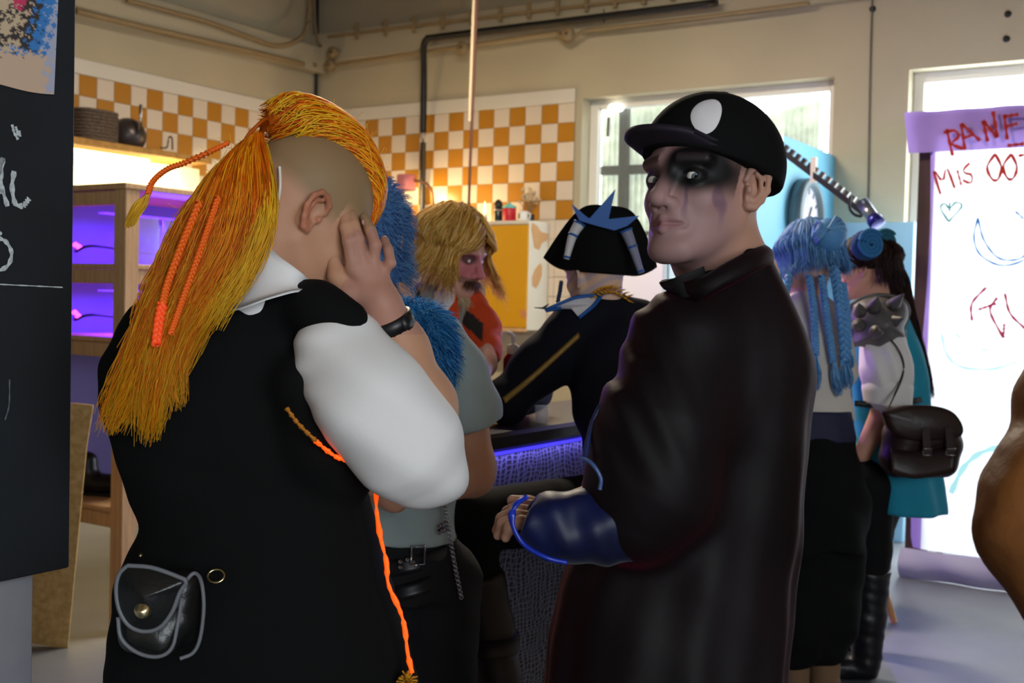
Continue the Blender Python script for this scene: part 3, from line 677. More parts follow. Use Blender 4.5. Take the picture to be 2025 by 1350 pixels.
for k, (y0, yl) in enumerate(((500, 375), (645, 530))):
    zc = ZR(y0)+0.02
    cb = thing('led_cable', W(RS-0.4, RD-0.3, zc), ('black cable with small violet lights on the upper rack shelf', 'black cable with small violet lights on the lower rack shelf')[k], 'led cable', 'violet light cables in the rack')
    pth = smooth_path([W(RS-RW+0.06, RD-0.18, zc+0.03), W(RS-0.46, RD-0.10, zc-0.005), W(RS-0.36, RD-0.12, zc+0.02), W(RS-0.30, RD-0.4, zc), W(RS-0.34, RD-0.9, zc+0.02)], 40)
    put_vf('cable', tube(pth, 0.006, 6), M_black, cb)
    for i in (4, 13, 24, 33): put_vf('led', lathe([(0, -0.012), (0.012, -0.006), (0.014, 0.004), (0, 0.014)], pth[i]+TZ*0.014, 8), M_violet, cb)
    zl = ZR(yl)-(0.085 if k == 0 else 0.10)
    put_vf('led_strip', obox(W(RS-RW/2, RD-0.12, zl+0.006), W(RS-RW/2, RD-RL+0.12, zl+0.006), 0.04, 0.008), M_strip, rack, smooth=False)
    area_light('violet_strip_light', W(RS-RW/2, RD-RL/2, zl), W(RS-RW/2, RD-RL/2, 0), 0.04, 1.4, (0.13, 0.03, 1.0), 26.0).rotation_euler = Matrix([tuple(U), tuple(V), (0, 0, 1)]).transposed().to_euler()
    point_light('violet_led_light', W(RS-RW+0.16, RD-0.25, zc+0.05), (0.6, 0.04, 1.0), 0.12, 0.03)
zt_ = ZR(372)-0.012
put_vf('led_strip', obox(W(RS+0.006, RD-0.1, zt_), W(RS+0.006, RD-RL+0.1, zt_), 0.008, 0.02), M_strip, rack, smooth=False)  # added strip, fixture for the side light that carries the violet glow outwards
area_light('rack_side_light', W(RS+0.014, RD-RL/2, zt_), W(RS+1.0, RD-RL/2, zt_-0.1), 0.02, RL-0.2, (0.28, 0.08, 1.0), 22.0).rotation_euler = Matrix([(0, 0, 1), tuple(V), tuple(-U)]).transposed().to_euler()
for k, (px, dd_) in enumerate(((252, 0.16), (276, 0.30), (300, 0.46))):
    z = ZR(520); q = W(RS-0.14, RD-pw_-dd_, z)
    t = thing('glass_jar', q, ('tall clear glass jar nearest the rack post', 'tall clear glass jar second from the rack post', 'tall clear glass jar third from the rack post')[k], 'jar', 'glass jars on the rack shelf')
    put_vf('jar', lathe([(0.0, 0.001), (0.05, 0.001), (0.055, 0.01), (0.055, 0.17), (0.046, 0.19), (0.046, 0.205), (0.042, 0.205), (0.042, 0.19), (0.05, 0.17), (0.05, 0.012), (0, 0.01)], q, 20), M_clear, t)
    put_vf('rim', tube(np.array([q+np.array([0.046*math.cos(a), 0.046*math.sin(a), 0.207]) for a in np.linspace(0, 6.28, 22)]), 0.004, 6, caps=False), M_clear, t)
z = ZR(1012); q = W(RS-0.25, RD-0.24, z)
t = thing('black_shoe', q, 'black shoe on the lowest rack shelf', 'shoe')
a, b = W(RS-0.44, RD-0.16, z+0.05), W(RS-0.10, RD-0.30, z+0.05)
g = SDF(0.03).cap(a, b, 0.05, 0.045).cap(a+TZ*0.02, a+TZ*0.10, 0.05, 0.045).plane((0, 0, z+0.012), -TZ); v, f = g.build(0.008); put('upper', v, f, mat('black_leather', (20, 20, 22), 0.35), t)
put_vf('sole', obox(a-TZ*0.042-(b-a)*0.12, b-TZ*0.042+(b-a)*0.12, 0.09, 0.014), M_black, t, smooth=False)

# ---- leaning chipboard sheet
poly = [P(20, 790, 4.62), P(152, 797, 4.62), P(185, 801, 4.62), P(172, 880, 4.63), P(134, 1283, 4.66), P(20, 1262, 4.66)]
tag(put_vf('chipboard_sheet', plate(poly, (0.25, -1, 0.05), 0.018), M_osb, smooth=False), 'leaning sheet of yellowish chipboard beside the blackboard', 'chipboard')

# ---- plaster pillar with the blackboard and its poster
ps0 = room(P(138, 1122, 2.05)); BS, BD = ps0[0], ps0[1]; BZ = ps0[2]
bplane = lambda x, y, o=0.0: on_plane(x, y, W(BS+o, 0, 0), U)
s_p = BS-0.05
pd_edge = room(on_plane(66, 1250, W(s_p, 0, 0), U))[1]
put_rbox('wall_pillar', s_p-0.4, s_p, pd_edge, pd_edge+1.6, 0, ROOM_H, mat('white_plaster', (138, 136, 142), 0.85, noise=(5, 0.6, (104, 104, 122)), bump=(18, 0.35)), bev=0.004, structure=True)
bo = thing('blackboard', W(BS, BD+0.5, BZ), 'large blackboard with chalk lettering on the pillar at the left edge', 'blackboard')
put_rbox('panel', BS-0.03, BS, BD, BD+1.3, BZ, 3.05, mat('chalkboard', (14, 18, 23), 0.75, noise=(3.5, 0.6, (28, 34, 42)), bump=(50, 0.08)), bo, bev=0.003)
chalk = mat('chalk', (214, 220, 222), 0.95, noise=(140, 0.7, (120, 128, 132)))
def strokes_px(lines, proj, n=14): return [smooth_path([proj(x, y) for x, y in ln], n) for ln in lines]
up1 = lambda x, y: bplane(x, y, 0.0012)
ribbons(strokes_px([[(24, 246), (28, 262), (36, 276)], [(31, 250), (36, 268)], [(38, 258), (40, 270)]], up1), U, 0.006).put('chalk_mark', chalk, bo, smooth=False)
ribbons(strokes_px([[(-14, 412), (-4, 350), (6, 312)], [(6, 312), (2, 360), (15, 408)], [(-10, 375), (8, 380)]], up1), U, 0.010).put('chalk_letter', chalk, bo, smooth=False)
ribbons(strokes_px([[(28, 338), (24, 370), (30, 402), (46, 408)], [(46, 408), (58, 392)]], up1), U, 0.011).put('chalk_letter', chalk, bo, smooth=False)
ribbons(strokes_px([[(-4, 470), (12, 478), (23, 500), (16, 524), (-4, 534), (-20, 520)]], up1, 24), U, 0.009).put('chalk_letter', chalk, bo, smooth=False)
ribbons(strokes_px([[(-4, 460), (4, 462)]], up1, 4), U, 0.008).put('chalk_mark', chalk, bo, smooth=False)
ribbons(strokes_px([[(0, 562), (124, 568)]], up1), U, 0.0025).put('chalk_line', chalk, bo, smooth=False)
ribbons(strokes_px([[(19, 750), (18, 800), (10, 830)]], up1), U, 0.003).put('chalk_mark', mat('faint_chalk', (96, 104, 110), 0.95), bo, smooth=False)
# poster: cream, blue and black paint splashes on grey paper
n = 90; pv = []; pc = []
for i in range(n):
    for j in range(n):
        a, b = i/(n-1), j/(n-1)
        top = np.array([-190 + (118+190)*a, -60.0]); bot = np.array([-190+(107+190)*a, 140 + (185-140)*a + 4*math.sin(a*9)])
        q = top*(1-b)+bot*b; pv.append(bplane(q[0], q[1], 0.002+0.004*max(0, a-0.6)*max(0, b-0.7)*9)); pc.append(q)
pv = np.array(pv); pc = np.array(pc); X, Y = pc[:, 0], pc[:, 1]
nz = np.sin(X*0.31+Y*0.11)+np.sin(X*0.13-Y*0.27+1.3)+0.7*np.sin(X*0.7+Y*0.5)+0.6*np.sin(X*0.23+Y*0.83+2)+RNG.normal(0, 0.35, len(X))
cc = np.tile(np.array(lin((168, 170, 190))), (len(X), 1))
edge = 62+nz*9 + np.clip((100-Y)*0.25, -10, 25)
cc[(X < edge+26) & (Y < 104+nz*5)] = lin((56, 122, 190))
cc[(X < edge-6) & (Y < 96+nz*6)] = lin((58, 50, 48))
cc[(X < edge-28) & (Y < 98+nz*4) & (np.sin(Y*0.13+X*0.06+nz*0.9) > -0.45)] = lin((196, 172, 142))
cc[(Y > 104+nz*4) & (X < 92+nz*6)] = lin((200, 170, 146))
cc[(X > 26) & (X < 52+nz*2) & (Y < 14+nz*4)] = lin((196, 56, 96))
i = np.arange(n-1)[:, None]*n; j = np.arange(n-1)[None]
po = put('poster', pv, np.stack([i+j, i+j+1, i+n+j+1, i+n+j], -1).reshape(-1, 4), mat('poster_print', (200, 200, 200), 0.6, vcol='Col'), colors=cc)
tag(po, 'poster with blue and cream paint splashes on the blackboard', 'poster')

# ---- bar counter
bb = room(P(1000, 900, 3.12)); SB = bb[0]; BARZ = 1.10
dn = room(P(835, 900, 2.78))[1]; df = dn-2.3
bar = thing('bar_counter', W(SB-0.18, (dn+df)/2, 0), 'dark bar counter with a netted front panel', 'bar counter')
def net_material():
    m = bpy.data.materials.new('netted_cloth'); m.use_nodes = True; nt = m.node_tree; N = nt.nodes; Lk = nt.links; b = N['Principled BSDF']
    tc = N.new('ShaderNodeTexCoord'); nz = N.new('ShaderNodeTexNoise'); nz.inputs['Scale'].default_value = 5; Lk.new(tc.outputs['Object'], nz.inputs['Vector'])
    ad = N.new('ShaderNodeMixRGB'); ad.blend_type = 'ADD'; ad.inputs[0].default_value = 0.10; Lk.new(tc.outputs['Object'], ad.inputs[1]); Lk.new(nz.outputs['Color'], ad.inputs[2])
    outs = []
    for direction, sc in (('Z', 26), ('X', 24), ('Y', 17)):
        w = N.new('ShaderNodeTexWave'); w.wave_type = 'BANDS'; w.bands_direction = direction; w.inputs['Scale'].default_value = sc; w.inputs['Distortion'].default_value = 1.2
        w.inputs['Detail'].default_value = 3; Lk.new(ad.outputs[0], w.inputs['Vector'])
        r = N.new('ShaderNodeValToRGB'); r.color_ramp.elements[0].position = 0.80; r.color_ramp.elements[1].position = 0.97; Lk.new(w.outputs['Fac'], r.inputs[0]); outs.append(r.outputs[0])
    mx = N.new('ShaderNodeMixRGB'); mx.blend_type = 'LIGHTEN'; mx.inputs[0].default_value = 1; Lk.new(outs[0], mx.inputs[1]); Lk.new(outs[1], mx.inputs[2])
    m2 = N.new('ShaderNodeMixRGB'); m2.blend_type = 'LIGHTEN'; m2.inputs[0].default_value = 1; Lk.new(mx.outputs[0], m2.inputs[1]); Lk.new(outs[2], m2.inputs[2])
    mc = N.new('ShaderNodeMixRGB'); mc.inputs[1].default_value = lin((60, 57, 60)) + (1,); mc.inputs[2].default_value = lin((132, 134, 148)) + (1,); Lk.new(m2.outputs[0], mc.inputs[0])
    Lk.new(mc.outputs[0], b.inputs['Base Color']); b.inputs['Roughness'].default_value = 0.9; return m
put_rbox('carcass', SB-0.34, SB-0.012, df, dn, 0, BARZ-0.05, M_darkwood, bar)
put_rbox('front_panel', SB-0.012, SB, df+0.02, dn-0.01, 0.02, BARZ-0.06, net_material(), bar)
put_rbox('worktop', SB-0.40, SB+0.022, df-0.03, dn+0.03, BARZ-0.05, BARZ, mat('dark_worktop', (44, 34, 32), 0.35, wood=(5, 0.6, (24, 18, 18), (4, 4, 4))), bar, bev=0.01)
put_vf('led_strip', obox(W(SB+0.010, dn-0.05, BARZ-0.056), W(SB+0.010, df+0.05, BARZ-0.056), 0.010, 0.008), mat('blue_led_strip', (120, 110, 255), 0.5, emit=((70, 60, 255), 0.8)), bar, smooth=False)
_l = area_light('bar_strip_light', W(SB+0.014, (dn+df)/2, BARZ-0.064), W(SB+0.25, (dn+df)/2, 0.5), 0.02, dn-df-0.1, (0.24, 0.2, 1.0), 0.9)
_l.rotation_euler = Matrix([tuple(U), tuple(V), (0, 0, 1)]).transposed().to_euler()
def bar_item(px, D, s=None):
    q = P(px, 780, D); sd = room(q); return W(min(SB-0.03, max(SB-0.37, sd[0])), sd[1], BARZ)
q = bar_item(1012, 3.66); t = thing('pump_bottle', q, 'dark red pump bottle with a pale top on the bar', 'bottle')
put_vf('body', lathe([(0, 0), (0.027, 0), (0.030, 0.006), (0.030, 0.17), (0.022, 0.185), (0.012, 0.19)], q, 18), mat('dark_red_plastic', (150, 18, 30), 0.3), t)
put_vf('collar', lathe([(0.019, 0.186), (0.02, 0.19), (0.02, 0.215), (0.008, 0.22)], q, 14), M_white, t)
put_vf('nozzle', tube(smooth_path([q+TZ*0.218, q+TZ*0.245, q+TZ*0.255-U*0.02, q+TZ*0.25-U*0.04], 10), 0.007, 8), M_white, t)
q = bar_item(1034, 3.72); t = thing('candle', q, 'bright red pillar candle beside the pump bottle', 'candle')
put_vf('wax', lathe([(0, 0), (0.026, 0), (0.028, 0.006), (0.028, 0.155), (0.024, 0.16), (0.01, 0.154), (0, 0.153)], q, 18), mat('red_wax', (226, 36, 26), 0.4, sss=0.2), t)
put_vf('wick', tube([q+TZ*0.15, q+TZ*0.172], 0.002, 5), M_black, t)
q = bar_item(990, 3.90); t = thing('bottle', q, 'small orange bottle behind the red pump bottle', 'bottle')
put_vf('body', lathe([(0, 0), (0.02, 0), (0.022, 0.006), (0.022, 0.13), (0.012, 0.145)], q, 14), mat('orange_plastic', (214, 92, 30), 0.35), t)
put_vf('cap', lathe([(0.012, 0.145), (0.012, 0.16), (0.005, 0.18), (0, 0.185)], q, 12), M_white, t)
q = bar_item(1072, 3.35); t = thing('shot_glass', q, 'small clear glass on the bar below the gold striped sleeve', 'glass')
put_vf('glass', lathe([(0, 0.002), (0.018, 0.002), (0.022, 0.05), (0.020, 0.05), (0.016, 0.008), (0, 0.007)], q, 16), M_clear, t)
put_vf('rim', tube(np.array([q+np.array([0.021*math.cos(a), 0.021*math.sin(a), 0.05]) for a in np.linspace(0, 6.28, 18)]), 0.0016, 5, caps=False), M_clear, t)

# ---- light blue partition with the clock, slotted rail and torch
pe = room(on_back(1652, 300, 0.0)); PS = pe[0]; PTOP = room(on_plane(1590, 283, W(PS, 0, 0), U))[2]
M_blue = mat('light_blue_paint', (120, 190, 220), 0.55, noise=(1.5, 0.3, (96, 170, 208)))
pt = thing('partition', W(PS, 0.8, 0), 'light blue painted partition standing out from the back wall', 'partition')
put_rbox('panel', PS-0.06, PS, 0.0, 1.45, 0.0, PTOP, M_blue, pt)
put_rbox('low_panel', PS+0.002, PS+0.62, 0.30, 0.36, 0.0, room(P(1690, 440, 7.3))[2], mat('pale_blue_paint', (150, 196, 224), 0.55), pt)
pplane = lambda x, y, o=0.0: on_plane(x, y, W(PS+o, 0, 0), U)
cc0 = pplane(1582, 432); t = thing('wall_clock', cc0-TZ*0.28, 'round wall clock with a grey rim on the blue partition', 'clock')
put_vf('case', lathe([(0, 0), (0.24, 0), (0.25, 0.02), (0.25, 0.07), (0.235, 0.085), (0.205, 0.085), (0.20, 0.05), (0, 0.05)], cc0, 48, U), mat('clock_rim', (110, 128, 136), 0.4), t)
put_vf('dial', lathe([(0, 0.051), (0.198, 0.051), (0.198, 0.053), (0, 0.053)], cc0, 40, U), mat('clock_dial', (226, 224, 238), 0.5), t)
for h in range(12):
    a = h*math.pi/6; dirv = V*math.sin(a)+TZ*math.cos(a)
    put_vf('hour_mark', obox(cc0+U*0.0545+dirv*0.15, cc0+U*0.0545+dirv*0.185, 0.016, 0.002, upd=U), M_black, t, smooth=False)
for a, L, w_ in ((2.95, 0.14, 0.012), (0.6, 0.09, 0.016)):
    dirv = V*math.sin(a)+TZ*math.cos(a); put_vf('hand', obox(cc0+U*0.058, cc0+U*0.058+dirv*L, w_, 0.003, upd=U), M_black, t, smooth=False)
ra, rb = P(1532, 288, 6.55), P(1712, 424, 6.25)
rl = thing('slotted_rail', rb, 'black slotted metal rail sloping down across the blue partition', 'rail')
put_vf('rail', obox(ra, rb, 0.03, 0.030), M_black, rl, smooth=False)
dirr = (rb-ra)/np.linalg.norm(rb-ra); nrm_ = np.cross(dirr, np.cross(TZ, dirr)); nrm_ /= np.linalg.norm(nrm_)
for k in range(15):
    q = ra+(rb-ra)*(k+0.5)/15
    put_vf('lug', obox(q-dirr*0.013+nrm_*0.03, q+dirr*0.013+nrm_*0.03, 0.026, 0.03, upd=nrm_), M_black if k < 6 else mat('worn_lug', (88, 84, 78), 0.35, 0.6), rl, smooth=False)
for k, f_ in enumerate((0.06, 0.44)):
    q = ra+(rb-ra)*f_; put_vf('bracket', obox(q-TZ*0.04, q+TZ*0.10, 0.03, 0.03, upd=V), M_white, rl, smooth=False)
ta, tbp = P(1705, 400, 6.18), P(1733, 440, 6.1)
t = thing('torch', tbp, 'small torch with a violet beam clipped to the slotted rail', 'torch')
put_vf('body', tube([ta, ta+(tbp-ta)*0.8], 0.034, 16), mat('torch_body', (120, 126, 140), 0.3, 0.8), t)
put_vf('head', lathe([(0.034, 0), (0.042, 0.02), (0.044, 0.055), (0.038, 0.056)], ta+(tbp-ta)*0.72, 18, tbp-ta), mat('torch_head', (40, 40, 120), 0.3, 0.6), t)
put_vf('lens', lathe([(0, 0.0), (0.036, 0.0), (0.037, 0.004), (0, 0.008)], ta+(tbp-ta)*0.97, 18, tbp-ta), mat('violet_lens', (200, 190, 255), 0.3, emit=((120, 90, 255), 8.0)), t)
put_vf('clip', tube(smooth_path([P(1682, 388, 6.2), P(1680, 410, 6.2), P(1690, 424, 6.2), P(1704, 428, 6.2)], 16), 0.008, 6), M_black, t)
spot_light('torch_light', tbp+np.array([-0.02, -0.02, -0.03]), P(1600, 760, 4.6), (0.22, 0.12, 1.0), 60.0, 1.9, 0.8)

# ---- painted banner on its timber frame
bl = on_plane(1800, 1140, (0, 0, 0), TZ); BNS, BND, _ = room(bl)
bn = lambda x, y, o=0.0: on_plane(x, y, W(0, BND+o, 0), V)
frm = thing('timber_stand', W(BNS+0.6, BND-0.03, 0), 'dark timber frame carrying the painted banner', 'frame')
zt = room(bn(1815, 226))[2]; s_l = room(bn(1803, 600))[0]
put_rbox('post', s_l, s_l+0.11, BND-0.10, BND-0.04, 0, zt, M_darkwood, frm)
put_rbox('post', s_l+2.1, s_l+2.2, BND-0.10, BND-0.04, 0, zt, M_darkwood, frm)
put_rbox('top_rail', s_l-0.02, s_l+2.25, BND-0.10, BND-0.03, zt-0.13, zt, M_darkwood, frm)
put_rbox('foot', s_l-0.03, s_l+0.15, BND-0.30, BND-0.105, 0, 0.13, M_darkwood, frm)
ban = thing('banner', W(BNS+0.8, BND, 0), 'white backlit cloth banner with red painted words and violet light put into the hem colour', 'banner')
Mb = mat('banner_cloth', (244, 246, 250), 0.85, noise=(3, 0.15, (226, 232, 240)), translucent=0.42)
Mh = mat('hem_violet_light', (176, 150, 226), 0.85, noise=(6, 0.3, (150, 122, 214)), translucent=0.14)  # violet lamp light on the white cloth is put into this colour
def cloth_grid(name, s_of, z0, z1, m, parent, n=40, mm=30, d_of=None):
    vv = []
    for i in range(n):
        for j in range(mm):
            a, b = i/(n-1), j/(mm-1); z = z0+(z1-z0)*b; s = s_of(a, b); vv.append((s, -(BND + (d_of(a, b) if d_of else 0)), z))
    i = np.arange(n-1)[:, None]*mm; j = np.arange(mm-1)[None]
    return put(name, to_room(np.array(vv)), np.stack([i+j, i+mm+j, i+mm+j+1, i+j+1], -1).reshape(-1, 4), m, parent)
zb = 0.16; zh = room(bn(1900, 246))[2]; zbt = room(bn(1900, 228))[2]+0.005
sl0 = room(bn(1838, 600))[0]
sh_ = lambda b: 0.035*(b > 0.0)*math.sin(b*5.5+0.5)*0.6
wrk = lambda a, b: 0.012*math.sin(a*14+b*3)*(1-b*0.6)
cloth_grid('cloth', lambda a, b: sl0+(2.05)*a, zb, zh-0.14, Mb, ban, d_of=wrk)
cloth_grid('side_hem', lambda a, b: sl0-0.045*(1-0.25*b)-sh_(b)+(0.047*(1-0.25*b)+sh_(b))*a, zb, zh-0.14, Mh, ban, 6, 40, d_of=lambda a, b: wrk(0, b)-0.02*(1-a))
cloth_grid('top_hem', lambda a, b: sl0-0.14-0.03*b+(2.19)*a, zh-0.14, zbt+0.03, Mh, ban, 40, 8, d_of=lambda a, b: wrk(a, 1)+0.01*math.sin(a*60)*b)
cloth_grid('bottom_hem', lambda a, b: sl0-0.10+2.15*a, 0.002, zb, mat('grey_hem', (170, 168, 186), 0.9, bump=(12, 0.4)), ban, 60, 12, d_of=lambda a, b: 0.03+0.04*math.sin(b*3.1)+0.012*math.sin(a*40+b*4))
red = mat('red_paint', (176, 44, 30), 0.8, translucent=0.2); grn = mat('green_paint', (60, 140, 134), 0.8, translucent=0.25); blu = mat('blue_paint', (70, 130, 184), 0.8, translucent=0.28); pnk = mat('rose_paint', (180, 60, 84), 0.8, translucent=0.22)
bp = lambda x, y: bn(x, y, 0.022)
def word(name, lines, m, w, nn=10): ribbons(strokes_px(lines, bp, nn), V, w).put(name, m, ban, smooth=False)
word('painted_letter', [[(1884, 308), (1872, 255)], [(1866, 262), (1888, 258), (1896, 270), (1882, 284), (1904, 294)]], red, 0.020)      # R
word('painted_letter', [[(1908, 296), (1901, 244)], [(1901, 244), (1938, 278)], [(1908, 272), (1925, 266)]], red, 0.020)                 # A
word('painted_letter', [[(1953, 280), (1944, 238)], [(1944, 238), (1972, 272)], [(1972, 272), (1964, 220)]], red, 0.022)                 # N
word('painted_letter', [[(1992, 276), (1986, 226)], [(1986, 230), (2014, 226)], [(1990, 250), (2012, 244)], [(1992, 288), (2025, 284)]], red, 0.020)   # E
word('painted_letter', [[(1860, 384), (1846, 336), (1864, 358), (1872, 332), (1888, 372)]], red, 0.016)                                   # M
word('painted_letter', [[(1893, 336), (1901, 366)]], red, 0.014)                                                                          # I
word('painted_letter', [[(1918, 322), (1906, 334), (1908, 342), (1922, 346), (1920, 362), (1904, 356)]], red, 0.016)                      # S
word('painted_letter', [[(1968, 304), (1952, 330), (1962, 354), (1974, 354), (1980, 330), (1968, 304)]], red, 0.018, 18)                  # O
word('painted_letter', [[(2000, 304), (1984, 328), (1992, 352), (2004, 352), (2011, 330), (2000, 304)]], red, 0.018, 18)                  # O
word('painted_letter', [[(2014, 308), (2050, 302)], [(2030, 306), (2034, 350)]], red, 0.018)                                             # T
word('painted_heart', [[(1876, 438), (1860, 412), (1868, 402), (1878, 412), (1890, 400), (1902, 408), (1876, 438)], [(1878, 400), (1878, 418)]], grn, 0.012, 20)
word('painted_curve', [[(1934, 430), (1926, 470), (1940, 505), (1985, 525), (2040, 505), (2070, 460)], [(1934, 432), (1946, 475), (1975, 510), (2015, 512), (2040, 490)]], blu, 0.012, 24)
word('painted_curve', [[(2008, 418), (2024, 432)]], blu, 0.012, 6)
word('painted_curve', [[(1922, 634), (1922, 600), (1950, 568)], [(1972, 588), (1958, 615), (1984, 668)], [(1986, 640), (1984, 668)], [(1987, 580), (1998, 620), (2030, 652)], [(1935, 612), (1970, 600)]], pnk, 0.016, 14)
word('painted_curve', [[(1862, 660), (1872, 700), (1900, 725), (1960, 730), (2010, 715)], [(1890, 660), (1900, 668)], [(1940, 690), (1955, 692)]], mat('pale_blue_paint_stroke', (170, 210, 226), 0.8, translucent=0.6), 0.014, 16)
word('painted_curve', [[(1880, 975), (1905, 925), (1940, 895), (1990, 882), (2040, 880)]], mat('mint_paint', (176, 224, 218), 0.8, translucent=0.6), 0.035, 20)
word('painted_curve', [[(1962, 905), (1968, 935)], [(1970, 915), (1960, 960)]], blu, 0.012, 8)

# ---- bentwood chair by the banner
ch = on_plane(1768, 1232, (0, 0, 0), TZ); cc_ = ch+np.array([-0.22, 0.16, 0])
M_lw = mat('light_bentwood', (204, 150, 84), 0.45, wood=(8, 0.5, (170, 116, 60), (5, 5, 1)))
t = thing('wooden_chair', cc_, 'light bentwood chair hidden behind the woman with the satchel', 'chair')
put_vf('seat', lathe([(0, 0.43), (0.2, 0.43), (0.215, 0.44), (0.215, 0.455), (0.2, 0.465), (0, 0.462)], cc_, 32), M_lw, t)
for a in (-0.6, 1.0, 2.5, 4.1):
    e = np.array([math.cos(a), math.sin(a), 0]); put_vf('leg', tube(smooth_path([cc_+e*0.17+TZ*0.44, cc_+e*0.19+TZ*0.25, cc_+e*0.27], 12), 0.016, 10), M_lw, t)
be = [cc_+np.array([-0.17, 0.1, 0.45]), cc_+np.array([-0.19, 0.13, 0.75]), cc_+np.array([-0.05, 0.2, 0.9]), cc_+np.array([0.1, 0.19, 0.75]), cc_+np.array([0.1, 0.16, 0.45])]
put_vf('backrest', tube(smooth_path(be, 30), 0.014, 10), M_lw, t)

# ---- bar stool carrying the pirate
sc = P(1262, 900, 3.16); sc = np.array([sc[0], sc[1], 0]); STZ = 0.68
t = thing('bar_stool', sc, 'bar stool with light wooden legs behind the long dark coat', 'stool')
put_vf('seat', lathe([(0, STZ-0.06), (0.16, STZ-0.06), (0.175, STZ-0.04), (0.175, STZ-0.02), (0.15, STZ), (0, STZ)], sc, 28), mat('black_vinyl', (22, 20, 22), 0.4), t)
for k in range(4):
    a = 0.5+k*math.pi/2; e = np.array([math.cos(a), math.sin(a), 0]); put_vf('leg', tube([sc+e*0.12+TZ*(STZ-0.05), sc+e*0.25+TZ*0.001], 0.017, 10), M_lw, t)
put_vf('foot_ring', tube(np.array([sc+np.array([0.205*math.cos(a), 0.205*math.sin(a), 0.26]) for a in np.linspace(0, 6.2832, 33)]), 0.010, 8, caps=False), M_steel, t)

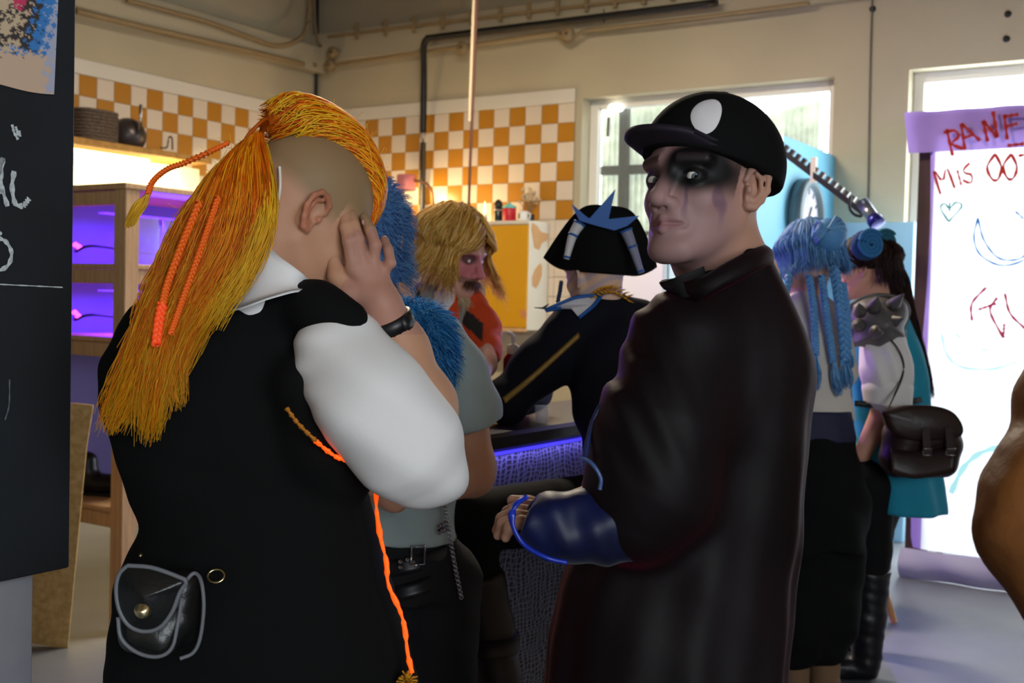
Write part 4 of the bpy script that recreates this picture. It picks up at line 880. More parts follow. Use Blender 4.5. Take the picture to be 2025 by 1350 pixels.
# ================================================================== PEOPLE
M_skin = mat('skin', (214, 168, 146), 0.55, vcol='Col', sss=0.10, bump=(180, 0.03), spec=0.3)
def unit(v): v = np.asarray(v, float); return v/np.linalg.norm(v)
def head_axes(yaw_fwd, pitch=0.0, roll=0.0):
    """rows: left-hand side (x), forward (y), up (z) of the head; yaw_fwd = horizontal facing direction (world x, y); pitch > 0 looks up"""
    f = unit([yaw_fwd[0], yaw_fwd[1], 0]); r = np.array([f[1], -f[0], 0.0])      # r = the person's right
    f2 = f*math.cos(pitch)+TZ*math.sin(pitch); u = TZ*math.cos(pitch)-f*math.sin(pitch)
    r2 = r*math.cos(roll)+u*math.sin(roll); u2 = u*math.cos(roll)-r*math.sin(roll)
    return np.array([r2, f2, u2])
class Head:
    """all local coordinates: x to the person's right, y forward, z up, metres; origin at eye height between the ears"""
    def __init__(s, org, axes, scale=1.0): s.o = np.asarray(org, float); s.A = axes; s.k = scale
    def w(s, x, y, z): return s.o + s.k*(s.A.T @ np.array([x, y, z]))
    def loc(s, v): return ((np.asarray(v)-s.o) @ s.A.T)/s.k
    def add(s, g, face=True, ears=True, jaw=1.0, nose=1.0):
        k = s.k; E = lambda c, r, kk=0.02, op='u', A=None: g.ell(s.w(*c), np.array(r)*k, s.A if A is None else A, kk*k, op)
        Cp = lambda a, b, ra, rb, kk=0.012, op='u': g.cap(s.w(*a), s.w(*b), ra*k, rb*k, kk*k, op)
        E((0, -0.012, 0.042), (0.075, 0.098, 0.084))
        E((0, 0.030, -0.020), (0.063*jaw, 0.064, 0.090), 0.03)
        E((0, 0.030, -0.070), (0.052*jaw, 0.056, 0.050), 0.02)
        for x in (-1, 1):
            Cp((0.053*jaw*x, 0.000, -0.050), (0.022*jaw*x, 0.074, -0.102), 0.017, 0.015, 0.025)
        E((0, 0.083, -0.104), (0.021, 0.016, 0.016), 0.02)
        if face:
            for x in (-1, 1):
                E((0.038*jaw*x, 0.062, -0.032), (0.019, 0.015, 0.017), 0.02)
                Cp((0.014*x, 0.090, 0.020), (0.047*x, 0.077, 0.021), 0.009, 0.008, 0.016)
                E((0.033*x, 0.101, -0.003), (0.017, 0.014, 0.0125), 0.012, 's')
                g.ell(s.w(0.032*x, 0.0755, -0.003), np.array((0.0150,)*3)*k, None, 0.004*k)
                E((0.032*x, 0.0915, -0.0035), (0.0122, 0.009, 0.0050), 0.0025, 's')
            Cp((0, 0.090, 0.008), (0, 0.113*1.0, -0.034), 0.0085, 0.0115, 0.012)
            E((0, 0.113*nose, -0.040), (0.0125, 0.0125, 0.011), 0.008)
            for x in (-1, 1):
                E((0.0125*x, 0.101, -0.044), (0.0085, 0.0105, 0.0085), 0.007)
                E((0.0065*x, 0.106, -0.0515), (0.0042, 0.0055, 0.004), 0.003, 's')
            E((0, 0.088, -0.062), (0.026, 0.014, 0.022), 0.015)
            for x in (-1, 1):
                Cp((0, 0.1015, -0.0662), (0.027*x, 0.086, -0.0705), 0.0058, 0.0036, 0.004)
                Cp((0, 0.0995, -0.0775), (0.025*x, 0.086, -0.0720), 0.0068, 0.0036, 0.004)
                Cp((0, 0.1085, -0.0718), (0.029*x, 0.0905, -0.0712), 0.0030, 0.0026, 0.002, 's')
        if ears:
            for x in (-1, 1):
                E((0.0725*x, -0.006, -0.010), (0.0055, 0.015, 0.027), 0.006)
                hx = [(0.073, 0.010, 0.004), (0.078, 0.008, 0.016), (0.082, -0.002, 0.024), (0.087, -0.014, 0.024), (0.090, -0.022, 0.012), (0.089, -0.022, -0.006), (0.085, -0.015, -0.021), (0.079, -0.006, -0.032), (0.074, 0.002, -0.032)]
                for a_, b_ in zip(hx[:-1], hx[1:]): Cp((a_[0]*x, a_[1], a_[2]), (b_[0]*x, b_[1], b_[2]), 0.0042, 0.0042 if b_[2] > -0.03 else 0.0058, 0.004)
                for a_, b_ in (((0.083, -0.014, 0.010), (0.083, -0.014, -0.010)), ((0.083, -0.014, -0.010), (0.078, -0.004, -0.022)), ((0.083, -0.014, 0.010), (0.080, -0.006, 0.015))): Cp((a_[0]*x, a_[1], a_[2]), (b_[0]*x, b_[1], b_[2]), 0.0034, 0.0034, 0.004)
                E((0.0800*x, -0.003, -0.006), (0.0065, 0.0075, 0.012), 0.004, 's')
                E((0.0770*x, 0.0075, -0.010), (0.0045, 0.0045, 0.006), 0.004)
        return g
    def eyes(s, parent, look=None, iris=(90, 110, 120)):
        Me = mat('eye_white', (232, 226, 220), 0.15); Mi = mat('iris_%d_%d_%d' % iris, iris, 0.15); Mp = mat('pupil', (10, 10, 12), 0.1)
        for x in (-1, 1):
            c = s.w(0.032*x, 0.0755, -0.003); dl = unit(look-c) if look is not None else s.A[1]
            e = put_vf('eye', lathe([(0.0128*s.k*math.sin(t), -0.0128*s.k*math.cos(t)) for t in np.linspace(0.02, 3.12, 14)], c, 18, dl), Me, parent)
            put_vf('iris', lathe([(0.0056, 0.0110), (0.0058, 0.0119), (0.0032, 0.01285), (0, 0.0132)], c, 16, dl), Mi, e)
            put_vf('pupil', lathe([(0.0026, 0.0125), (0.0024, 0.0131), (0, 0.0136)], c, 12, dl), Mp, e)
def colour_skin(v, base, zones=()):
    """base sRGB; zones = list of (mask function -> 0..1 weight, colour)"""
    c = np.tile(np.array(lin(base)), (len(v), 1))
    for fn, col in zones:
        w = np.clip(fn(v), 0, 1)[:, None]; c = c*(1-w)+np.array(lin(col))*w
    return c
def sstep(a, b, x): t = np.clip((x-a)/(b-a), 0, 1); return t*t*(3-2*t)
class Fig:
    """pixel plus depth to world for one person; D = depth of the person's middle"""
    def __init__(s, D): s.D = D; s.m = D/F_PX
    def __call__(s, px, py, dd=0.0): return P(px, py, s.D+dd)
    def rows(s, rr):
        out = []
        for py, l, r, dd, hb in rr:
            a, b = s(l, py, dd), s(r, py, dd); c = (a+b)/2; out.append((c[2], c[0], c[1], (b[0]-a[0])/2, hb))
        return out
    def ch(s, lst): return [(s(x, y, d), r*s.m) for x, y, d, r in lst]
def legs_to_floor(g, hip, foot, r0, r1, bend=0.0):
    kn = (hip+foot)/2+np.array([0, bend, 0.02]); g.chain([(hip, r0), (kn, (r0+r1)/2), (foot+TZ*0.09, r1)], 0.02)
def shoe(g, foot, fdir, L=0.26):
    f = unit([fdir[0], fdir[1], 0]); g.chain([(foot+TZ*0.055-f*0.05, 0.045), (foot+TZ*0.04+f*(L-0.11), 0.038)], 0.02); g.cap(foot+TZ*0.06, foot+TZ*0.13, 0.045, 0.045)
def hand(g, wrist, palm_end, side, nrm, curl=0.4, spread=0.18, r=0.0088, thumb=1, k=0.006, fingers=(0.072, 0.080, 0.074, 0.058)):
    """palm from wrist to knuckles; side = direction towards the thumb, nrm = out of the palm's face (fingers curl towards it)"""
    ax = unit(palm_end-wrist); sd = unit(side-ax*np.dot(side, ax)); nm = unit(np.cross(ax, sd)); nm = nm if np.dot(nm, nrm) > 0 else -nm
    L = np.linalg.norm(palm_end-wrist)
    for i, o in enumerate((0.027, 0.009, -0.009, -0.026)):
        g.cap(wrist+sd*o*0.6+ax*0.01, palm_end+sd*o-ax*(0.004 if i in (0, 3) else 0), 0.014, 0.0115, 0.010)
        d0 = unit(ax+sd*spread*(1.5-i)/1.5); b = palm_end+sd*o; a = 0.0
        for j, (fl, rr) in enumerate(((0.44, 1.0), (0.31, 0.92), (0.25, 0.80))):
            a += curl*(0.6 if j == 0 else 1.0); dv = d0*math.cos(a)+nm*math.sin(a); e = b+dv*fingers[i]*fl; g.cap(b, e, r*rr*1.03, r*rr*0.93, k); b = e
    if thumb:
        b = wrist+ax*L*0.30+sd*0.022; m1 = b+unit(sd*0.9+ax*0.55+nm*0.35)*0.036; m2 = m1+unit(sd*0.25+ax*0.95+nm*0.3)*0.030; m3 = m2+unit(sd*0.05+ax+nm*0.25)*0.022
        g.chain([(b, 0.014), (m1, 0.0115), (m2, 0.0105), (m3, 0.0085)], 0.010)
    return g
def band(name, lower, upper, thick, m, parent, n=30, rows=6, bulge=0.0):
    """curved cloth strip between two paths, with thickness"""
    a = smooth_path(lower, n); b = smooth_path(upper, n); t = np.linspace(0, 1, rows)
    G = a[:, None]*(1-t[None, :, None])+b[:, None]*t[None, :, None]
    du = np.gradient(G, axis=0); dv = np.gradient(G, axis=1); N_ = np.cross(du, dv); N_ /= np.linalg.norm(N_, axis=2, keepdims=True)+1e-9
    G = G + N_*bulge*np.sin(t*math.pi)[None, :, None]
    v = np.concatenate([(G+N_*thick/2).reshape(-1, 3), (G-N_*thick/2).reshape(-1, 3)]); m_ = n*rows
    i = np.arange(n-1)[:, None]*rows; j = np.arange(rows-1)[None]; q = np.stack([i+j, i+rows+j, i+rows+j+1, i+j+1], -1).reshape(-1, 4)
    bd = [k*rows for k in range(n)]+[(n-1)*rows+k for k in range(1, rows)]+[k*rows+rows-1 for k in range(n-2, -1, -1)]+[k for k in range(rows-2, 0, -1)]
    e = np.array([(bd[k], bd[(k+1) % len(bd)], bd[(k+1) % len(bd)]+m_, bd[k]+m_) for k in range(len(bd))])
    return put(name, v, np.concatenate([q, q[:, ::-1]+m_, e]), m, parent)
FEET = []
def put_shoes(parent, fdir, m, n=2):
    for ft in FEET[-n:]:
        g = SDF(0.02); f = unit([fdir[0], fdir[1], 0]); g.chain([(ft+TZ*0.055-f*0.045, 0.050), (ft+TZ*0.042+f*0.15, 0.042)], 0.02); g.cap(ft+TZ*0.06, ft+TZ*0.13, 0.06, 0.058); g.plane(ft+TZ*0.004, -TZ); g.plane(ft+TZ*0.15, TZ)
        clothes('shoe', g, 0.009, m, parent)
def person(base, label): return thing('person', base, label, 'person')
def clothes(name, g, h, m, parent, colors=None):
    v, f = g.build(h); c = colors(v) if colors is not None else None
    return put(name, v, f, m, parent, colors=c)
def wrinkle(amp, sx, sy, sz, seed=0.0):
    return lambda x, y, z: amp*(np.sin(sx*x+sy*y+sz*z+seed)+0.6*np.sin(1.7*sx*y-1.3*sz*x+0.8*sz*z+seed*2)+0.5*np.sin(2.3*sz*z+1.1*sx*x-seed))

# ------------------------------------------------------------------ 1. person with the orange mohawk ponytail
A = Fig(1.70)
base = np.array([*A(520, 1300, 0.08)[:2], 0.0])
pm = person(base, 'person with an orange mohawk ponytail, black vest and white shirt, hand over face')
HA = Head(A(603, 424, 0.045), head_axes((0.90, 0.43), -0.60, 0.0))
g = SDF(0.02); HA.add(g)
g.chain([(HA.w(0, -0.035, -0.02), 0.058), (HA.w(0, -0.045, -0.09), 0.060), (A(520, 590, 0.06), 0.066), (A(500, 650, 0.06), 0.08)], 0.03)
hv, hf = g.build(0.0029)
g = SDF(0.012)     # right forearm with the hand on the face
elb = A(850, 925, 0.02); wr = A(757, 606, 0.005); pe_ = A(714, 524, 0.015)
g.chain([(elb, 0.048), (A(838, 800, 0.05), 0.046), (A(795, 690, 0.03), 0.036), (wr, 0.030)], 0.03)
ax = unit(pe_-wr)
Fg = [((698, 528), (690, 478), (683, 450), (681, 428), 0.0), ((716, 522), (707, 472), (699, 445), (696, 424), 0.004), ((736, 524), (742, 485), (732, 455), (721, 430), 0.010), ((752, 538), (772, 520), (768, 495), (760, 474), 0.016)]
for i, (a, b, c, d, z) in enumerate(Fg):
    pts = [A(*a, z-0.004), A(*b, z-0.012), A(*c, z-0.004), A(*d, z+0.008)]; r = (0.0098, 0.0100, 0.0095, 0.0084)[i]
    g.chain([(pts[0], r*1.05), (pts[1], r), (pts[2], r*0.92), (pts[3], r*0.78)], 0.003)
    g.cap(wr+(0, 0.004, 0), pts[0]+(wr-pts[0])*0.08, 0.022, 0.0118, 0.012)
g.chain([(A(748, 588, -0.005), 0.017), (A(690, 582, 0.0), 0.0155), (A(667, 548, 0.006), 0.0125), (A(660, 516, 0.012), 0.0105)], 0.012)
av, af = g.build(0.0024)
g = SDF(0.03)      # left arm, trunk, legs (under the clothes)
g.chain(A.ch([(440, 670, 0.08, 80), (440, 800, 0.08, 110), (490, 1040, 0.08, 110), (500, 1180, 0.08, 130)]))
shl = A(320, 690, 0.13); g.chain([(shl, 0.05), (A(330, 880, 0.20), 0.045), (A(420, 960, 0.28), 0.036)])
for x in (440, 600):
    hp_ = A(x, 1230, 0.08); ft = np.array([hp_[0], hp_[1], 0]); legs_to_floor(g, hp_, ft, 0.09, 0.05); FEET.append(ft)
bv, bf = g.build(0.011)
v, f = join_vf([(hv, hf), (av, af), (bv, bf)])
lv = HA.loc(v)
stub = lambda v: sstep(0.022, 0.055, lv[:, 2]+lv[:, 1]*0.15+0.03*(lv[:, 1] < 0.03))*(np.abs(lv).max(1) < 0.2)
redear = lambda v: 0.6*sstep(0.074, 0.080, np.abs(lv[:, 0]))*(1-sstep(0.03, 0.045, np.hypot(lv[:, 1]+0.006, lv[:, 2]+0.006)))
handp = lambda v: 0.5*((v[:, 2] < A(0, 400)[2]) & (v[:, 2] > A(0, 640)[2]) & (v[:, 0] > A(655, 500)[0]) & (np.abs(lv).max(1) > 0.09))
put('body', v, f, M_skin, pm, colors=colour_skin(v, (184, 136, 108), [(stub, (140, 112, 80)), (redear, (178, 100, 76)), (handp, (160, 112, 108))]))
nl = Geo()
for i, (a, b, c, d, z) in enumerate(Fg[:3]): gadd(nl, lathe([(0, 0), (0.006, 0.0), (0.0065, 0.001), (0, 0.002)], A(d[0]+2, d[1]+9, z-0.002), 10, (0.2, -0.9, 0.4)))
nl.put('fingernails', mat('nail', (226, 178, 168), 0.25), pm)
# white shirt: collar, yoke and sleeve
M_shirt = mat('white_cotton', (226, 222, 222), 0.8, bump=(90, 0.05))
g = SDF(0.02)
g.chain([(A(522, 590, 0.055), 0.078), (A(548, 520, 0.05), 0.071)], 0.02); g.plane(A(546, 520, 0.05), unit(A(556, 492, 0.05)-A(520, 590, 0.055))+np.array([0, -0.12, 0.05]))
g.chain(A.ch([(430, 640, 0.07, 70), (520, 622, 0.05, 76), (590, 650, 0.05, 52)]), 0.03)
g.mod(wrinkle(0.0015, 60, 40, 120, 0.4))
clothes('shirt', g, 0.005, M_shirt, pm)
band('collar', [A(418, 604, 0.04), A(462, 612, -0.05), A(535, 588, -0.072), A(596, 574, -0.055), A(636, 586, 0.02)], [A(474, 520, 0.05), A(512, 478, -0.025), A(556, 512, -0.045), A(598, 546, -0.03), A(616, 566, 0.04)], 0.007, M_shirt, pm, 40, 8, -0.010)
g = SDF(0.03)
g.chain(A.ch([(676, 704, -0.02, 96), (742, 800, -0.05, 104), (810, 885, -0.05, 96), (842, 925, -0.03, 74)]), 0.04)
g.ell(A(872, 950, -0.04), np.array((40, 40, 36))*A.m, None, 0.03)
g.mod(lambda x, y, z: 0.0020*np.sin(150*(z-0.35*x))*sstep(A(700, 0)[0], A(600, 0)[0], x)+0.002*np.sin(70*z+40*x))
clothes('sleeve', g, 0.005, M_shirt, pm)
# black vest
M_vest = mat('black_wool', (9, 9, 10), 0.9, bump=(120, 0.08), spec=0.2)
g = SDF(0.03)
g.loft(A.rows([(598, 400, 600, 0.06, 0.07), (625, 290, 640, 0.07, 0.095), (660, 236, 640, 0.075, 0.115), (720, 206, 630, 0.08, 0.13), (800, 203, 640, 0.08, 0.135), (850, 217, 650, 0.08, 0.135), (910, 240, 700, 0.08, 0.13), (960, 258, 728, 0.08, 0.128), (1040, 285, 748, 0.08, 0.125), (1090, 262, 757, 0.08, 0.13), (1150, 238, 774, 0.08, 0.138), (1250, 224, 802, 0.08, 0.15), (1350, 215, 820, 0.08, 0.16), (1480, 205, 840, 0.08, 0.17), (1560, 200, 850, 0.08, 0.175)]), 0.02, fold=(0.02, 5, 9, 0.6))
g.chain(A.ch([(300, 650, 0.08, 62), (430, 626, 0.06, 66), (540, 600, 0.03, 50), (630, 612, -0.03, 46), (690, 632, -0.05, 34)]), 0.035)
g.chain(A.ch([(600, 760, -0.02, 60), (640, 880, -0.01, 60), (700, 930, 0.01, 50)]), 0.04)
g.mod(wrinkle(0.0016, 25, 20, 40, 1.0))
clothes('vest', g, 0.007, M_vest, pm)
# orange glowing lace along armhole and front edge
M_lace = mat('fluorescent_lace', (255, 96, 16), 0.6, emit=((255, 70, 4), 0.75), noise=(160, 0.5, (255, 150, 40)))
M_lace2 = mat('ochre_lace', (196, 120, 20), 0.7, noise=(160, 0.6, (120, 70, 10)))
def lace(pts, r, m, dd): put_vf('lace_trim', tube(smooth_path([A(x, y, z+dd) for x, y, z in pts], 40), [r*A.m*(0.9+0.25*math.sin(i*0.9)+0.2*math.sin(i*2.3)) for i in range(40)], 7, 0.6), m, pm)
lace([(566, 806, -0.105), (590, 838, -0.10), (625, 872, -0.09)], 7, M_lace2, 0.0)
lace([(622, 870, -0.09), (660, 900, -0.075), (700, 918, -0.06), (738, 938, -0.02)], 7, M_lace, 0.0)
lace([(746, 945, -0.03), (744, 1000, -0.02), (752, 1060, -0.01), (764, 1110, -0.01), (768, 1155, -0.01), (790, 1205, -0.01), (800, 1240, -0.01), (806, 1290, -0.01), (815, 1330, -0.01)], 5, M_lace, 0.0)
C_ = A(806, 1345, -0.01)[None, None]+RNG.normal(0, 1, (160, 1, 3))*np.linspace(0, 0.0065, 5)[None, :, None]
v, f = strand_mesh(C_, np.full((160, 5), 0.0020)); put('pompom', v, f, mat('ochre_yarn', (196, 140, 20), 0.8), pm)
tr = SDF(0.02); 
for x in (420, 610):
    hp_ = A(x, 1240, 0.07); ft = np.array([hp_[0], hp_[1], 0.0]); legs_to_floor(tr, hp_, ft, 0.115, 0.075)
clothes('trousers', tr, 0.012, mat('navy_twill', (16, 20, 34), 0.8), pm)
put_shoes(pm, (0.7, 0.7), mat('black_leather', (20, 20, 22), 0.35))
# watch strap and hair clip cord
wc_ = A(772, 628, 0.03); wax = unit(A(795, 690, 0.03)-wr)
put_vf('watch_strap', lathe([(0.032, -0.012), (0.0365, -0.011), (0.0365, 0.011), (0.032, 0.012)], wr+wax*0.030, 24, wax), mat('watch_black', (16, 16, 18), 0.4), pm)
put_vf('watch_face', lathe([(0, 0), (0.012, 0), (0.012, 0.004), (0, 0.005)], wr+wax*0.030+unit((0.75, -0.6, 0.1))*0.033, 18, (0.75, -0.6, 0.1)), M_black, pm)
put_vf('ear_cord', tube(smooth_path([A(553, 330, -0.035), A(554, 370, -0.045), A(548, 405, -0.03), A(538, 430, -0.02), A(527, 465, -0.02)], 20), 0.0022, 6), mat('white_cord', (226, 220, 206), 0.5), pm)
# hair
HM = mat('orange_hair', (230, 120, 10), 0.45, vcol='Col', spec=0.3, translucent=0.22)
def hsec(px, py, dd, hw, hd, tilt=0.0): return (A(px, py, dd), np.array([hw*A.m*math.cos(tilt), 0, hw*A.m*math.sin(tilt)]), np.array([0, hd, 0]))
ORG = [(246, 132, 12), (236, 112, 6), (250, 156, 20), (252, 178, 34), (222, 98, 6)]; YEL = [(252, 204, 60), (244, 190, 50), (236, 176, 40)]
HB_ = []
def bundle(secs, n, r, wob, end, cols, tips, st, sh=0.1):
    c_, r_ = flow_hair(secs, n, 11, r, wob, end, sh); v_, f_ = strand_mesh(c_, r_); HB_.append((v_, f_, strand_colors(n, 11, cols, tips, st))); return c_
TIPS = [(236, 184, 26), (220, 170, 30), (246, 152, 14)]
top_ = [hsec(496, 278, -0.02, 26, 0.026, 0.6), hsec(468, 330, -0.05, 62, 0.045, 0.5), hsec(443, 420, -0.07, 94, 0.05, 0.3)]
C1 = bundle(top_+[hsec(412, 510, -0.08, 96, 0.05, 0.2), hsec(362, 600, -0.09, 78, 0.045, 0.1), hsec(325, 690, -0.095, 58, 0.035, 0.1), hsec(300, 770, -0.10, 44, 0.03)], 4000, 0.0011, 0.010, (0.5, 0.98), ORG, TIPS, 0.72)
bundle(top_+[hsec(390, 520, -0.085, 72, 0.04, 0.2), hsec(330, 620, -0.095, 52, 0.035, 0.1), hsec(284, 720, -0.10, 40, 0.03), hsec(244, 800, -0.10, 30, 0.02), hsec(222, 850, -0.10, 22, 0.015)], 1300, 0.0010, 0.010, (0.6, 1.0), ORG, TIPS, 0.6)
bundle(top_+[hsec(405, 520, -0.10, 60, 0.03, 0.2), hsec(352, 620, -0.11, 40, 0.025, 0.1), hsec(318, 710, -0.115, 30, 0.02), hsec(302, 800, -0.115, 26, 0.018), hsec(292, 872, -0.11, 16, 0.012)], 1100, 0.0010, 0.008, (0.6, 1.0), ORG, TIPS, 0.62)
bundle(top_+[hsec(420, 520, -0.09, 60, 0.03, 0.2), hsec(372, 620, -0.10, 34, 0.025, 0.1), hsec(340, 700, -0.105, 26, 0.02), hsec(338, 760, -0.105, 22, 0.016), hsec(346, 805, -0.105, 12, 0.01)], 800, 0.0010, 0.008, (0.65, 1.0), ORG, TIPS, 0.66)
C2, R2 = flow_hair([hsec(512, 292, -0.03, 18, 0.02, 0.4), hsec(520, 360, -0.06, 24, 0.02), hsec(522, 430, -0.08, 22, 0.02), hsec(492, 510, -0.09, 26, 0.02), hsec(440, 590, -0.10, 30, 0.02), hsec(405, 650, -0.10, 26, 0.02)], 700, 14, 0.0012, 0.006, (0.6, 1.0), 0.1)
v2, f2 = strand_mesh(C2, R2); c2 = strand_colors(700, 14, [(250, 206, 56), (246, 186, 40), (252, 190, 34)])
v, f = join_vf([x[:2] for x in HB_]+[(v2, f2)]); put('ponytail', v, f, HM, pm, colors=np.concatenate([x[2] for x in HB_]+[c2]))['kind'] = 'stuff'
# mohawk roll over the crown, strand by strand
crest = [HA.w(0, -0.125, 0.070), HA.w(0, -0.085, 0.112), HA.w(0, -0.02, 0.128), HA.w(0, 0.035, 0.112), HA.w(0, 0.066, 0.086), HA.w(0, 0.080, 0.050), HA.w(0, 0.083, 0.020)]
cs = smooth_path(crest, 60); tt, na, nb = frames(cs)
side_ = np.tile(HA.A[0], (60, 1)); upn = np.cross(side_, tt); upn /= np.linalg.norm(upn, axis=1)[:, None]
wid = np.interp(np.linspace(0, 1, 60), [0, 0.12, 0.3, 0.6, 0.85, 1], [0.044, 0.060, 0.052, 0.038, 0.024, 0.012])
Cs, Cc = [], []
for k in range(3200):
    a = RNG.uniform(0, 6.28); rr = 0.55+0.45*math.sqrt(RNG.uniform()); st = RNG.integers(0, 44); ln_ = RNG.integers(12, 26); i = np.clip(st+np.linspace(0, ln_, 9).astype(int), 0, 59)
    ph = a+np.linspace(0, RNG.uniform(0.5, 2.2), 9)*(1 if RNG.uniform() < 0.93 else -1); Cs.append(cs[i]+(side_[i]*(np.cos(ph)*rr*wid[i])[:, None]+upn[i]*(np.sin(ph)*rr*wid[i]*0.75)[:, None]))
    yl = math.sin(st*0.28)+0.8*math.sin(st*0.61+a) > 0.9; Cc.append(lin((248, 194, 40)) if yl else lin(ORG[RNG.integers(0, 5)]))
Cs = np.array(Cs); v, f = strand_mesh(Cs, np.full(Cs.shape[:2], 0.0015)*np.sin(np.linspace(0.35, 2.9, 9))[None]); cl = np.repeat(np.array(Cc), 27, 0)
g = SDF(0.01); g.chain([(cs[i], wid[i]*(0.35 if i < 6 else 0.66)) for i in range(3, 60, 4)]); cv, cf = g.build(0.005)
v_, f_ = join_vf([(v, f), (cv, cf)]); put('mohawk', v_, f_, HM, pm, colors=np.concatenate([cl, np.tile(np.array(lin((226, 108, 8))), (len(cv), 1))]))['kind'] = 'stuff'
g = Geo()
for k in range(5):
    a = np.linspace(0, 6.2832, 30); o_ = A(498+k*3, 272-k*3, -0.02); rr = 0.024
    gadd(g, tube(o_[None]+np.cos(a)[:, None]*np.array([0.55, 0, 0.75])*rr+np.sin(a)[:, None]*np.array([0, 1.0, 0])*rr, 0.0026, 6, caps=False))
v, f = g.vf(); put('hair_tie', v, f, HM, pm, colors=np.tile(np.array(lin((190, 84, 6))), (len(v), 1)))
M_br = mat('orange_braid', (236, 100, 16), 0.5, emit=((255, 70, 0), 0.0)); M_br2 = mat('coral_braid', (250, 92, 40), 0.5, emit=((255, 60, 20), 0.12))
for pts, m, r_ in (([(395, 400, -0.125), (362, 480, -0.14), (332, 560, -0.145), (318, 620, -0.145)], M_br, 7), ([(322, 600, -0.146), (314, 640, -0.146), (309, 682, -0.146)], M_br2, 9), ([(432, 390, -0.125), (402, 480, -0.142), (366, 580, -0.145), (338, 660, -0.145)], M_br, 6)):
    v, f = braid([A(*p) for p in pts], r_*A.m); put('thin_braid', v, f, m, pm)
v, f = braid([A(452, 282, -0.05), A(415, 300, -0.06), A(365, 322, -0.05), A(330, 335, -0.05), A(303, 358, -0.05), A(292, 385, -0.05)], 6*A.m); fb = put('flying_braid', v, f, M_br, pm)
C3, R3 = flow_hair([hsec(292, 385, -0.05, 4, 0.004), hsec(278, 405, -0.05, 13, 0.008), hsec(262, 432, -0.05, 10, 0.007), hsec(254, 450, -0.05, 6, 0.004)], 160, 8, 0.0012, 0.002, (0.7, 1), 0.0)
v, f = strand_mesh(C3, R3); put('tassel', v, f, HM, fb, colors=strand_colors(160, 8, YEL))
# loose flyaway hairs
CF = []
for k in range(90):
    s0 = cs[RNG.integers(0, 40)]+upn[20]*0.02 if k < 45 else C1[RNG.integers(0, 4000)][RNG.integers(1, 6)]
    dv = np.array([RNG.uniform(-0.05, 0.03), RNG.uniform(-0.01, 0.03), RNG.uniform(0.0, 0.04)]); CF.append(smooth_path([s0, s0+dv*0.5+RNG.normal(0, 0.004, 3), s0+dv], 6))
v, f = strand_mesh(np.array(CF), np.full((90, 6), 0.00035)); put('flyaway_hair', v, f, HM, pm, colors=strand_colors(90, 6, YEL))['kind'] = 'stuff'
# belt ring, pouch
put_vf('belt_ring', tube(np.array([A(428, 1138, -0.075)+np.array([0.012*math.cos(a), -0.002+0.006*math.sin(a), 0.008*math.sin(a)]) for a in np.linspace(0, 6.2832, 25)]), 0.0018, 6, caps=False), M_chrome, pm)
put_vf('rivet', lathe([(0, 0), (0.003, 0), (0.003, 0.002), (0, 0.003)], A(279, 1097, -0.05), 8, (0, -1, 0)), M_chrome, pm)
pou = thing('belt_pouch', A(315, 1300, -0.11), 'small black leather belt pouch with grey piping and brass snap', 'pouch')
Ml = mat('pouch_leather', (22, 22, 22), 0.32, bump=(120, 0.10)); Mpipe = mat('grey_piping', (104, 106, 112), 0.45)
pp = lambda x, y, d=0.0: A(x, y, -0.122+d)
g = SDF(0.015); g.chain([(pp(262, 1170, 0.0), 24*A.m), (pp(270, 1255, 0.0), 26*A.m), (pp(320, 1268, 0.0), 26*A.m), (pp(352, 1225, 0.01), 26*A.m), (pp(362, 1160, 0.02), 24*A.m), (pp(262, 1170, 0.0), 24*A.m)], 0.02)
g.cap(pp(300, 1190, 0.01), pp(310, 1240, 0.01), 40*A.m, 40*A.m); g.cap(pp(378, 1150, 0.03), pp(372, 1250, 0.03), 20*A.m, 22*A.m); clothes('bag', g, 0.003, Ml, pou)
fl_pts = [(252, 1118), (300, 1122), (352, 1140), (368, 1150), (356, 1170), (340, 1210), (316, 1240), (285, 1248), (255, 1236), (236, 1205), (230, 1165), (236, 1135)]
nfl = 12; ring = smooth_path([pp(x, y, -0.030) for x, y in fl_pts+fl_pts[:1]], 60)[:-1]; cen = ring.mean(0)+np.array([0, -0.012, 0.004])
lay = [ring+(cen-ring)*t+np.array([0, -0.010*math.sin(t*1.57), 0]) for t in np.linspace(0, 0.98, 9)]
vv = np.concatenate(lay+[lay[0]+np.array([0, 0.006, 0])]); m_ = len(ring); qi = []
for a in range(8):
    for b in range(m_): qi.append((a*m_+b, a*m_+(b+1) % m_, (a+1)*m_+(b+1) % m_, (a+1)*m_+b))
for b in range(m_): qi.append((9*m_+b, 9*m_+(b+1) % m_, (b+1) % m_, b))
fl = put('flap', vv, [np.array(qi), (np.arange(m_)+8*m_)[None]], Ml, pou)
put_vf('piping', tube(np.concatenate([ring, ring[:1]]), 0.0032, 8, caps=False), Mpipe, fl)
put_vf('piping', tube(smooth_path([pp(233, 1220, -0.026), pp(240, 1262, -0.028), pp(272, 1290, -0.028), pp(312, 1298, -0.028), pp(340, 1280, -0.026), pp(352, 1230, -0.022), pp(360, 1180, -0.02)], 40), 0.0028, 8), Mpipe, pou)
put_vf('piping', tube(smooth_path([pp(366, 1150, -0.02), pp(384, 1133, -0.016), pp(398, 1150, -0.004), pp(403, 1200, -0.002), pp(396, 1260, 0.0), pp(382, 1290, 0.0), pp(356, 1302, -0.004)], 40), 0.0028, 8), Mpipe, pou)
put_vf('snap', lathe([(0, 0), (0.0115, 0), (0.0118, 0.003), (0.009, 0.007), (0, 0.009)], pp(283, 1205, -0.043), 20, (0.05, -1, 0.1)), M_chrome, fl)

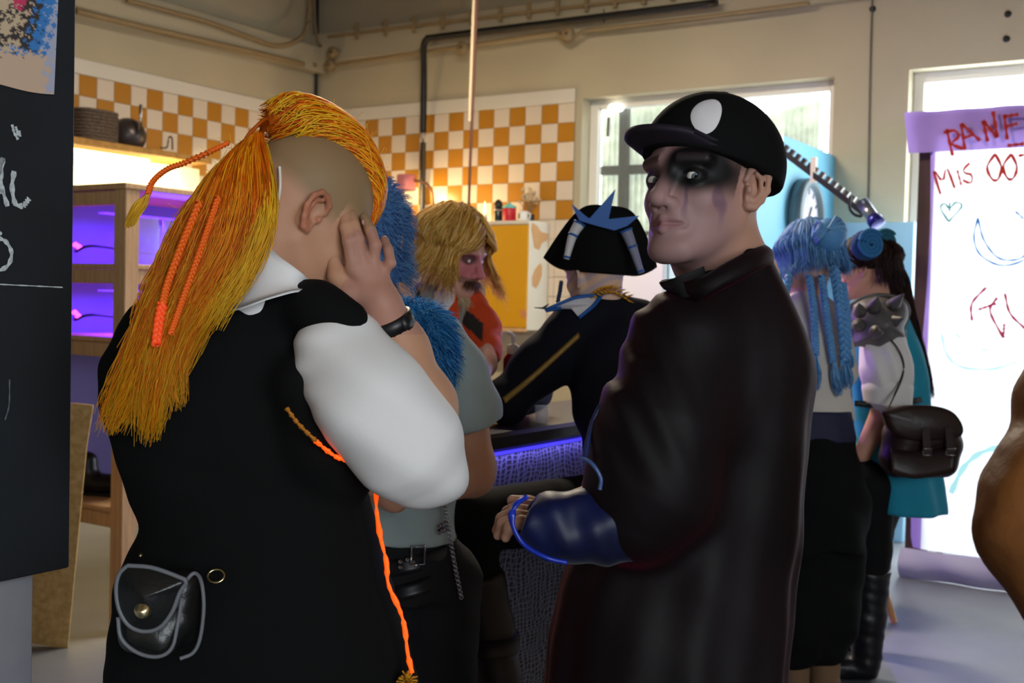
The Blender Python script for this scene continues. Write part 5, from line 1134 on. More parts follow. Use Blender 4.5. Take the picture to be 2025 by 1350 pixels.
# ------------------------------------------------------------------ 2. person in the long dark coat and black cap
C = Fig(1.57)
base = np.array([*C(1380, 1300, 0.1)[:2], 0.0])
pc_ = person(base, 'person in a long dark coat and black cap with black painted eyes, looking back')
HC = Head(C(1393, 373, 0.04), head_axes((-0.66, -0.75), 0.13, -0.04), 0.98)
g = SDF(0.02); HC.add(g, jaw=0.92, nose=1.03)
g.chain([(HC.w(0, -0.03, -0.03), 0.056), (HC.w(0, -0.045, -0.09), 0.058), (C(1452, 560, 0.08), 0.066)], 0.03)
hv, hf = g.build(0.0018)
g = SDF(0.012)     # left hand below the satin cuff
wr = C(1125, 1042, -0.05); pk = C(1072, 1018, -0.05)
g.cap(C(1180, 1040, -0.05), wr, 0.036, 0.029, 0.02); hand(g, wr, pk, np.array([-0.2, 0.9, 0.35]), np.array([0, 0.1, -1.0]), 0.62, 0.05, 0.0085)
av, af = g.build(0.0025)
g = SDF(0.03)
g.chain(C.ch([(1440, 640, 0.1, 130), (1420, 850, 0.1, 150), (1380, 1100, 0.1, 160), (1370, 1260, 0.1, 160)]))
g.chain([(C(1400, 690, 0.0), 0.062), (C(1300, 985, -0.04), 0.05), (C(1120, 1035, -0.05), 0.04)])
g.chain([(C(1340, 700, 0.22), 0.055), (C(1260, 930, 0.24), 0.045), (C(1230, 980, 0.22), 0.034)])
for x, dd in ((1300, 0.05), (1440, 0.15)):
    hp_ = C(x, 1260, dd); ft = np.array([hp_[0], hp_[1], 0]); legs_to_floor(g, hp_, ft, 0.09, 0.05); FEET.append(ft)
bv, bf = g.build(0.011)
v, f = join_vf([(hv, hf), (av, af), (bv, bf)]); lv = HC.loc(v); near = np.abs(lv).max(1) < 0.16
def eye_zone(sx, rx, rz, soft, dy=0.0): return lambda v: near*(lv[:, 1] > 0.02)*(1-sstep(1-soft, 1+soft, np.sqrt(((lv[:, 0]-0.034*sx)/rx)**2+((lv[:, 2]+0.002-dy)/rz)**2)))
nzz = np.sin(lv[:, 0]*420)+0.7*np.sin(lv[:, 0]*190+1)
drip = lambda v: near*0.55*(lv[:, 1] > 0.02)*sstep(0.75, 1.25, nzz)*(sstep(-0.085, -0.03, lv[:, 2]))*(lv[:, 2] < -0.01)*(1-sstep(0.018, 0.034, np.abs(lv[:, 0]+0.040)))
pale = lambda v: 0.6*near*sstep(-0.02, 0.05, lv[:, 1])
lips = lambda v: 0.6*near*(lv[:, 1] > 0.08)*(1-sstep(0.75, 1.15, np.hypot(lv[:, 0]/0.028, (lv[:, 2]+0.0715)/0.009)))
brow = lambda v: 0.8*near*(lv[:, 1] > 0.06)*(1-sstep(0.003, 0.008, np.abs(lv[:, 2]-0.022)))*(np.abs(np.abs(lv[:, 0])-0.034) < 0.02)
hairl = lambda v: 0.6*near*sstep(0.0, 0.03, lv[:, 2])*(lv[:, 1] < 0.03)
put('body', v, f, M_skin, pc_, colors=colour_skin(v, (172, 128, 108), [(pale, (132, 108, 118)), (hairl, (96, 76, 68)), (drip, (84, 60, 96)), (eye_zone(-1, 0.040, 0.036, 0.30, 0.012), (9, 8, 9)), (eye_zone(1, 0.020, 0.018, 0.6), (60, 44, 62)), (brow, (40, 30, 34)), (lips, (128, 78, 88))]))
HC.eyes(pc_, np.array([0.05, 0, CAM_H+0.0]))
put_shoes(pc_, (-0.9, 0.4), mat('black_leather', (20, 20, 22), 0.35))
# cap, worn turned a little further round than the face
HK = Head(HC.o, head_axes((-0.90, -0.44), 0.17, -0.05), 0.98)
Mcap = mat('black_felt', (9, 9, 10), 0.85, bump=(160, 0.08), spec=0.15); Mbrim = mat('dark_plum_felt', (24, 14, 30), 0.7)
g = SDF(0.01); g.ell(HK.w(0, -0.010, 0.040), (0.089, 0.109, 0.100), HK.A)
g.plane(HK.w(0, 0, 0.026), -(HK.A[2]*0.985+HK.A[1]*(-0.10)))
g.mod(lambda x, y, z: 0.0)
cp_ = clothes('cap', g, 0.0035, Mcap, pc_)
for k in range(6):    # panel seams
    a = k*math.pi/3+0.5; pts = [HK.w(0.0872*math.sin(t)*math.cos(a), -0.010+0.1068*math.sin(t)*math.sin(a), 0.040+0.098*math.cos(t)) for t in np.linspace(0.05, 1.5, 16)]
    put_vf('seam', tube(pts, 0.0013, 6), Mcap, cp_)
put_vf('button', lathe([(0, -0.004), (0.011, -0.003), (0.012, 0.002), (0.008, 0.007), (0, 0.008)], HK.w(0, -0.010, 0.138), 16, HK.A[2]), Mcap, cp_)
nb_ = 30; bv_ = []
for i in range(nb_):
    a = (i/(nb_-1)-0.5)*2.5; 
    for j in range(7):
        t = j/6; inx, iny = 0.088*math.sin(a), -0.008+0.106*math.cos(a); ox, oy = 0.076*math.sin(a), 0.055+0.078*math.cos(a)
        x_ = inx*(1-t)+ox*t; y_ = iny*(1-t)+oy*t; z_ = 0.042+0.012*t-0.003*(x_/0.09)**2
        bv_.append(HK.w(x_, y_, z_))
bv_ = np.array(bv_); th = HK.A[2]*0.0035; i = np.arange(nb_-1)[:, None]*7; j = np.arange(6)[None]; q = np.stack([i+j, i+j+1, i+7+j+1, i+7+j], -1).reshape(-1, 4); nn = len(bv_)
rim_ = [k*7+6 for k in range(nb_)]; q3 = np.array([(rim_[k], rim_[k]+nn, rim_[k+1]+nn, rim_[k+1]) for k in range(nb_-1)])
put('brim', np.concatenate([bv_+th, bv_-th]), [q, q[:, ::-1]+nn, q3], Mbrim, cp_)
# plain white patch on the cap front
pa = []
for k in range(40):
    a = k/40*6.2832; rr = 1+0.06*math.sin(3*a+1); pa.append((0.025*rr*math.cos(a), 0.027*rr*math.sin(a)))
def cap_pt(u_, w_, lift=0.0025):
    yaw = -0.84+u_/0.10; r1, r2, r3 = 0.0872+lift, 0.1070+lift, 0.098+lift
    e = 1.25 - (w_/0.075); return HK.w(r1*math.sin(yaw)*math.sin(e), -0.010+r2*math.cos(yaw)*math.sin(e), 0.040+r3*math.cos(e))
gpts = [cap_pt(0, 0.011, 0.006)]; 
for t in (0.35, 0.7, 1.0): gpts += [cap_pt(x*t, 0.011+y*t, 0.006 if t < 0.95 else 0.003) for x, y in pa]
fq = [np.array([(0, 1+k, 1+(k+1) % 40) for k in range(40)])]
for a in range(2): fq.append(np.array([(1+a*40+k, 1+(a+1)*40+k, 1+(a+1)*40+(k+1) % 40, 1+a*40+(k+1) % 40) for k in range(40)]))
put('white_patch', np.array(gpts), [fq[0], np.concatenate(fq[1:])], mat('white_patch_felt', (214, 208, 212), 0.7), cp_)
# coat
Mcoat = mat('dark_plum_velvet', (9, 6, 8), 0.62, noise=(6, 0.6, (20, 8, 13)), bump=(70, 0.06), sheen=0.10, stint=(190, 40, 80), spec=0.2)
g = SDF(0.03)
g.loft(C.rows([(498, 1418, 1508, 0.07, 0.06), (530, 1352, 1530, 0.08, 0.085), (565, 1330, 1547, 0.09, 0.11), (620, 1310, 1572, 0.09, 0.13), (680, 1292, 1592, 0.09, 0.14), (740, 1270, 1601, 0.09, 0.145), (820, 1232, 1598, 0.09, 0.145), (900, 1190, 1590, 0.09, 0.145), (980, 1165, 1582, 0.09, 0.15), (1060, 1140, 1574, 0.09, 0.15), (1150, 1108, 1566, 0.09, 0.16), (1250, 1090, 1556, 0.09, 0.17), (1350, 1075, 1545, 0.09, 0.18), (1550, 1050, 1540, 0.09, 0.20), (1900, 1010, 1560, 0.09, 0.22)]), 0.02, fold=(0.035, 9, 2.0, 0.3))
g.chain(C.ch([(1395, 640, 0.02, 84), (1340, 690, -0.02, 86), (1310, 840, -0.05, 112), (1275, 970, -0.06, 108), (1245, 1030, -0.06, 78)]), 0.05)
g.chain([(C(1345, 700, 0.2), 0.075), (C(1265, 930, 0.24), 0.070), (C(1230, 990, 0.22), 0.066)], 0.04)
g.mod(wrinkle(0.0022, 28, 18, 22, 2.0)); g.mod(lambda x, y, z: 0.003*np.sin(140*(x+0.5*z))*sstep(C(1400, 0)[0], C(1250, 0)[0], x)*sstep(C(0, 950)[2], C(0, 780)[2], z))
clothes('coat', g, 0.006, Mcoat, pc_)
band('coat_collar', [C(1362, 596, -0.01), C(1392, 590, -0.075), C(1440, 566, -0.085), C(1495, 536, -0.05), C(1525, 522, 0.03), C(1500, 515, 0.13)], [C(1312, 556, -0.01), C(1376, 552, -0.070), C(1435, 522, -0.065), C(1478, 498, -0.035), C(1508, 486, 0.03), C(1490, 490, 0.12)], 0.008, Mcoat, pc_, 40, 6, 0.006)
band('shirt_collar', [C(1330, 575, -0.01), C(1362, 588, -0.06), C(1400, 572, -0.06)], [C(1306, 556, 0.0), C(1340, 548, -0.045), C(1392, 528, -0.045)], 0.006, mat('black_cotton', (14, 12, 16), 0.85), pc_, 20, 5, 0.003)
Msat = mat('blue_satin', (7, 17, 66), 0.48, noise=(9, 0.85, (6, 8, 18)), sheen=0.1, spec=0.35)
g = SDF(0.02); g.chain(C.ch([(1262, 1045, -0.065, 62), (1180, 1042, -0.075, 66), (1100, 1040, -0.08, 60), (1052, 1030, -0.08, 52)]), 0.02)
g.ell(C(1030, 1022, -0.08), (0.022, 0.028, 0.036), None, 0.006, 's'); g.mod(lambda x, y, z: 0.0016*np.sin(150*x+60*z)+0.0018*np.sin(90*z-60*x+40*y)); g.plane(C(1030, 1040, -0.08), unit(C(1000, 1010, -0.08)-C(1080, 1040, -0.08)))
clothes('cuff', g, 0.004, Msat, pc_)
put_vf('cuff_edge', tube(smooth_path([C(1040, 982, -0.105), C(1018, 1000, -0.118), C(1013, 1035, -0.12), C(1035, 1075, -0.122), C(1080, 1102, -0.13), C(1120, 1112, -0.125)], 30), [0.0055]*30, 8, 0.6), mat('bright_blue_satin', (18, 44, 160), 0.32), pc_)
put_vf('lining_edge', tube(smooth_path([C(1152, 906, -0.13), C(1172, 918, -0.142), C(1188, 945, -0.145), C(1186, 968, -0.145)], 20), 0.0026, 8), mat('pale_blue_satin', (60, 84, 134), 0.35), pc_)
put_vf('front_edge', tube(smooth_path([C(1292, 700, -0.045), C(1235, 760, -0.05), C(1190, 800, -0.06), C(1168, 850, -0.07), C(1156, 910, -0.09)], 24), 0.004, 8), mat('navy_satin', (30, 40, 86), 0.35), pc_)
put_vf('side_ribbon', tube(smooth_path([C(1436, 795, -0.075), C(1418, 835, -0.088), C(1385, 880, -0.09), C(1360, 935, -0.088)], 24), [0.010+0.003*math.sin(i) for i in range(24)], 8, 0.35), mat('steel_blue_satin', (24, 50, 96), 0.35), pc_)
put_vf('side_ribbon', tube(smooth_path([C(1392, 875, -0.083), C(1352, 930, -0.088), C(1322, 985, -0.10), C(1300, 1020, -0.12)], 24), [0.009]*24, 8, 0.35), mat('wine_satin', (70, 14, 28), 0.35), pc_)

# ------------------------------------------------------------------ 3. person in the grey shirt with blue fur
G_ = Fig(2.50)
base = np.array([*G_(810, 1300, 0.05)[:2], 0.0])
pg = person(base, 'person in a grey short-sleeved shirt with blue fur hood and fur bib, arms folded')
HG = Head(G_(712, 480, 0.03), head_axes((-0.25, -0.97), -0.15))
g = SDF(0.02); HG.add(g); g.chain([(HG.w(0, -0.03, -0.03), 0.056), (G_(770, 620, 0.06), 0.065)], 0.03); hv, hf = g.build(0.004)
g = SDF(0.02)
g.chain([(G_(918, 800, 0.02), 0.048), (G_(936, 920, 0.0), 0.046), (G_(935, 940, -0.01), 0.044), (G_(862, 958, -0.10), 0.042), (G_(790, 960, -0.15), 0.030)], 0.02)
hand(g, G_(790, 960, -0.15), G_(715, 945, -0.15), np.array([0, -0.3, 1.0]), np.array([0, 1.0, 0]), 0.3)
av, af = g.build(0.004)
g = SDF(0.03); g.chain(G_.ch([(790, 660, 0.06, 70), (800, 850, 0.06, 80), (815, 1080, 0.06, 85)])); g.chain([(G_(690, 700, 0.06), 0.05), (G_(660, 900, 0.02), 0.045), (G_(780, 985, -0.14), 0.032)])
for x in (785, 865):
    hp_ = G_(x, 1130, 0.06); ft = np.array([hp_[0], hp_[1], 0]); legs_to_floor(g, hp_, ft, 0.075, 0.045); FEET.append(ft)
bv, bf = g.build(0.012)
v, f = join_vf([(hv, hf), (av, af), (bv, bf)]); put('body', v, f, M_skin, pg, colors=colour_skin(v, (204, 150, 120)))
M_gsh = mat('grey_green_cotton', (166, 180, 178), 0.85, noise=(6, 0.3, (146, 162, 164)), bump=(60, 0.08))
g = SDF(0.03)
g.loft(G_.rows([(596, 735, 845, 0.06, 0.07), (630, 705, 890, 0.06, 0.10), (680, 695, 912, 0.06, 0.12), (780, 700, 915, 0.06, 0.125), (880, 705, 910, 0.06, 0.12), (960, 712, 902, 0.06, 0.118), (1040, 718, 900, 0.06, 0.122), (1062, 715, 904, 0.06, 0.126)]), 0.02, fold=(0.03, 7, 10, 0.2), pw=2.3)
g.mod(wrinkle(0.0022, 30, 18, 36, 0.7)); clothes('shirt', g, 0.007, M_gsh, pg)
g = SDF(0.03); g.chain(G_.ch([(872, 672, 0.03, 52), (902, 740, 0.02, 58), (926, 812, 0.01, 62), (938, 870, 0.01, 64)]), 0.03); g.plane(G_(928, 852, 0.0), (0.35, 0, -1.0)); g.mod(wrinkle(0.0022, 30, 18, 36, 1.7)); clothes('sleeve', g, 0.006, M_gsh, pg)
tr = SDF(0.02); tr.loft(G_.rows([(1040, 722, 898, 0.06, 0.118), (1100, 715, 905, 0.06, 0.125), (1170, 712, 912, 0.06, 0.13)]), 0.02)
for x in (768, 868):
    hp_ = G_(x, 1150, 0.06); ft = np.array([hp_[0], hp_[1], 0.0]); legs_to_floor(tr, hp_, ft, 0.098, 0.07)
tr.mod(wrinkle(0.0015, 40, 30, 50, 1.7)); clothes('jeans', tr, 0.010, mat('black_denim', (16, 17, 20), 0.85, bump=(90, 0.1)), pg)
put_shoes(pg, (-0.2, -1), mat('black_leather', (20, 20, 22), 0.35))
M_belt = mat('belt_leather', (18, 18, 20), 0.35)
def gring(y0, x0, x1, hd, n=40, lift=0.0):
    return [((lambda c, r: c+np.array([math.cos(a)*r, math.sin(a)*(hd+lift), 0]))((G_(x0, y0, 0.06)+G_(x1, y0, 0.06))/2, (G_(x1, y0, 0.06)[0]-G_(x0, y0, 0.06)[0])/2+lift)) for a in np.linspace(0, 6.2832, n)]
def tilt(pts, k): return [p+np.array([0, 0, (p[0]-pts[0][0])*k]) for p in pts]
blt = band('belt', tilt(gring(1090, 716, 902, 0.126), 0.22), tilt(gring(1058, 718, 901, 0.123), 0.22), 0.006, M_belt, pg, 50, 4)
blt2 = band('second_belt', tilt(gring(1128, 712, 908, 0.131), 0.30), tilt(gring(1098, 714, 905, 0.129), 0.30), 0.006, M_belt, pg, 50, 4)
for (x, y) in ((868, 1042), (874, 1038), (880, 1034), (868, 1052), (876, 1048), (882, 1045), (792, 1110), (806, 1106), (792, 1121)):
    q = on_plane(x, y, G_(800, 1000, -0.085), np.array([0.0, 1.0, 0.0])); put_vf('stud', lathe([(0, 0), (0.006, 0), (0.004, 0.004), (0, 0.006)], q, 8, (0, -1, 0)), M_steel, blt)
q = G_(827, 1098, -0.085); put_vf('buckle', tube(np.array([q+np.array([x, 0, z]) for x, z in ((-0.014, -0.022), (0.014, -0.018), (0.014, 0.022), (-0.014, 0.018), (-0.014, -0.022))]), 0.003, 6), M_steel, blt2)
# hanging chain
cp = smooth_path([G_(876, 985, -0.09), G_(886, 1040, -0.095), G_(898, 1110, -0.095), G_(912, 1180, -0.09)], 46); g = Geo()
for i, q in enumerate(cp):
    a = np.linspace(0, 6.2832, 9); t_ = unit(cp[min(i+1, 45)]-cp[max(i-1, 0)]); s_ = unit(np.cross(t_, (0, 1, 0) if i % 2 else (1, 0.2, 0))); gadd(g, tube(q+np.cos(a)[:, None]*t_*0.0052+np.sin(a)[:, None]*s_*0.0040, 0.0013, 4, caps=False))
g.put('chain', M_steel, pg)
band('shoulder_strap', [G_(872, 640, -0.055), G_(878, 700, -0.075), G_(872, 790, -0.078), G_(850, 870, -0.075)], [G_(893, 640, -0.045), G_(902, 700, -0.058), G_(896, 790, -0.066), G_(874, 870, -0.072)], 0.005, mat('strap_webbing', (34, 36, 40), 0.6), pg, 24, 4)
put_vf('strap_clip', obox(G_(885, 672, -0.075), G_(898, 668, -0.075), 0.016, 0.008), M_steel, pg, smooth=False)
# blue fur: hood and bib
M_fur = mat('blue_fur', (40, 110, 170), 0.75, vcol='Col', spec=0.15)
def fur(name, v, f, n, L, r, cols, parent, comb=(0, 0, -0.6), S=4, sel=None):
    tri = f[:, :3]; a, b, c = v[tri[:, 0]], v[tri[:, 1]], v[tri[:, 2]]; nr = np.cross(b-a, c-a); ar = np.linalg.norm(nr, axis=1); nr /= ar[:, None]+1e-12
    if sel is not None: ar = ar*sel((a+b+c)/3)
    k = RNG.choice(len(tri), n, p=ar/ar.sum()); u_ = RNG.uniform(0, 1, (n, 2)); p = a[k]+(b[k]-a[k])*u_[:, :1]*0.7+(c[k]-a[k])*u_[:, 1:]*0.7
    d = nr[k]+np.array(comb)+RNG.normal(0, 0.45, (n, 3)); d /= np.linalg.norm(d, axis=1)[:, None]; LL = L*RNG.uniform(0.5, 1.2, (n, 1))
    t = np.linspace(0, 1, S)[None, :, None]; g_ = np.array([0, 0, -1.0])
    Cc = p[:, None]+d[:, None]*LL[:, None]*t+g_*(LL[:, None]*0.45)*t**2; sv, sf = strand_mesh(Cc, r*np.linspace(1, 0.25, S)[None]*np.ones((n, 1)), 0.9)
    o = put(name, sv, sf, M_fur, parent, colors=strand_colors(n, S, cols)); o['kind'] = 'stuff'; return o
BLU = [(74, 166, 226), (52, 138, 206), (112, 192, 240), (40, 112, 172)]
g = SDF(0.02); g.ell(HG.w(0, -0.02, 0.040), (0.094, 0.122, 0.112), HG.A, 0.02); g.ell(HG.w(0, -0.03, -0.05), (0.086, 0.095, 0.085), HG.A, 0.03); g.ell(G_(742, 545, 0.07), np.array((62, 80, 50))*G_.m, None, 0.03)
g.ell(HG.w(0, 0.150, -0.035), (0.062, 0.105, 0.092), HG.A, 0.01, 's')
v, f = g.build(0.009); hd_ = put('fur_hood', v, f, mat('blue_plush', (70, 112, 164), 0.9), pg)
fur('fur_pile', v, f, 6500, 0.030, 0.0011, [(104, 150, 200), (80, 124, 178), (128, 170, 214), (72, 104, 160)], hd_, (0, 0, 0.1))
g = SDF(0.02); g.chain(G_.ch([(786, 626, -0.07, 26), (838, 648, -0.075, 30), (830, 695, -0.085, 38), (818, 755, -0.085, 28)]), 0.03)
v, f = g.build(0.008); fb_ = put('fur_bib', v, f, mat('blue_plush_bright', (40, 116, 182), 0.9), pg); fur('fur_pile', v, f, 7000, 0.046, 0.0015, BLU, fb_, (0.1, 0, -0.3))
q = G_(734, 314, 0.02); t = put_vf('hair_clip', obox(q+np.array([-0.008, 0, 0.012]), q+np.array([0.010, 0, -0.026]), 0.016, 0.012, upd=(0, 1, 0), bev=0.002), mat('blue_steel_clip', (90, 84, 190), 0.25, 0.7), pg, smooth=False)
put_vf('clip_stem', tube([q+np.array([0.004, 0, -0.02]), G_(741, 350, 0.03), G_(736, 380, 0.06)], 0.003, 6), M_darkwood, t)

# ------------------------------------------------------------------ 4. person in the blond wig behind the bar
B_ = Fig(3.75)
base = np.array([*B_(880, 900, 0.05)[:2], 0.0])
pb = person(base, 'person in a shaggy blond wig, orange and grey jacket, looking down behind the bar')
HB = Head(B_(897, 498, 0.0), head_axes((0.84, -0.54), -0.30), 1.10)
g = SDF(0.02); HB.add(g, nose=1.02); g.chain([(HB.w(0, -0.03, -0.03), 0.058), (B_(868, 620, 0.04), 0.07)], 0.03); hv, hf = g.build(0.0036)
g = SDF(0.02); g.chain([(B_(958, 668, -0.05), 0.045), (B_(956, 720, -0.16), 0.040), (B_(948, 742, -0.24), 0.034)]); hand(g, B_(948, 742, -0.24), B_(956, 768, -0.29), np.array([-1, -0.2, 0]), np.array([0, 0.8, -0.3]), 0.3); av, af = g.build(0.005)
g = SDF(0.03); g.chain(B_.ch([(868, 660, 0.06, 60), (868, 850, 0.06, 62), (870, 1000, 0.06, 62)])); g.chain([(B_(800, 640, 0.05), 0.055), (B_(790, 780, -0.02), 0.045), (B_(850, 800, -0.22), 0.034)])
for x in (845, 895):
    hp_ = B_(x, 1000, 0.06); ft = np.array([hp_[0], hp_[1], 0]); legs_to_floor(g, hp_, ft, 0.085, 0.05); FEET.append(ft)
bv, bf = g.build(0.014)
v, f = join_vf([(hv, hf), (av, af), (bv, bf)]); lv = HB.loc(v); nr_ = np.abs(lv).max(1) < 0.16
rose = lambda v: 0.75*nr_*(lv[:, 1] > 0.03)*(lv[:, 2] < 0.02)*(lv[:, 2] > -0.06); dark = lambda v: 0.8*nr_*(lv[:, 1] > 0.04)*(1-sstep(0.6, 1.2, np.hypot((np.abs(lv[:, 0])-0.034)/0.026, (lv[:, 2]-0.002)/0.018)))
stb = lambda v: 0.7*nr_*(lv[:, 1] > 0.06)*(lv[:, 2] < -0.052)*(lv[:, 2] > -0.072)
put('body', v, f, M_skin, pb, colors=colour_skin(v, (204, 150, 132), [(rose, (196, 104, 116)), (dark, (56, 38, 44)), (stb, (120, 84, 66))]))
HB.eyes(pb, B_(990, 720, -0.3))
# goatee and moustache
def tuft(name, roots, dirs, n, L, r, cols, parent, m, spread=0.25, S=7, droop=0.4):
    roots = np.array(roots); dirs = np.array(dirs); k = RNG.integers(0, len(roots)-1, n); w = RNG.uniform(0, 1, (n, 1)); p = roots[k]*(1-w)+roots[k+1]*w; d = dirs[k]*(1-w)+dirs[k+1]*w+RNG.normal(0, spread, (n, 3)); d /= np.linalg.norm(d, axis=1)[:, None]
    LL = L*RNG.uniform(0.6, 1.1, (n, 1, 1)); t = np.linspace(0, 1, S)[None, :, None]; Cc = p[:, None]+d[:, None]*LL*t+np.array([0, 0, -1.0])*LL*droop*t**2
    sv, sf = strand_mesh(Cc, r*np.linspace(1, 0.2, S)[None]*np.ones((n, 1))); o = put(name, sv, sf, m, parent, colors=strand_colors(n, S, cols)); o['kind'] = 'stuff'; return o
M_bl = mat('blond_hair', (210, 160, 80), 0.45, vcol='Col', spec=0.25)
dn_ = np.array([0, 0, -1.0])
tuft('goatee', [HB.w(-0.03, 0.075, -0.105), HB.w(0, 0.095, -0.112), HB.w(0.03, 0.075, -0.105)], [dn_+HB.A[1]*0.3]*3, 260, 0.055, 0.0014, [(226, 206, 170), (214, 186, 140)], pb, M_bl)
tuft('moustache', [HB.w(-0.03, 0.092, -0.062), HB.w(0, 0.108, -0.056), HB.w(0.03, 0.092, -0.062)], [dn_*0.6-HB.A[0]*0.6, dn_*0.8, dn_*0.6+HB.A[0]*0.6], 200, 0.028, 0.0012, [(110, 74, 50), (90, 60, 44)], pb, M_bl)
# wig
BLO = [(228, 182, 96), (208, 156, 70), (240, 202, 126), (190, 136, 58)]
def wig(Hd, n, L, r, cols, m, parent, name='wig', part=0.0, face_gap=0.9, flare=0.35, S=12, scale=1.06, zmin=0.02, tips=None, lenf=None):
    th = np.arccos(RNG.uniform(0.15, 1, n)); ph = RNG.uniform(-math.pi, math.pi, n); Cc = []
    for a, b in zip(th, ph):
        x, y, z = math.sin(a)*math.sin(b), math.sin(a)*math.cos(b), math.cos(a)
        p0 = np.array([0.080*x, -0.012+0.104*y, 0.042+0.090*z])*scale; out = unit([x/0.08, y/0.104, 0.0]) if a > 0.05 else np.array([0, -1.0, 0])
        if abs(out[0]) < face_gap and out[1] > 0.2: out = unit([math.copysign(face_gap, out[0] if abs(out[0]) > 0.02 else RNG.uniform(-1, 1)), out[1]*0.75, 0])
        e1 = np.array([0.094*out[0], -0.012+0.118*out[1], 0.01])*scale; l_ = L*RNG.uniform(0.65, 1.05)*(lenf(out) if lenf else 1); e2 = e1+np.array([out[0]*flare*l_*0.5, out[1]*flare*l_*0.5, -l_*0.55]); e3 = e1+np.array([out[0]*flare*l_, out[1]*flare*l_, -l_])+RNG.normal(0, 0.008, 3)
        mid = (p0+e1)/2; mid = mid+unit(mid-np.array([0, -0.012, 0.03]))*0.022
        Cc.append(smooth_path([Hd.w(*p0), Hd.w(*mid), Hd.w(*e1), Hd.w(*e2), Hd.w(*e3)], S))
    Cc = np.array(Cc)+RNG.normal(0, 0.003, (n, 1, 3)); sv, sf = strand_mesh(Cc, r*np.linspace(1.0, 0.3, S)[None]*np.ones((n, 1)))
    g = SDF(0.01); g.ell(Hd.w(0, -0.014, 0.044), np.array((0.081, 0.104, 0.092))*Hd.k*1.01, Hd.A); g.plane(Hd.w(0, 0.0, -0.01), -Hd.A[2]); g.ell(Hd.w(0, 0.13, -0.02), np.array((0.075, 0.08, 0.075))*Hd.k, Hd.A, 0.005, 's'); cv, cf = g.build(0.006)
    v, f = join_vf([(sv, sf), (cv, cf)]); c = np.concatenate([strand_colors(n, S, cols, tips), np.tile(np.array(lin(cols[-1])), (len(cv), 1))]); o = put(name, v, f, m, parent, colors=c); o['kind'] = 'stuff'; return o
wig(HB, 2300, 0.115, 0.0023, BLO, M_bl, pb, flare=0.75, face_gap=0.80, scale=1.11, lenf=lambda o: RNG.uniform(0.45, 1.15))
# jacket with colour blocks
GRY, ORA, BLK, WHT = lin((150, 148, 142)), lin((208, 70, 22)), lin((40, 36, 34)), lin((196, 192, 186))
def jacket_cols(v):
    px = 1012.5+F_PX*(v[:, 0]*CR+(v[:, 1]*SP+(v[:, 2]-CAM_H)*CP)*SR)/(v[:, 1]*CP-(v[:, 2]-CAM_H)*SP)
    zz = B_(0, 0)[2]; py = 675-F_PX*(-v[:, 0]*SR+(v[:, 1]*SP+(v[:, 2]-CAM_H)*CP)*CR)/(v[:, 1]*CP-(v[:, 2]-CAM_H)*SP)
    return px, py
jseg = {}
def jc(v):
    X0 = (v[:, 0]-B_(868, 620, 0.06)[0])/B_.m; Z0 = (B_(868, 620, 0.06)[2]-v[:, 2])/B_.m      # cloth coordinates in cm-like units from the collar
    c = np.tile(np.array(GRY), (len(v), 1))
    c[(X0 < -52) & (Z0 < -18) & (Z0 > -58)] = ORA
    c[(np.abs(X0+28-Z0*0.25) < 5) & (Z0 < 60)] = BLK; c[(np.abs(X0+40-Z0*0.25) < 5) & (Z0 < 60)] = WHT
    c[(X0 > 22) & (X0 < 44) & (Z0 > -50) & (Z0 < 90)] = ORA; c[(X0 >= 44) & (X0 < 62)] = lin((138, 136, 132)); c[(X0 > 8) & (X0 <= 22)] = WHT
    return c
g = SDF(0.03)
g.loft(B_.rows([(552, 838, 900, 0.04, 0.085), (580, 800, 930, 0.05, 0.11), (620, 785, 948, 0.05, 0.13), (700, 782, 952, 0.05, 0.14), (850, 790, 945, 0.05, 0.14), (1000, 795, 945, 0.05, 0.14)]), 0.02, fold=(0.03, 6, 8, 0.5))
g.chain([(B_(800, 625, 0.05), 0.07), (B_(790, 780, -0.02), 0.065), (B_(820, 792, -0.12), 0.06)], 0.03)
g.ell(B_(872, 585, -0.10), (0.035, 0.06, 0.07), None, 0.01, 's'); g.mod(wrinkle(0.002, 30, 20, 40, 0.3)); clothes('jacket', g, 0.008, mat('jacket_cloth', (150, 148, 142), 0.8, vcol='Col', bump=(60, 0.1)), pb, jc)
g = SDF(0.02); g.loft(B_.rows([(575, 845, 905, 0.0, 0.06), (640, 835, 920, 0.0, 0.085)]), 0.02); clothes('tee_shirt', g, 0.007, M_shirt, pb)
def sc_(v):
    X0 = (v[:, 0]-B_(940, 600)[0])/B_.m; Z0 = (B_(0, 600)[2]-v[:, 2])/B_.m; c = np.tile(np.array(ORA), (len(v), 1)); c[(np.abs(Z0-18-X0*0.8) < 17) & (X0 < 18)] = BLK; c[(np.abs(Z0-82-X0*0.2) < 9) & (X0 > 4)] = BLK; return c
g = SDF(0.03); g.chain([(B_(925, 600, 0.04), 0.062), (B_(948, 650, -0.01), 0.066), (B_(950, 690, -0.06), 0.064), (B_(954, 704, -0.11), 0.056)]); g.mod(wrinkle(0.002, 50, 30, 50, 1.3)); clothes('sleeve', g, 0.007, mat('sleeve_cloth', (208, 70, 22), 0.8, vcol='Col', bump=(60, 0.1)), pb, sc_)
tr = SDF(0.02)
for x in (842, 898):
    hp_ = B_(x, 1010, 0.06); ft = np.array([hp_[0], hp_[1], 0.0]); legs_to_floor(tr, hp_, ft, 0.11, 0.075)
clothes('trousers', tr, 0.016, mat('brown_trousers', (54, 44, 38), 0.85), pb); put_shoes(pb, (0.54, 0.84), mat('black_leather', (20, 20, 22), 0.35))

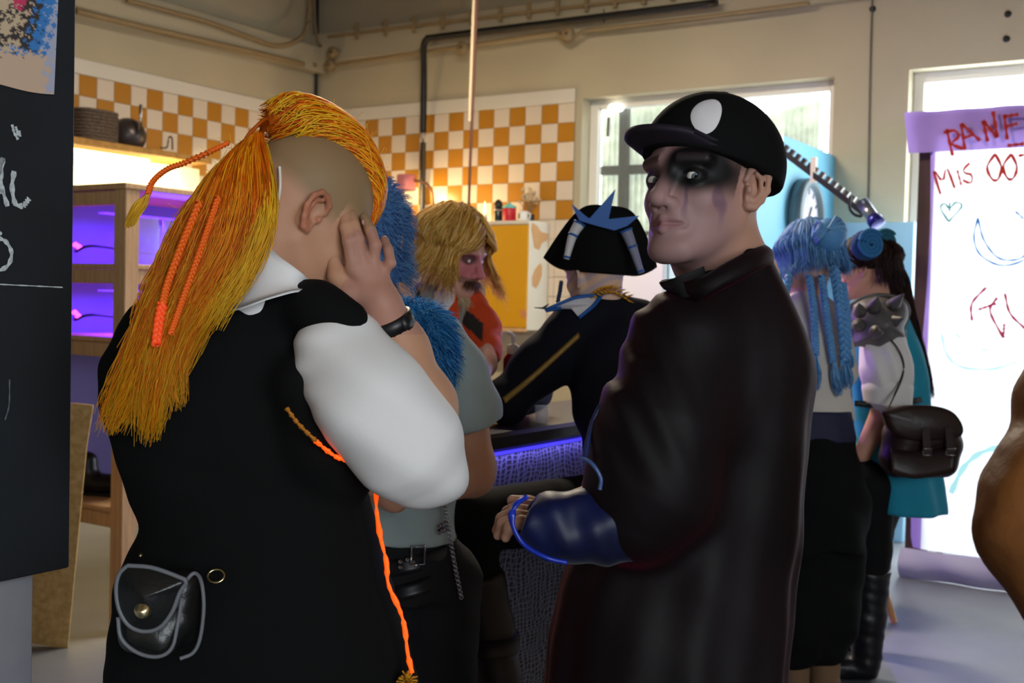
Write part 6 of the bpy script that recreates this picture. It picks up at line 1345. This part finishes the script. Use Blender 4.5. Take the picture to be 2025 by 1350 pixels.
# ------------------------------------------------------------------ 5. person in the tricorn hat leaning on the bar
T_ = Fig(3.40)
base = np.array([sc[0], sc[1], STZ])
pt_ = person(np.array([sc[0], sc[1], 0.0]), 'person in a black tricorn hat and navy coat leaning on the bar')
HT = Head(T_(1178, 540, 0.0), head_axes((-0.62, 0.78), -0.05, 0.12))
g = SDF(0.02); HT.add(g); g.chain([(HT.w(0, -0.03, -0.03), 0.055), (T_(1195, 640, 0.0), 0.062)], 0.03); hv, hf = g.build(0.004)
hpT = P(1262, 915, 3.14); hpT[2] = 0.905
kneeT = P(912, 1030, 2.74); ankT = P(985, 1335, 2.76)
g = SDF(0.03); g.chain([(T_(1195, 640, 0.02), 0.08), (T_(1225, 760, -0.08), 0.11), (hpT, 0.12)]); g.chain([(hpT+np.array([-0.05, -0.05, 0]), 0.085), (kneeT, 0.055), (ankT, 0.04)]); g.chain([(hpT+np.array([0.08, 0.05, 0]), 0.085), (P(1245, 1090, 3.50), 0.06), (np.array([P(1245, 1090, 3.50)[0], P(1245, 1090, 3.50)[1], 0.10]), 0.045)])
elT = T_(1000, 776, -0.10); elT[2] = BARZ+0.065
g.chain([(T_(1140, 650, -0.02), 0.055), (elT, 0.045), (T_(1075, 770, 0.18), 0.034)])
bv, bf = g.build(0.012); v, f = join_vf([(hv, hf), (bv, bf)]); lv = HT.loc(v)
put('body', v, f, M_skin, pt_, colors=colour_skin(v, (214, 176, 150), [(lambda v: 0.5*(np.abs(lv).max(1) < 0.15)*(np.sin(lv[:, 2]*180+lv[:, 1]*90) > 0.3), (150, 150, 180))]))
M_navy = mat('navy_wool', (12, 13, 24), 0.85, bump=(90, 0.08), spec=0.25)
g = SDF(0.04)
g.chain([(T_(1198, 648, 0.0), 0.098), (T_(1212, 720, -0.04), 0.128), (T_(1235, 800, -0.10), 0.138), (T_(1258, 880, -0.18), 0.150)], 0.05)
g.chain([(T_(1140, 640, -0.02), 0.074), (T_(1180, 626, 0.0), 0.07), (T_(1262, 640, 0.04), 0.075)], 0.04)
g.chain([(T_(1136, 652, -0.03), 0.076), (T_(1070, 720, -0.06), 0.074), (elT, 0.062)], 0.04)
g.chain([(elT, 0.062), (T_(1060, 776, 0.14), 0.055)], 0.03)
g.mod(wrinkle(0.0022, 28, 22, 34, 0.9)); clothes('coat', g, 0.008, M_navy, pt_)
# coat tails and trousers over the stool
g = SDF(0.03); g.chain([(hpT+np.array([0.02, 0, 0.05]), 0.15), (hpT+np.array([0.03, -0.03, -0.06]), 0.16)]); g.chain([(hpT+np.array([-0.05, -0.05, 0.0]), 0.100), (kneeT, 0.072), (kneeT+(ankT-kneeT)*0.35, 0.066)], 0.04); g.chain([(hpT+np.array([0.08, 0.05, 0]), 0.1), (P(1245, 1090, 3.50), 0.075), (np.array([P(1245, 1090, 3.50)[0], P(1245, 1090, 3.50)[1], 0.12]), 0.055)], 0.04)
clothes('trousers', g, 0.010, mat('black_trousers', (10, 10, 11), 0.85, spec=0.2), pt_)
M_boot = mat('brown_boot_leather', (40, 26, 18), 0.5, noise=(9, 0.6, (26, 17, 12)), bump=(40, 0.2))
g = SDF(0.02); kb = kneeT+(ankT-kneeT)*0.38; g.chain([(kb, 0.074), (kneeT+(ankT-kneeT)*0.7, 0.064), (ankT, 0.052), (ankT-TZ*0.06, 0.05)], 0.02); g.cap(ankT-TZ*0.085, ankT-TZ*0.10+np.array([-0.08, -0.06, 0]), 0.044, 0.036); g.plane(kb+TZ*0.01, kneeT-ankT)
clothes('boot', g, 0.007, M_boot, pt_)
band('boot_cuff', [kneeT+(ankT-kneeT)*0.80+np.array([math.cos(a)*0.066, math.sin(a)*0.066, -0.012]) for a in np.linspace(0, 6.2832, 24)], [kneeT+(ankT-kneeT)*0.72+np.array([math.cos(a)*0.072, math.sin(a)*0.072, 0]) for a in np.linspace(0, 6.2832, 24)], 0.008, M_boot, pt_, 30, 3)
g = SDF(0.02); f2 = np.array([P(1245, 1090, 3.50)[0], P(1245, 1090, 3.50)[1], 0.0]); g.chain([(f2+TZ*0.40, 0.066), (f2+TZ*0.06, 0.05)]); g.cap(f2+TZ*0.045, f2+TZ*0.04+np.array([0.06, 0.12, 0]), 0.044, 0.036); clothes('boot', g, 0.012, M_boot, pt_)
# gold stripe down the sleeve, epaulette-like collar wings, gold leaf collar
Mgold = mat('gold_braid', (150, 116, 50), 0.5, 0.3, noise=(90, 0.5, (96, 72, 26)))
band('gold_stripe', [T_(1148, 666, -0.118), T_(1100, 710, -0.142), T_(1050, 755, -0.166), T_(1000, 797, -0.168)], [T_(1143, 657, -0.118), T_(1095, 701, -0.142), T_(1045, 745, -0.166), T_(994, 786, -0.168)], 0.006, Mgold, pt_, 24, 3)
M_wh = mat('white_foam', (206, 202, 204), 0.6); M_bf = mat('blue_foam', (22, 84, 160), 0.55)
wing = [T_(1190, 584, -0.06), T_(1140, 590, -0.08), T_(1100, 604, -0.09), T_(1080, 613, -0.09), T_(1108, 609, -0.10), T_(1130, 610, -0.105), T_(1144, 627, -0.11), T_(1172, 604, -0.09)]
cw = put_vf('collar_wing', plate(wing, (-0.2, -0.8, 0.45), 0.008), M_wh, pt_, smooth=False)
for e in (((1078, 614, -0.095), (1100, 603, -0.098), (1140, 588, -0.09), (1190, 582, -0.07)), ((1190, 583, -0.07), (1174, 604, -0.10), (1145, 628, -0.12)), ((1080, 614, -0.098), (1110, 609, -0.105))):
    put_vf('blue_edging', tube(smooth_path([T_(*p) for p in e], 16), 0.0055, 6), M_bf, cw)
put_vf('wing_tip', plate([T_(1056, 608, -0.09), T_(1072, 608, -0.09), T_(1086, 600, -0.09), T_(1078, 611, -0.09)], (0, -1, 0.3), 0.006), M_black, cw, smooth=False)
wing2 = [T_(1240, 592, 0.0), T_(1290, 606, 0.06), T_(1330, 626, 0.10), T_(1300, 640, 0.08), T_(1262, 622, 0.03)]
cw2 = put_vf('collar_wing', plate(wing2, (0.1, -0.8, 0.5), 0.008), M_wh, pt_, smooth=False); put_vf('blue_edging', tube(smooth_path([T_(1240, 590, -0.01), T_(1290, 604, 0.05), T_(1332, 626, 0.09)], 14), 0.006, 6), M_bf, cw2)
gl = Geo()
for k in range(11):
    q = smooth_path([T_(1163, 586, -0.07), T_(1185, 573, -0.085), T_(1210, 574, -0.08), T_(1236, 590, -0.05)], 11)[k]
    for sgn in (1, -1): gadd(gl, tube(smooth_path([q, q+np.array([0.012, -0.006, 0.008*sgn]), q+np.array([0.026, 0, 0.012*sgn])], 6), [0.002, 0.005, 0.006, 0.005, 0.003, 0.001], 6, 0.5))
gl.put('gold_leaf_collar', mat('gold_leaf', (206, 150, 40), 0.35, 0.7), pt_)
v, f = braid([T_(1110, 556, -0.02), T_(1108, 572, -0.03), T_(1103, 598, -0.03)], 0.006); put('thin_braid', v, f, mat('blue_black_braid', (40, 56, 84), 0.5), pt_)
# tricorn
Mh_ = mat('black_wool_felt', (10, 10, 11), 0.9, spec=0.2)
HX = HT.w(0, -0.015, 0.0); ax_r = unit(np.array([0.97, 0.0, -0.06])); ax_b = np.array([0.0, -1.0, 0.0]); ax_u = np.cross(ax_r, np.array([0, 1.0, 0])); ax_u = unit(ax_u) if ax_u[2] > 0 else -unit(ax_u)
nphi, nt_ = 96, 9; vv = []
for i in range(nphi):
    ph = 2*math.pi*i/nphi                       # 0 = right, pi/2 = towards the camera (back of the hat)
    corner = max(0.0, math.cos(ph))**5 + max(0.0, math.cos(ph-math.pi))**5 + max(0.0, math.cos(ph+math.pi/2))**5
    for j in range(nt_):
        t_ = j/(nt_-1); up = (0.185*(1-corner)+0.03*corner); out = 0.035*(1-corner)+0.082*corner
        rx, ry = 0.082, 0.098; rr_ = 1.0
        x_ = (rx+out*t_)*math.cos(ph); y_ = (ry+out*t_*0.7)*math.sin(ph); z_ = up*t_**1.3 - 0.018*t_*(1-corner)*0-0.03*corner*t_*(1-t_)
        vv.append(HX+ax_r*x_+ax_b*y_+ax_u*z_)
vv = np.array(vv); i = np.arange(nphi)[:, None]*nt_; i2 = (np.arange(nphi)+1)[:, None] % nphi*nt_; j = np.arange(nt_-1)[None]; q = np.stack([i+j, i2+j, i2+j+1, i+j+1], -1).reshape(-1, 4); nn = len(vv)
off = (vv-HX); off = off/np.linalg.norm(off, axis=1)[:, None]*0.006; rimq = np.array([(k*nt_+nt_-1, ((k+1) % nphi)*nt_+nt_-1, ((k+1) % nphi)*nt_+nt_-1+nn, k*nt_+nt_-1+nn) for k in range(nphi)])
hat = put('tricorn_hat', np.concatenate([vv+off, vv-off]), np.concatenate([q, q[:, ::-1]+nn, rimq]), Mh_, pt_)
g = SDF(0.02); g.ell(HX+ax_u*0.055, (0.088, 0.104, 0.115)); g.plane(HX-ax_u*0.004, -ax_u); clothes('hat_crown', g, 0.006, Mh_, hat)
def hatp(x, y, d=-0.15): return T_(x, y, d)
sp_ = [(1146, 437), (1131, 404), (1162, 431), (1166, 432), (1217, 374), (1203, 434), (1264, 427), (1240, 447), (1215, 456), (1180, 447)]
put_vf('spiked_crest', plate([hatp(*p) for p in sp_], (0, -1, 0.1), 0.012), M_bf, hat, smooth=False)
for pts, m in ((((1146, 442), (1132, 468), (1120, 512)), M_wh), (((1238, 456), (1252, 492), (1268, 540)), mat('grey_foam', (128, 128, 150), 0.6))):
    o = put_vf('foam_tube', tube(smooth_path([hatp(*p, -0.155) for p in pts], 20), [0.017*(1-0.5*(k/19)) for k in range(20)], 10), m, hat)
    for t_ in (0.02, 0.45, 0.97):
        c_ = smooth_path([hatp(*p, -0.155) for p in pts], 50); k = int(t_*49); ax_ = unit(c_[min(k+1, 49)]-c_[max(0, k-1)]); put_vf('blue_ring', lathe([(0.010, -0.003), (0.019-0.009*t_, -0.003), (0.019-0.009*t_, 0.003), (0.010, 0.003)], c_[k], 14, ax_), M_bf, o)

# ------------------------------------------------------------------ 6. person with blue braids
N_ = Fig(4.15)
base = np.array([*N_(1610, 1300, 0.05)[:2], 0.0])
pn = person(base, 'person with blue braids and a hair bun, white top and black trousers, seen from behind')
HN = Head(N_(1598, 512, 0.02), head_axes((-0.55, 0.83), -0.25))
g = SDF(0.02); HN.add(g); g.chain([(HN.w(0, -0.03, -0.03), 0.052), (N_(1598, 600, 0.03), 0.056)], 0.03)
g.chain([(N_(1600, 620, 0.03), 0.07), (N_(1605, 720, 0.0), 0.09), (N_(1610, 850, 0.0), 0.10), (N_(1620, 920, 0.0), 0.12)], 0.05)
g.chain([(N_(1560, 640, 0.06), 0.045), (N_(1530, 760, 0.16), 0.038), (N_(1560, 800, 0.32), 0.03)]); g.chain([(N_(1645, 640, 0.06), 0.045), (N_(1668, 740, 0.16), 0.038), (N_(1640, 800, 0.34), 0.03)])
FL1, FL2 = [np.array([*N_(x, 1300, dd)[:2], 0.0]) for x, dd in ((1572, 0.0), (1632, 0.06))]
for hp_, ft in ((N_(1590, 950, 0.0), FL1), (N_(1645, 950, 0.05), FL2)): g.chain([(hp_, 0.085), (ft+TZ*0.40, 0.05), (ft+TZ*0.09, 0.04)]); FEET.append(ft)
v, f = g.build(0.009); put('body', v, f, M_skin, pn, colors=colour_skin(v, (214, 170, 146)))
g = SDF(0.03); g.loft(N_.rows([(572, 1572, 1622, 0.03, 0.055), (598, 1548, 1650, 0.03, 0.09), (640, 1532, 1664, 0.02, 0.11), (720, 1530, 1672, 0.0, 0.115), (790, 1532, 1682, 0.0, 0.12), (826, 1536, 1686, 0.0, 0.125)]), 0.02, fold=(0.03, 6, 9, 0.3)); g.chain([(N_(1560, 640, 0.06), 0.06), (N_(1538, 740, 0.14), 0.055)]); g.chain([(N_(1648, 640, 0.06), 0.06), (N_(1668, 740, 0.14), 0.055)]); g.mod(wrinkle(0.002, 30, 20, 40, 0.5))
clothes('white_top', g, 0.009, mat('cream_knit', (206, 198, 190), 0.9, bump=(120, 0.1)), pn)
g = SDF(0.02); g.loft(N_.rows([(808, 1534, 1684, 0.0, 0.128), (840, 1534, 1686, 0.0, 0.132), (868, 1532, 1690, 0.0, 0.136)]), 0.02, fold=(0.02, 8, 30, 0.1)); clothes('sash', g, 0.008, mat('navy_sash', (24, 28, 60), 0.7), pn)
g = SDF(0.03); g.loft(N_.rows([(860, 1534, 1688, 0.0, 0.132), (930, 1530, 1704, 0.0, 0.145), (1010, 1530, 1706, 0.0, 0.15), (1080, 1532, 1698, 0.0, 0.14)]), 0.02)
for hp_, ft in ((N_(1582, 1000, 0.0), FL1), (N_(1648, 1000, 0.05), FL2)): g.chain([(hp_, 0.135), ((hp_+ft)/2, 0.110), (ft+TZ*0.30, 0.105), (ft+TZ*0.22, 0.085)], 0.04)
g.mod(wrinkle(0.004, 24, 16, 26, 1.1)); clothes('trousers', g, 0.011, mat('black_baggy_cotton', (13, 14, 14), 0.9, spec=0.2), pn)
for ft in (FL1, FL2):
    g = SDF(0.02); g.chain([(ft+TZ*0.26, 0.058), (ft+TZ*0.08, 0.052)]); shoe(g, ft, (-0.4, 0.9)); clothes('boot', g, 0.010, mat('tan_suede', (120, 92, 66), 0.85), pn)
M_bh = mat('blue_hair', (60, 120, 190), 0.5, vcol='Col', spec=0.2); BH = [(116, 172, 224), (92, 150, 208), (142, 192, 234), (72, 122, 180)]
wig(HN, 1500, 0.085, 0.0026, BH, M_bh, pn, 'hair', flare=0.12, face_gap=0.7, scale=1.11, S=10)
bunc = N_(1640, 464, -0.10); g = SDF(0.02); g.ell(bunc, np.array((31, 31, 33))*N_.m); cv, cf = g.build(0.006); CB = []
for k in range(420):
    a0 = RNG.uniform(0, 6.28); tl = RNG.uniform(-1.0, 1.0); ph = np.linspace(0, 2.0, 10)+a0; e1 = unit([math.cos(tl), 0.2, math.sin(tl)]); e2 = unit(np.cross(e1, (0.1, 1, 0.2))); CB.append(bunc+(np.cos(ph)[:, None]*e1+np.sin(ph)[:, None]*np.array([0, -1, 0.3])*0.9+e2*0.3*tl)*0.065)
sv, sf = strand_mesh(np.array(CB), np.full((420, 10), 0.0035)); v, f = join_vf([(sv, sf), (cv, cf)]); put('hair_bun', v, f, M_bh, pn, colors=np.concatenate([strand_colors(420, 10, BH), np.tile(np.array(lin(BH[1])), (len(cv), 1))]))['kind'] = 'stuff'
M_bb = mat('blue_braid', (104, 164, 220), 0.5, noise=(60, 0.6, (66, 116, 176)))
for pts, tail, r_ in (([(1600, 545), (1608, 600), (1612, 660), (1613, 702)], (1614, 772), 7), ([(1625, 545), (1632, 600), (1640, 660), (1648, 716)], (1660, 785), 7), ([(1648, 520), (1658, 580), (1666, 640), (1672, 718)], (1676, 770), 10), ([(1668, 560), (1676, 620), (1679, 690)], (1682, 730), 6), ([(1560, 540), (1556, 575), (1552, 600)], (1550, 640), 7)):
    dq = -0.135; v, f = braid([N_(x, y, dq if y > 560 else -0.10) for x, y in pts], r_*N_.m); b_ = put('braid', v, f, M_bb, pn)
    e0 = N_(*pts[-1], dq); e1 = N_(*tail, dq); w_ = r_*N_.m
    Ct, Rt = flow_hair([(e0, np.array([w_*0.5, 0, 0]), np.array([0, w_*0.5, 0])), ((e0+e1)/2, np.array([w_*1.5, 0, 0]), np.array([0, w_, 0])), (e1, np.array([w_*1.0, 0, 0]), np.array([0, w_*0.6, 0]))], 160, 6, 0.0016, 0.003, (0.7, 1), 0)
    v, f = strand_mesh(Ct, Rt); put('braid_tail', v, f, M_bh, b_, colors=strand_colors(160, 6, BH))

# ------------------------------------------------------------------ 7. person with the satchel and spiked shoulder plate
S_ = Fig(4.45)
base = np.array([*S_(1730, 1300, 0.05)[:2], 0.0])
psn = person(base, 'person with long brown hair, spiked grey shoulder plate and turquoise tunic')
HS = Head(S_(1712, 530, 0.05), head_axes((-0.86, 0.50), -0.12))
g = SDF(0.02); HS.add(g); g.chain([(HS.w(0, -0.03, -0.03), 0.052), (S_(1735, 615, 0.05), 0.058)], 0.03); hv, hf = g.build(0.005)
g = SDF(0.02); elS = S_(1752, 806, -0.06); wrS = S_(1706, 898, -0.02); g.chain([(S_(1752, 650, -0.02), 0.05), (elS, 0.050), (wrS, 0.034)]); hand(g, wrS, S_(1692, 940, 0.0), np.array([-1, 0, 0.2]), np.array([-0.2, 1, 0]), 0.4); av, af = g.build(0.005)
g = SDF(0.03); g.chain([(S_(1745, 650, 0.06), 0.08), (S_(1750, 780, 0.06), 0.09), (S_(1740, 930, 0.06), 0.10)]); g.chain([(S_(1715, 660, 0.16), 0.045), (S_(1680, 780, 0.24), 0.04), (S_(1660, 860, 0.28), 0.03)])
FS1, FS2 = np.array([*on_plane(1712, 1345, (0, 0, 0), TZ)[:2], 0.0]), np.array([*on_plane(1718, 1292, (0, 0, 0), TZ)[:2], 0.0])
for hp_, ft in ((S_(1720, 960, 0.0), FS1), (S_(1745, 960, 0.1), FS2)): g.chain([(hp_, 0.085), (ft+TZ*0.48, 0.05), (ft+TZ*0.09, 0.04)]); FEET.append(ft)
bv, bf = g.build(0.012); v, f = join_vf([(hv, hf), (av, af), (bv, bf)]); put('body', v, f, M_skin, psn, colors=colour_skin(v, (206, 154, 130)))
M_bn = mat('brown_hair', (54, 34, 28), 0.45, vcol='Col', spec=0.3); BNH = [(52, 32, 26), (40, 25, 21), (66, 42, 32), (34, 22, 20)]
wig(HS, 1300, 0.07, 0.0026, BNH, M_bn, psn, 'hair', flare=0.1, face_gap=0.85, scale=1.05, S=9, lenf=lambda o: 0.08 if o[1] > -0.35 else 1.3)
def ssec(px, py, dd, hw, hd): return (S_(px, py, dd), np.array([hw*S_.m, 0, 0]), np.array([0, hd, 0]))
Ct, Rt = flow_hair([ssec(1735, 505, 0.02, 34, 0.05), ssec(1762, 545, 0.03, 34, 0.05), ssec(1785, 600, 0.04, 22, 0.04), ssec(1806, 660, 0.05, 14, 0.03), ssec(1824, 720, 0.05, 12, 0.02), ssec(1840, 790, 0.05, 9, 0.015)], 900, 14, 0.0018, 0.006, (0.8, 1), 0.1)
v, f = strand_mesh(Ct, Rt); put('long_hair', v, f, M_bn, psn, colors=strand_colors(900, 14, BNH))['kind'] = 'stuff'
M_tq = mat('blue_felt_roll', (44, 112, 168), 0.75); M_tqd = mat('teal_felt_roll', (28, 96, 120), 0.75)
for (x, y, dd, rr, m, lb) in ((1723, 482, -0.13, 30, M_tq, 0), (1752, 478, -0.02, 26, M_tqd, 1)):
    q = S_(x, y, dd); a = np.linspace(0, 6.28*3.4, 90); rad = rr*S_.m*(0.10+0.82*a/a[-1]); n_ = unit((0.25, -1, 0.1)); e1 = unit(np.cross(n_, TZ)); e2 = np.cross(e1, n_)
    o = put_vf('spiral_roll', tube(q+np.cos(a)[:, None]*rad[:, None]*e1+np.sin(a)[:, None]*rad[:, None]*e2, 0.0085, 8), m, psn)
    put_vf('roll_back', lathe([(0, 0), (rr*S_.m*0.97, 0), (rr*S_.m, 0.01), (rr*S_.m*0.95, 0.04), (0, 0.045)], q-n_*0.052, 28, n_), mat('dark_felt_roll', (22, 66, 112), 0.8), o)
# tunic, sleeve, trousers, boots
M_tun = mat('turquoise_cotton', (24, 146, 176), 0.8, noise=(6, 0.35, (18, 116, 146)), bump=(50, 0.08))
g = SDF(0.03); g.loft(S_.rows([(592, 1705, 1768, 0.06, 0.06), (625, 1690, 1795, 0.06, 0.10), (680, 1684, 1818, 0.06, 0.12), (740, 1684, 1830, 0.06, 0.125), (790, 1688, 1832, 0.06, 0.125), (830, 1690, 1838, 0.06, 0.135), (900, 1694, 1848, 0.06, 0.16), (960, 1700, 1858, 0.06, 0.175), (1008, 1706, 1864, 0.06, 0.185)]), 0.02, fold=(0.06, 5, 3, 0.4)); g.mod(wrinkle(0.002, 30, 20, 20, 0.8))
clothes('tunic', g, 0.009, M_tun, psn)
band('tunic_belt', [S_(1690, 803, -0.075), S_(1740, 806, -0.09), S_(1800, 800, -0.07), S_(1834, 792, 0.0)], [S_(1690, 792, -0.07), S_(1740, 794, -0.085), S_(1800, 788, -0.065), S_(1833, 780, 0.0)], 0.006, mat('dark_belt', (24, 20, 20), 0.5), psn, 20, 3)
g = SDF(0.03); g.chain([(S_(1748, 665, -0.05), 0.085), (S_(1752, 725, -0.07), 0.098), (S_(1755, 775, -0.07), 0.088)], 0.03); g.mod(lambda x, y, z: 0.005*np.sin(95*x+30*z)*sstep(S_(0, 790)[2], S_(0, 700)[2], z)); clothes('shirt_sleeve', g, 0.007, M_shirt, psn)
g = SDF(0.02); g.chain([(S_(1755, 768, -0.07), 0.096), (S_(1756, 792, -0.07), 0.090)], 0.01); g.plane(S_(1756, 803, -0.07), (-0.12, 0, -1)); g.plane(S_(1756, 752, -0.07), (0.15, 0, 1)); clothes('rolled_cuff', g, 0.006, M_shirt, psn)
g = SDF(0.03)
for hp_, ft in ((S_(1715, 960, 0.0), FS1), (S_(1742, 960, 0.08), FS2)): g.chain([(hp_, 0.11), (ft+TZ*0.52, 0.078), (ft+TZ*0.38, 0.07)], 0.03)
clothes('trousers', g, 0.012, mat('black_leggings', (11, 11, 13), 0.8, spec=0.25), psn)
M_bb2 = mat('black_boot_leather', (20, 20, 22), 0.38, bump=(30, 0.3))
for ft in (FS1, FS2):
    g = SDF(0.02); g.chain([(ft+TZ*0.46, 0.082), (ft+TZ*0.25, 0.068), (ft+TZ*0.09, 0.058)]); g.cap(ft+TZ*0.05, ft+TZ*0.042+np.array([-0.17, 0.02, 0]), 0.05, 0.04); g.plane(ft+TZ*0.44, TZ); g.plane(ft+TZ*0.003, -TZ); g.mod(lambda x, y, z: 0.0022*np.sin(110*z+40*x+30*y)*np.sin(37*z+1)); clothes('boot', g, 0.008, M_bb2, psn)
# spiked shoulder plate
Marm = mat('grey_painted_foam', (108, 104, 104), 0.5, 0.3, noise=(14, 0.5, (74, 70, 72)), bump=(40, 0.15))
outl = [(1692, 602), (1712, 590), (1745, 583), (1780, 587), (1800, 598), (1806, 622), (1796, 648), (1798, 668), (1780, 672), (1762, 684), (1742, 692), (1722, 684), (1704, 682), (1690, 684), (1690, 660), (1684, 630)]
ring = smooth_path([S_(x, y, -0.14) for x, y in outl+outl[:1]], 65)[:-1]; cen = ring.mean(0); lay = []
for t_ in np.linspace(0, 0.97, 8): lay.append(ring+(cen-ring)*t_+np.array([0, -0.075*math.sqrt(max(0, 1-(1-t_)**2))+0.05*(1-t_), 0]))
vv = np.concatenate(lay); m_ = len(ring); qi = [(a*m_+b, a*m_+(b+1) % m_, (a+1)*m_+(b+1) % m_, (a+1)*m_+b) for a in range(7) for b in range(m_)]
back = vv+np.array([0, 0.012, 0]); qb = [(x[3]+len(vv), x[2]+len(vv), x[1]+len(vv), x[0]+len(vv)) for x in qi]; qe = [(b, b+len(vv), (b+1) % m_+len(vv), (b+1) % m_) for b in range(m_)]
pa_ = put('shoulder_plate', np.concatenate([vv, back]), [np.array(qi+qb+qe), (np.arange(m_)+7*m_)[None]], Marm, psn)
put_vf('plate_rim', tube(np.concatenate([lay[0], lay[0][:1]]), 0.008, 8, caps=False), Marm, pa_)
for (x, y, r_) in ((1730, 602, 12), (1772, 597, 11), (1700, 612, 10), (1770, 634, 12), (1697, 642, 11), (1735, 655, 13)):
    q = S_(x, y, -0.19); put_vf('spike', lathe([(r_*S_.m*1.25, -0.025), (r_*S_.m, 0), (r_*S_.m*0.7, 0.02), (r_*S_.m*0.3, 0.045), (0.001, 0.06)], q, 16, (0.35*(x-1742)/50, -0.8, 0.5*(640-y)/50+0.1)), Marm, pa_)
# satchel
sat = thing('satchel', S_(1825, 950, -0.16), 'brown leather satchel with a flap and two buckled straps', 'satchel')
M_sat = mat('brown_satchel_leather', (44, 26, 22), 0.42, noise=(8, 0.5, (28, 17, 15)), bump=(60, 0.12))
D_s = -0.20
sp2 = lambda x, y, d=0.0: S_(x, y, D_s+d)
g = SDF(0.02); g.chain([(sp2(1790, 862, 0.02), 0.085), (sp2(1850, 858, 0.02), 0.080), (sp2(1872, 880, 0.02), 0.060)], 0.03); g.chain([(sp2(1778, 905, 0.02), 0.075), (sp2(1865, 915, 0.02), 0.055)], 0.03); g.plane(sp2(1800, 950, 0.0), (0, 0, -1)); clothes('bag', g, 0.007, M_sat, sat)
flp = [(1745, 815), (1790, 803), (1850, 803), (1885, 815), (1904, 842), (1900, 862), (1870, 868), (1830, 872), (1790, 868), (1760, 850)]
ring = smooth_path([sp2(x, y, -0.075) for x, y in flp+flp[:1]], 61)[:-1]; cen = ring.mean(0); lay = [ring+(cen-ring)*t_+np.array([0, -0.02*math.sin(t_*1.57)+(0.05 if False else 0), 0]) for t_ in np.linspace(0, 0.97, 6)]
vv = np.concatenate(lay); m_ = len(ring); qi = [(a*m_+b, a*m_+(b+1) % m_, (a+1)*m_+(b+1) % m_, (a+1)*m_+b) for a in range(5) for b in range(m_)]; back = vv+np.array([0, 0.03, 0]); qb = [tuple(y+len(vv) for y in x[::-1]) for x in qi]; qe = [(b, b+len(vv), (b+1) % m_+len(vv), (b+1) % m_) for b in range(m_)]
put('flap', np.concatenate([vv, back]), [np.array(qi+qb+qe), (np.arange(m_)+5*m_)[None]], M_sat, sat)
for x in (1830, 1876):
    st_ = put_vf('strap', obox(sp2(x, 845, -0.096), sp2(x+4, 900, -0.085), 0.028, 0.006, upd=(0, 1, 0)), M_sat, sat, smooth=False)
    q = sp2(x+4, 893, -0.092); put_vf('buckle', tube(np.array([q+np.array([a, 0, b]) for a, b in ((-0.016, -0.012), (0.016, -0.012), (0.016, 0.012), (-0.016, 0.012), (-0.016, -0.012))]), 0.003, 6), M_steel, st_)
band('front_pocket', [sp2(1765, 935, -0.058), sp2(1810, 945, -0.066), sp2(1885, 932, -0.055)], [sp2(1762, 885, -0.062), sp2(1810, 892, -0.076), sp2(1890, 886, -0.056)], 0.02, M_sat, sat, 20, 5, -0.008)
put_vf('shoulder_strap', tube(smooth_path([sp2(1752, 815, -0.05), S_(1785, 740, -0.17), S_(1776, 690, -0.165), S_(1730, 640, -0.10), S_(1700, 600, 0.0)], 30), 0.005, 8, 0.6), M_sat, sat)

# ------------------------------------------------------------------ 8. person in brown leather at the right edge
R_ = Fig(1.25)
rb_ = np.array([R_(2440, 900, 0.1)[0], R_(2440, 900, 0.1)[1], 0.0])
pr = person(rb_, 'person in a brown leather coat, only the bent elbow showing at the right edge')
HR = Head(np.array([rb_[0]+0.02, rb_[1], 1.55]), head_axes((0.2, 0.98)))
g = SDF(0.02); HR.add(g); g.chain([(HR.w(0, -0.03, -0.03), 0.055), (np.array([rb_[0], rb_[1], 1.38]), 0.065)], 0.03); hv, hf = g.build(0.006)
g = SDF(0.03); g.chain([(np.array([rb_[0], rb_[1], 1.30]), 0.09), (np.array([rb_[0], rb_[1], 0.95]), 0.11)])
for sx in (-0.09, 0.09):
    ft = np.array([rb_[0]+sx, rb_[1], 0.0]); legs_to_floor(g, ft+TZ*0.9, ft, 0.085, 0.05); FEET.append(ft)
hwr = R_(2210, 1260, -0.02); g.chain([(R_(2120, 1180, -0.02), 0.035), (hwr, 0.03)]); hand(g, hwr, R_(2280, 1310, 0.02), np.array([0, 0, 1.0]), np.array([0, 1.0, 0]), 0.5)
bv, bf = g.build(0.011); v, f = join_vf([(hv, hf), (bv, bf)]); put('body', v, f, M_skin, pr, colors=colour_skin(v, (210, 165, 140)))
M_lea = mat('brown_leather', (150, 94, 44), 0.5, noise=(6, 0.6, (100, 56, 24)), bump=(45, 0.2))
g = SDF(0.03); g.loft([(1.42, rb_[0], rb_[1], 0.10, 0.07), (1.36, rb_[0], rb_[1], 0.19, 0.11), (1.25, rb_[0], rb_[1], 0.21, 0.13), (1.0, rb_[0], rb_[1], 0.19, 0.13), (0.6, rb_[0], rb_[1], 0.24, 0.17)], 0.02, fold=(0.03, 6, 6, 0.1))
g.chain([(np.array([rb_[0]-0.17, rb_[1]-0.02, 1.32]), 0.075), (R_(2150, 800, 0.0), 0.066), (R_(2050, 1000, -0.02), 0.056), (R_(2048, 1050, -0.02), 0.054), (R_(2120, 1180, -0.02), 0.056)], 0.03)
g.mod(wrinkle(0.002, 40, 30, 50, 0.6)); clothes('leather_coat', g, 0.010, M_lea, pr)
put_shoes(pr, (0.2, 0.98), M_lea)
wig(HR, 700, 0.05, 0.003, BNH, M_bn, pr, 'hair', flare=0.05, scale=1.03, S=7)
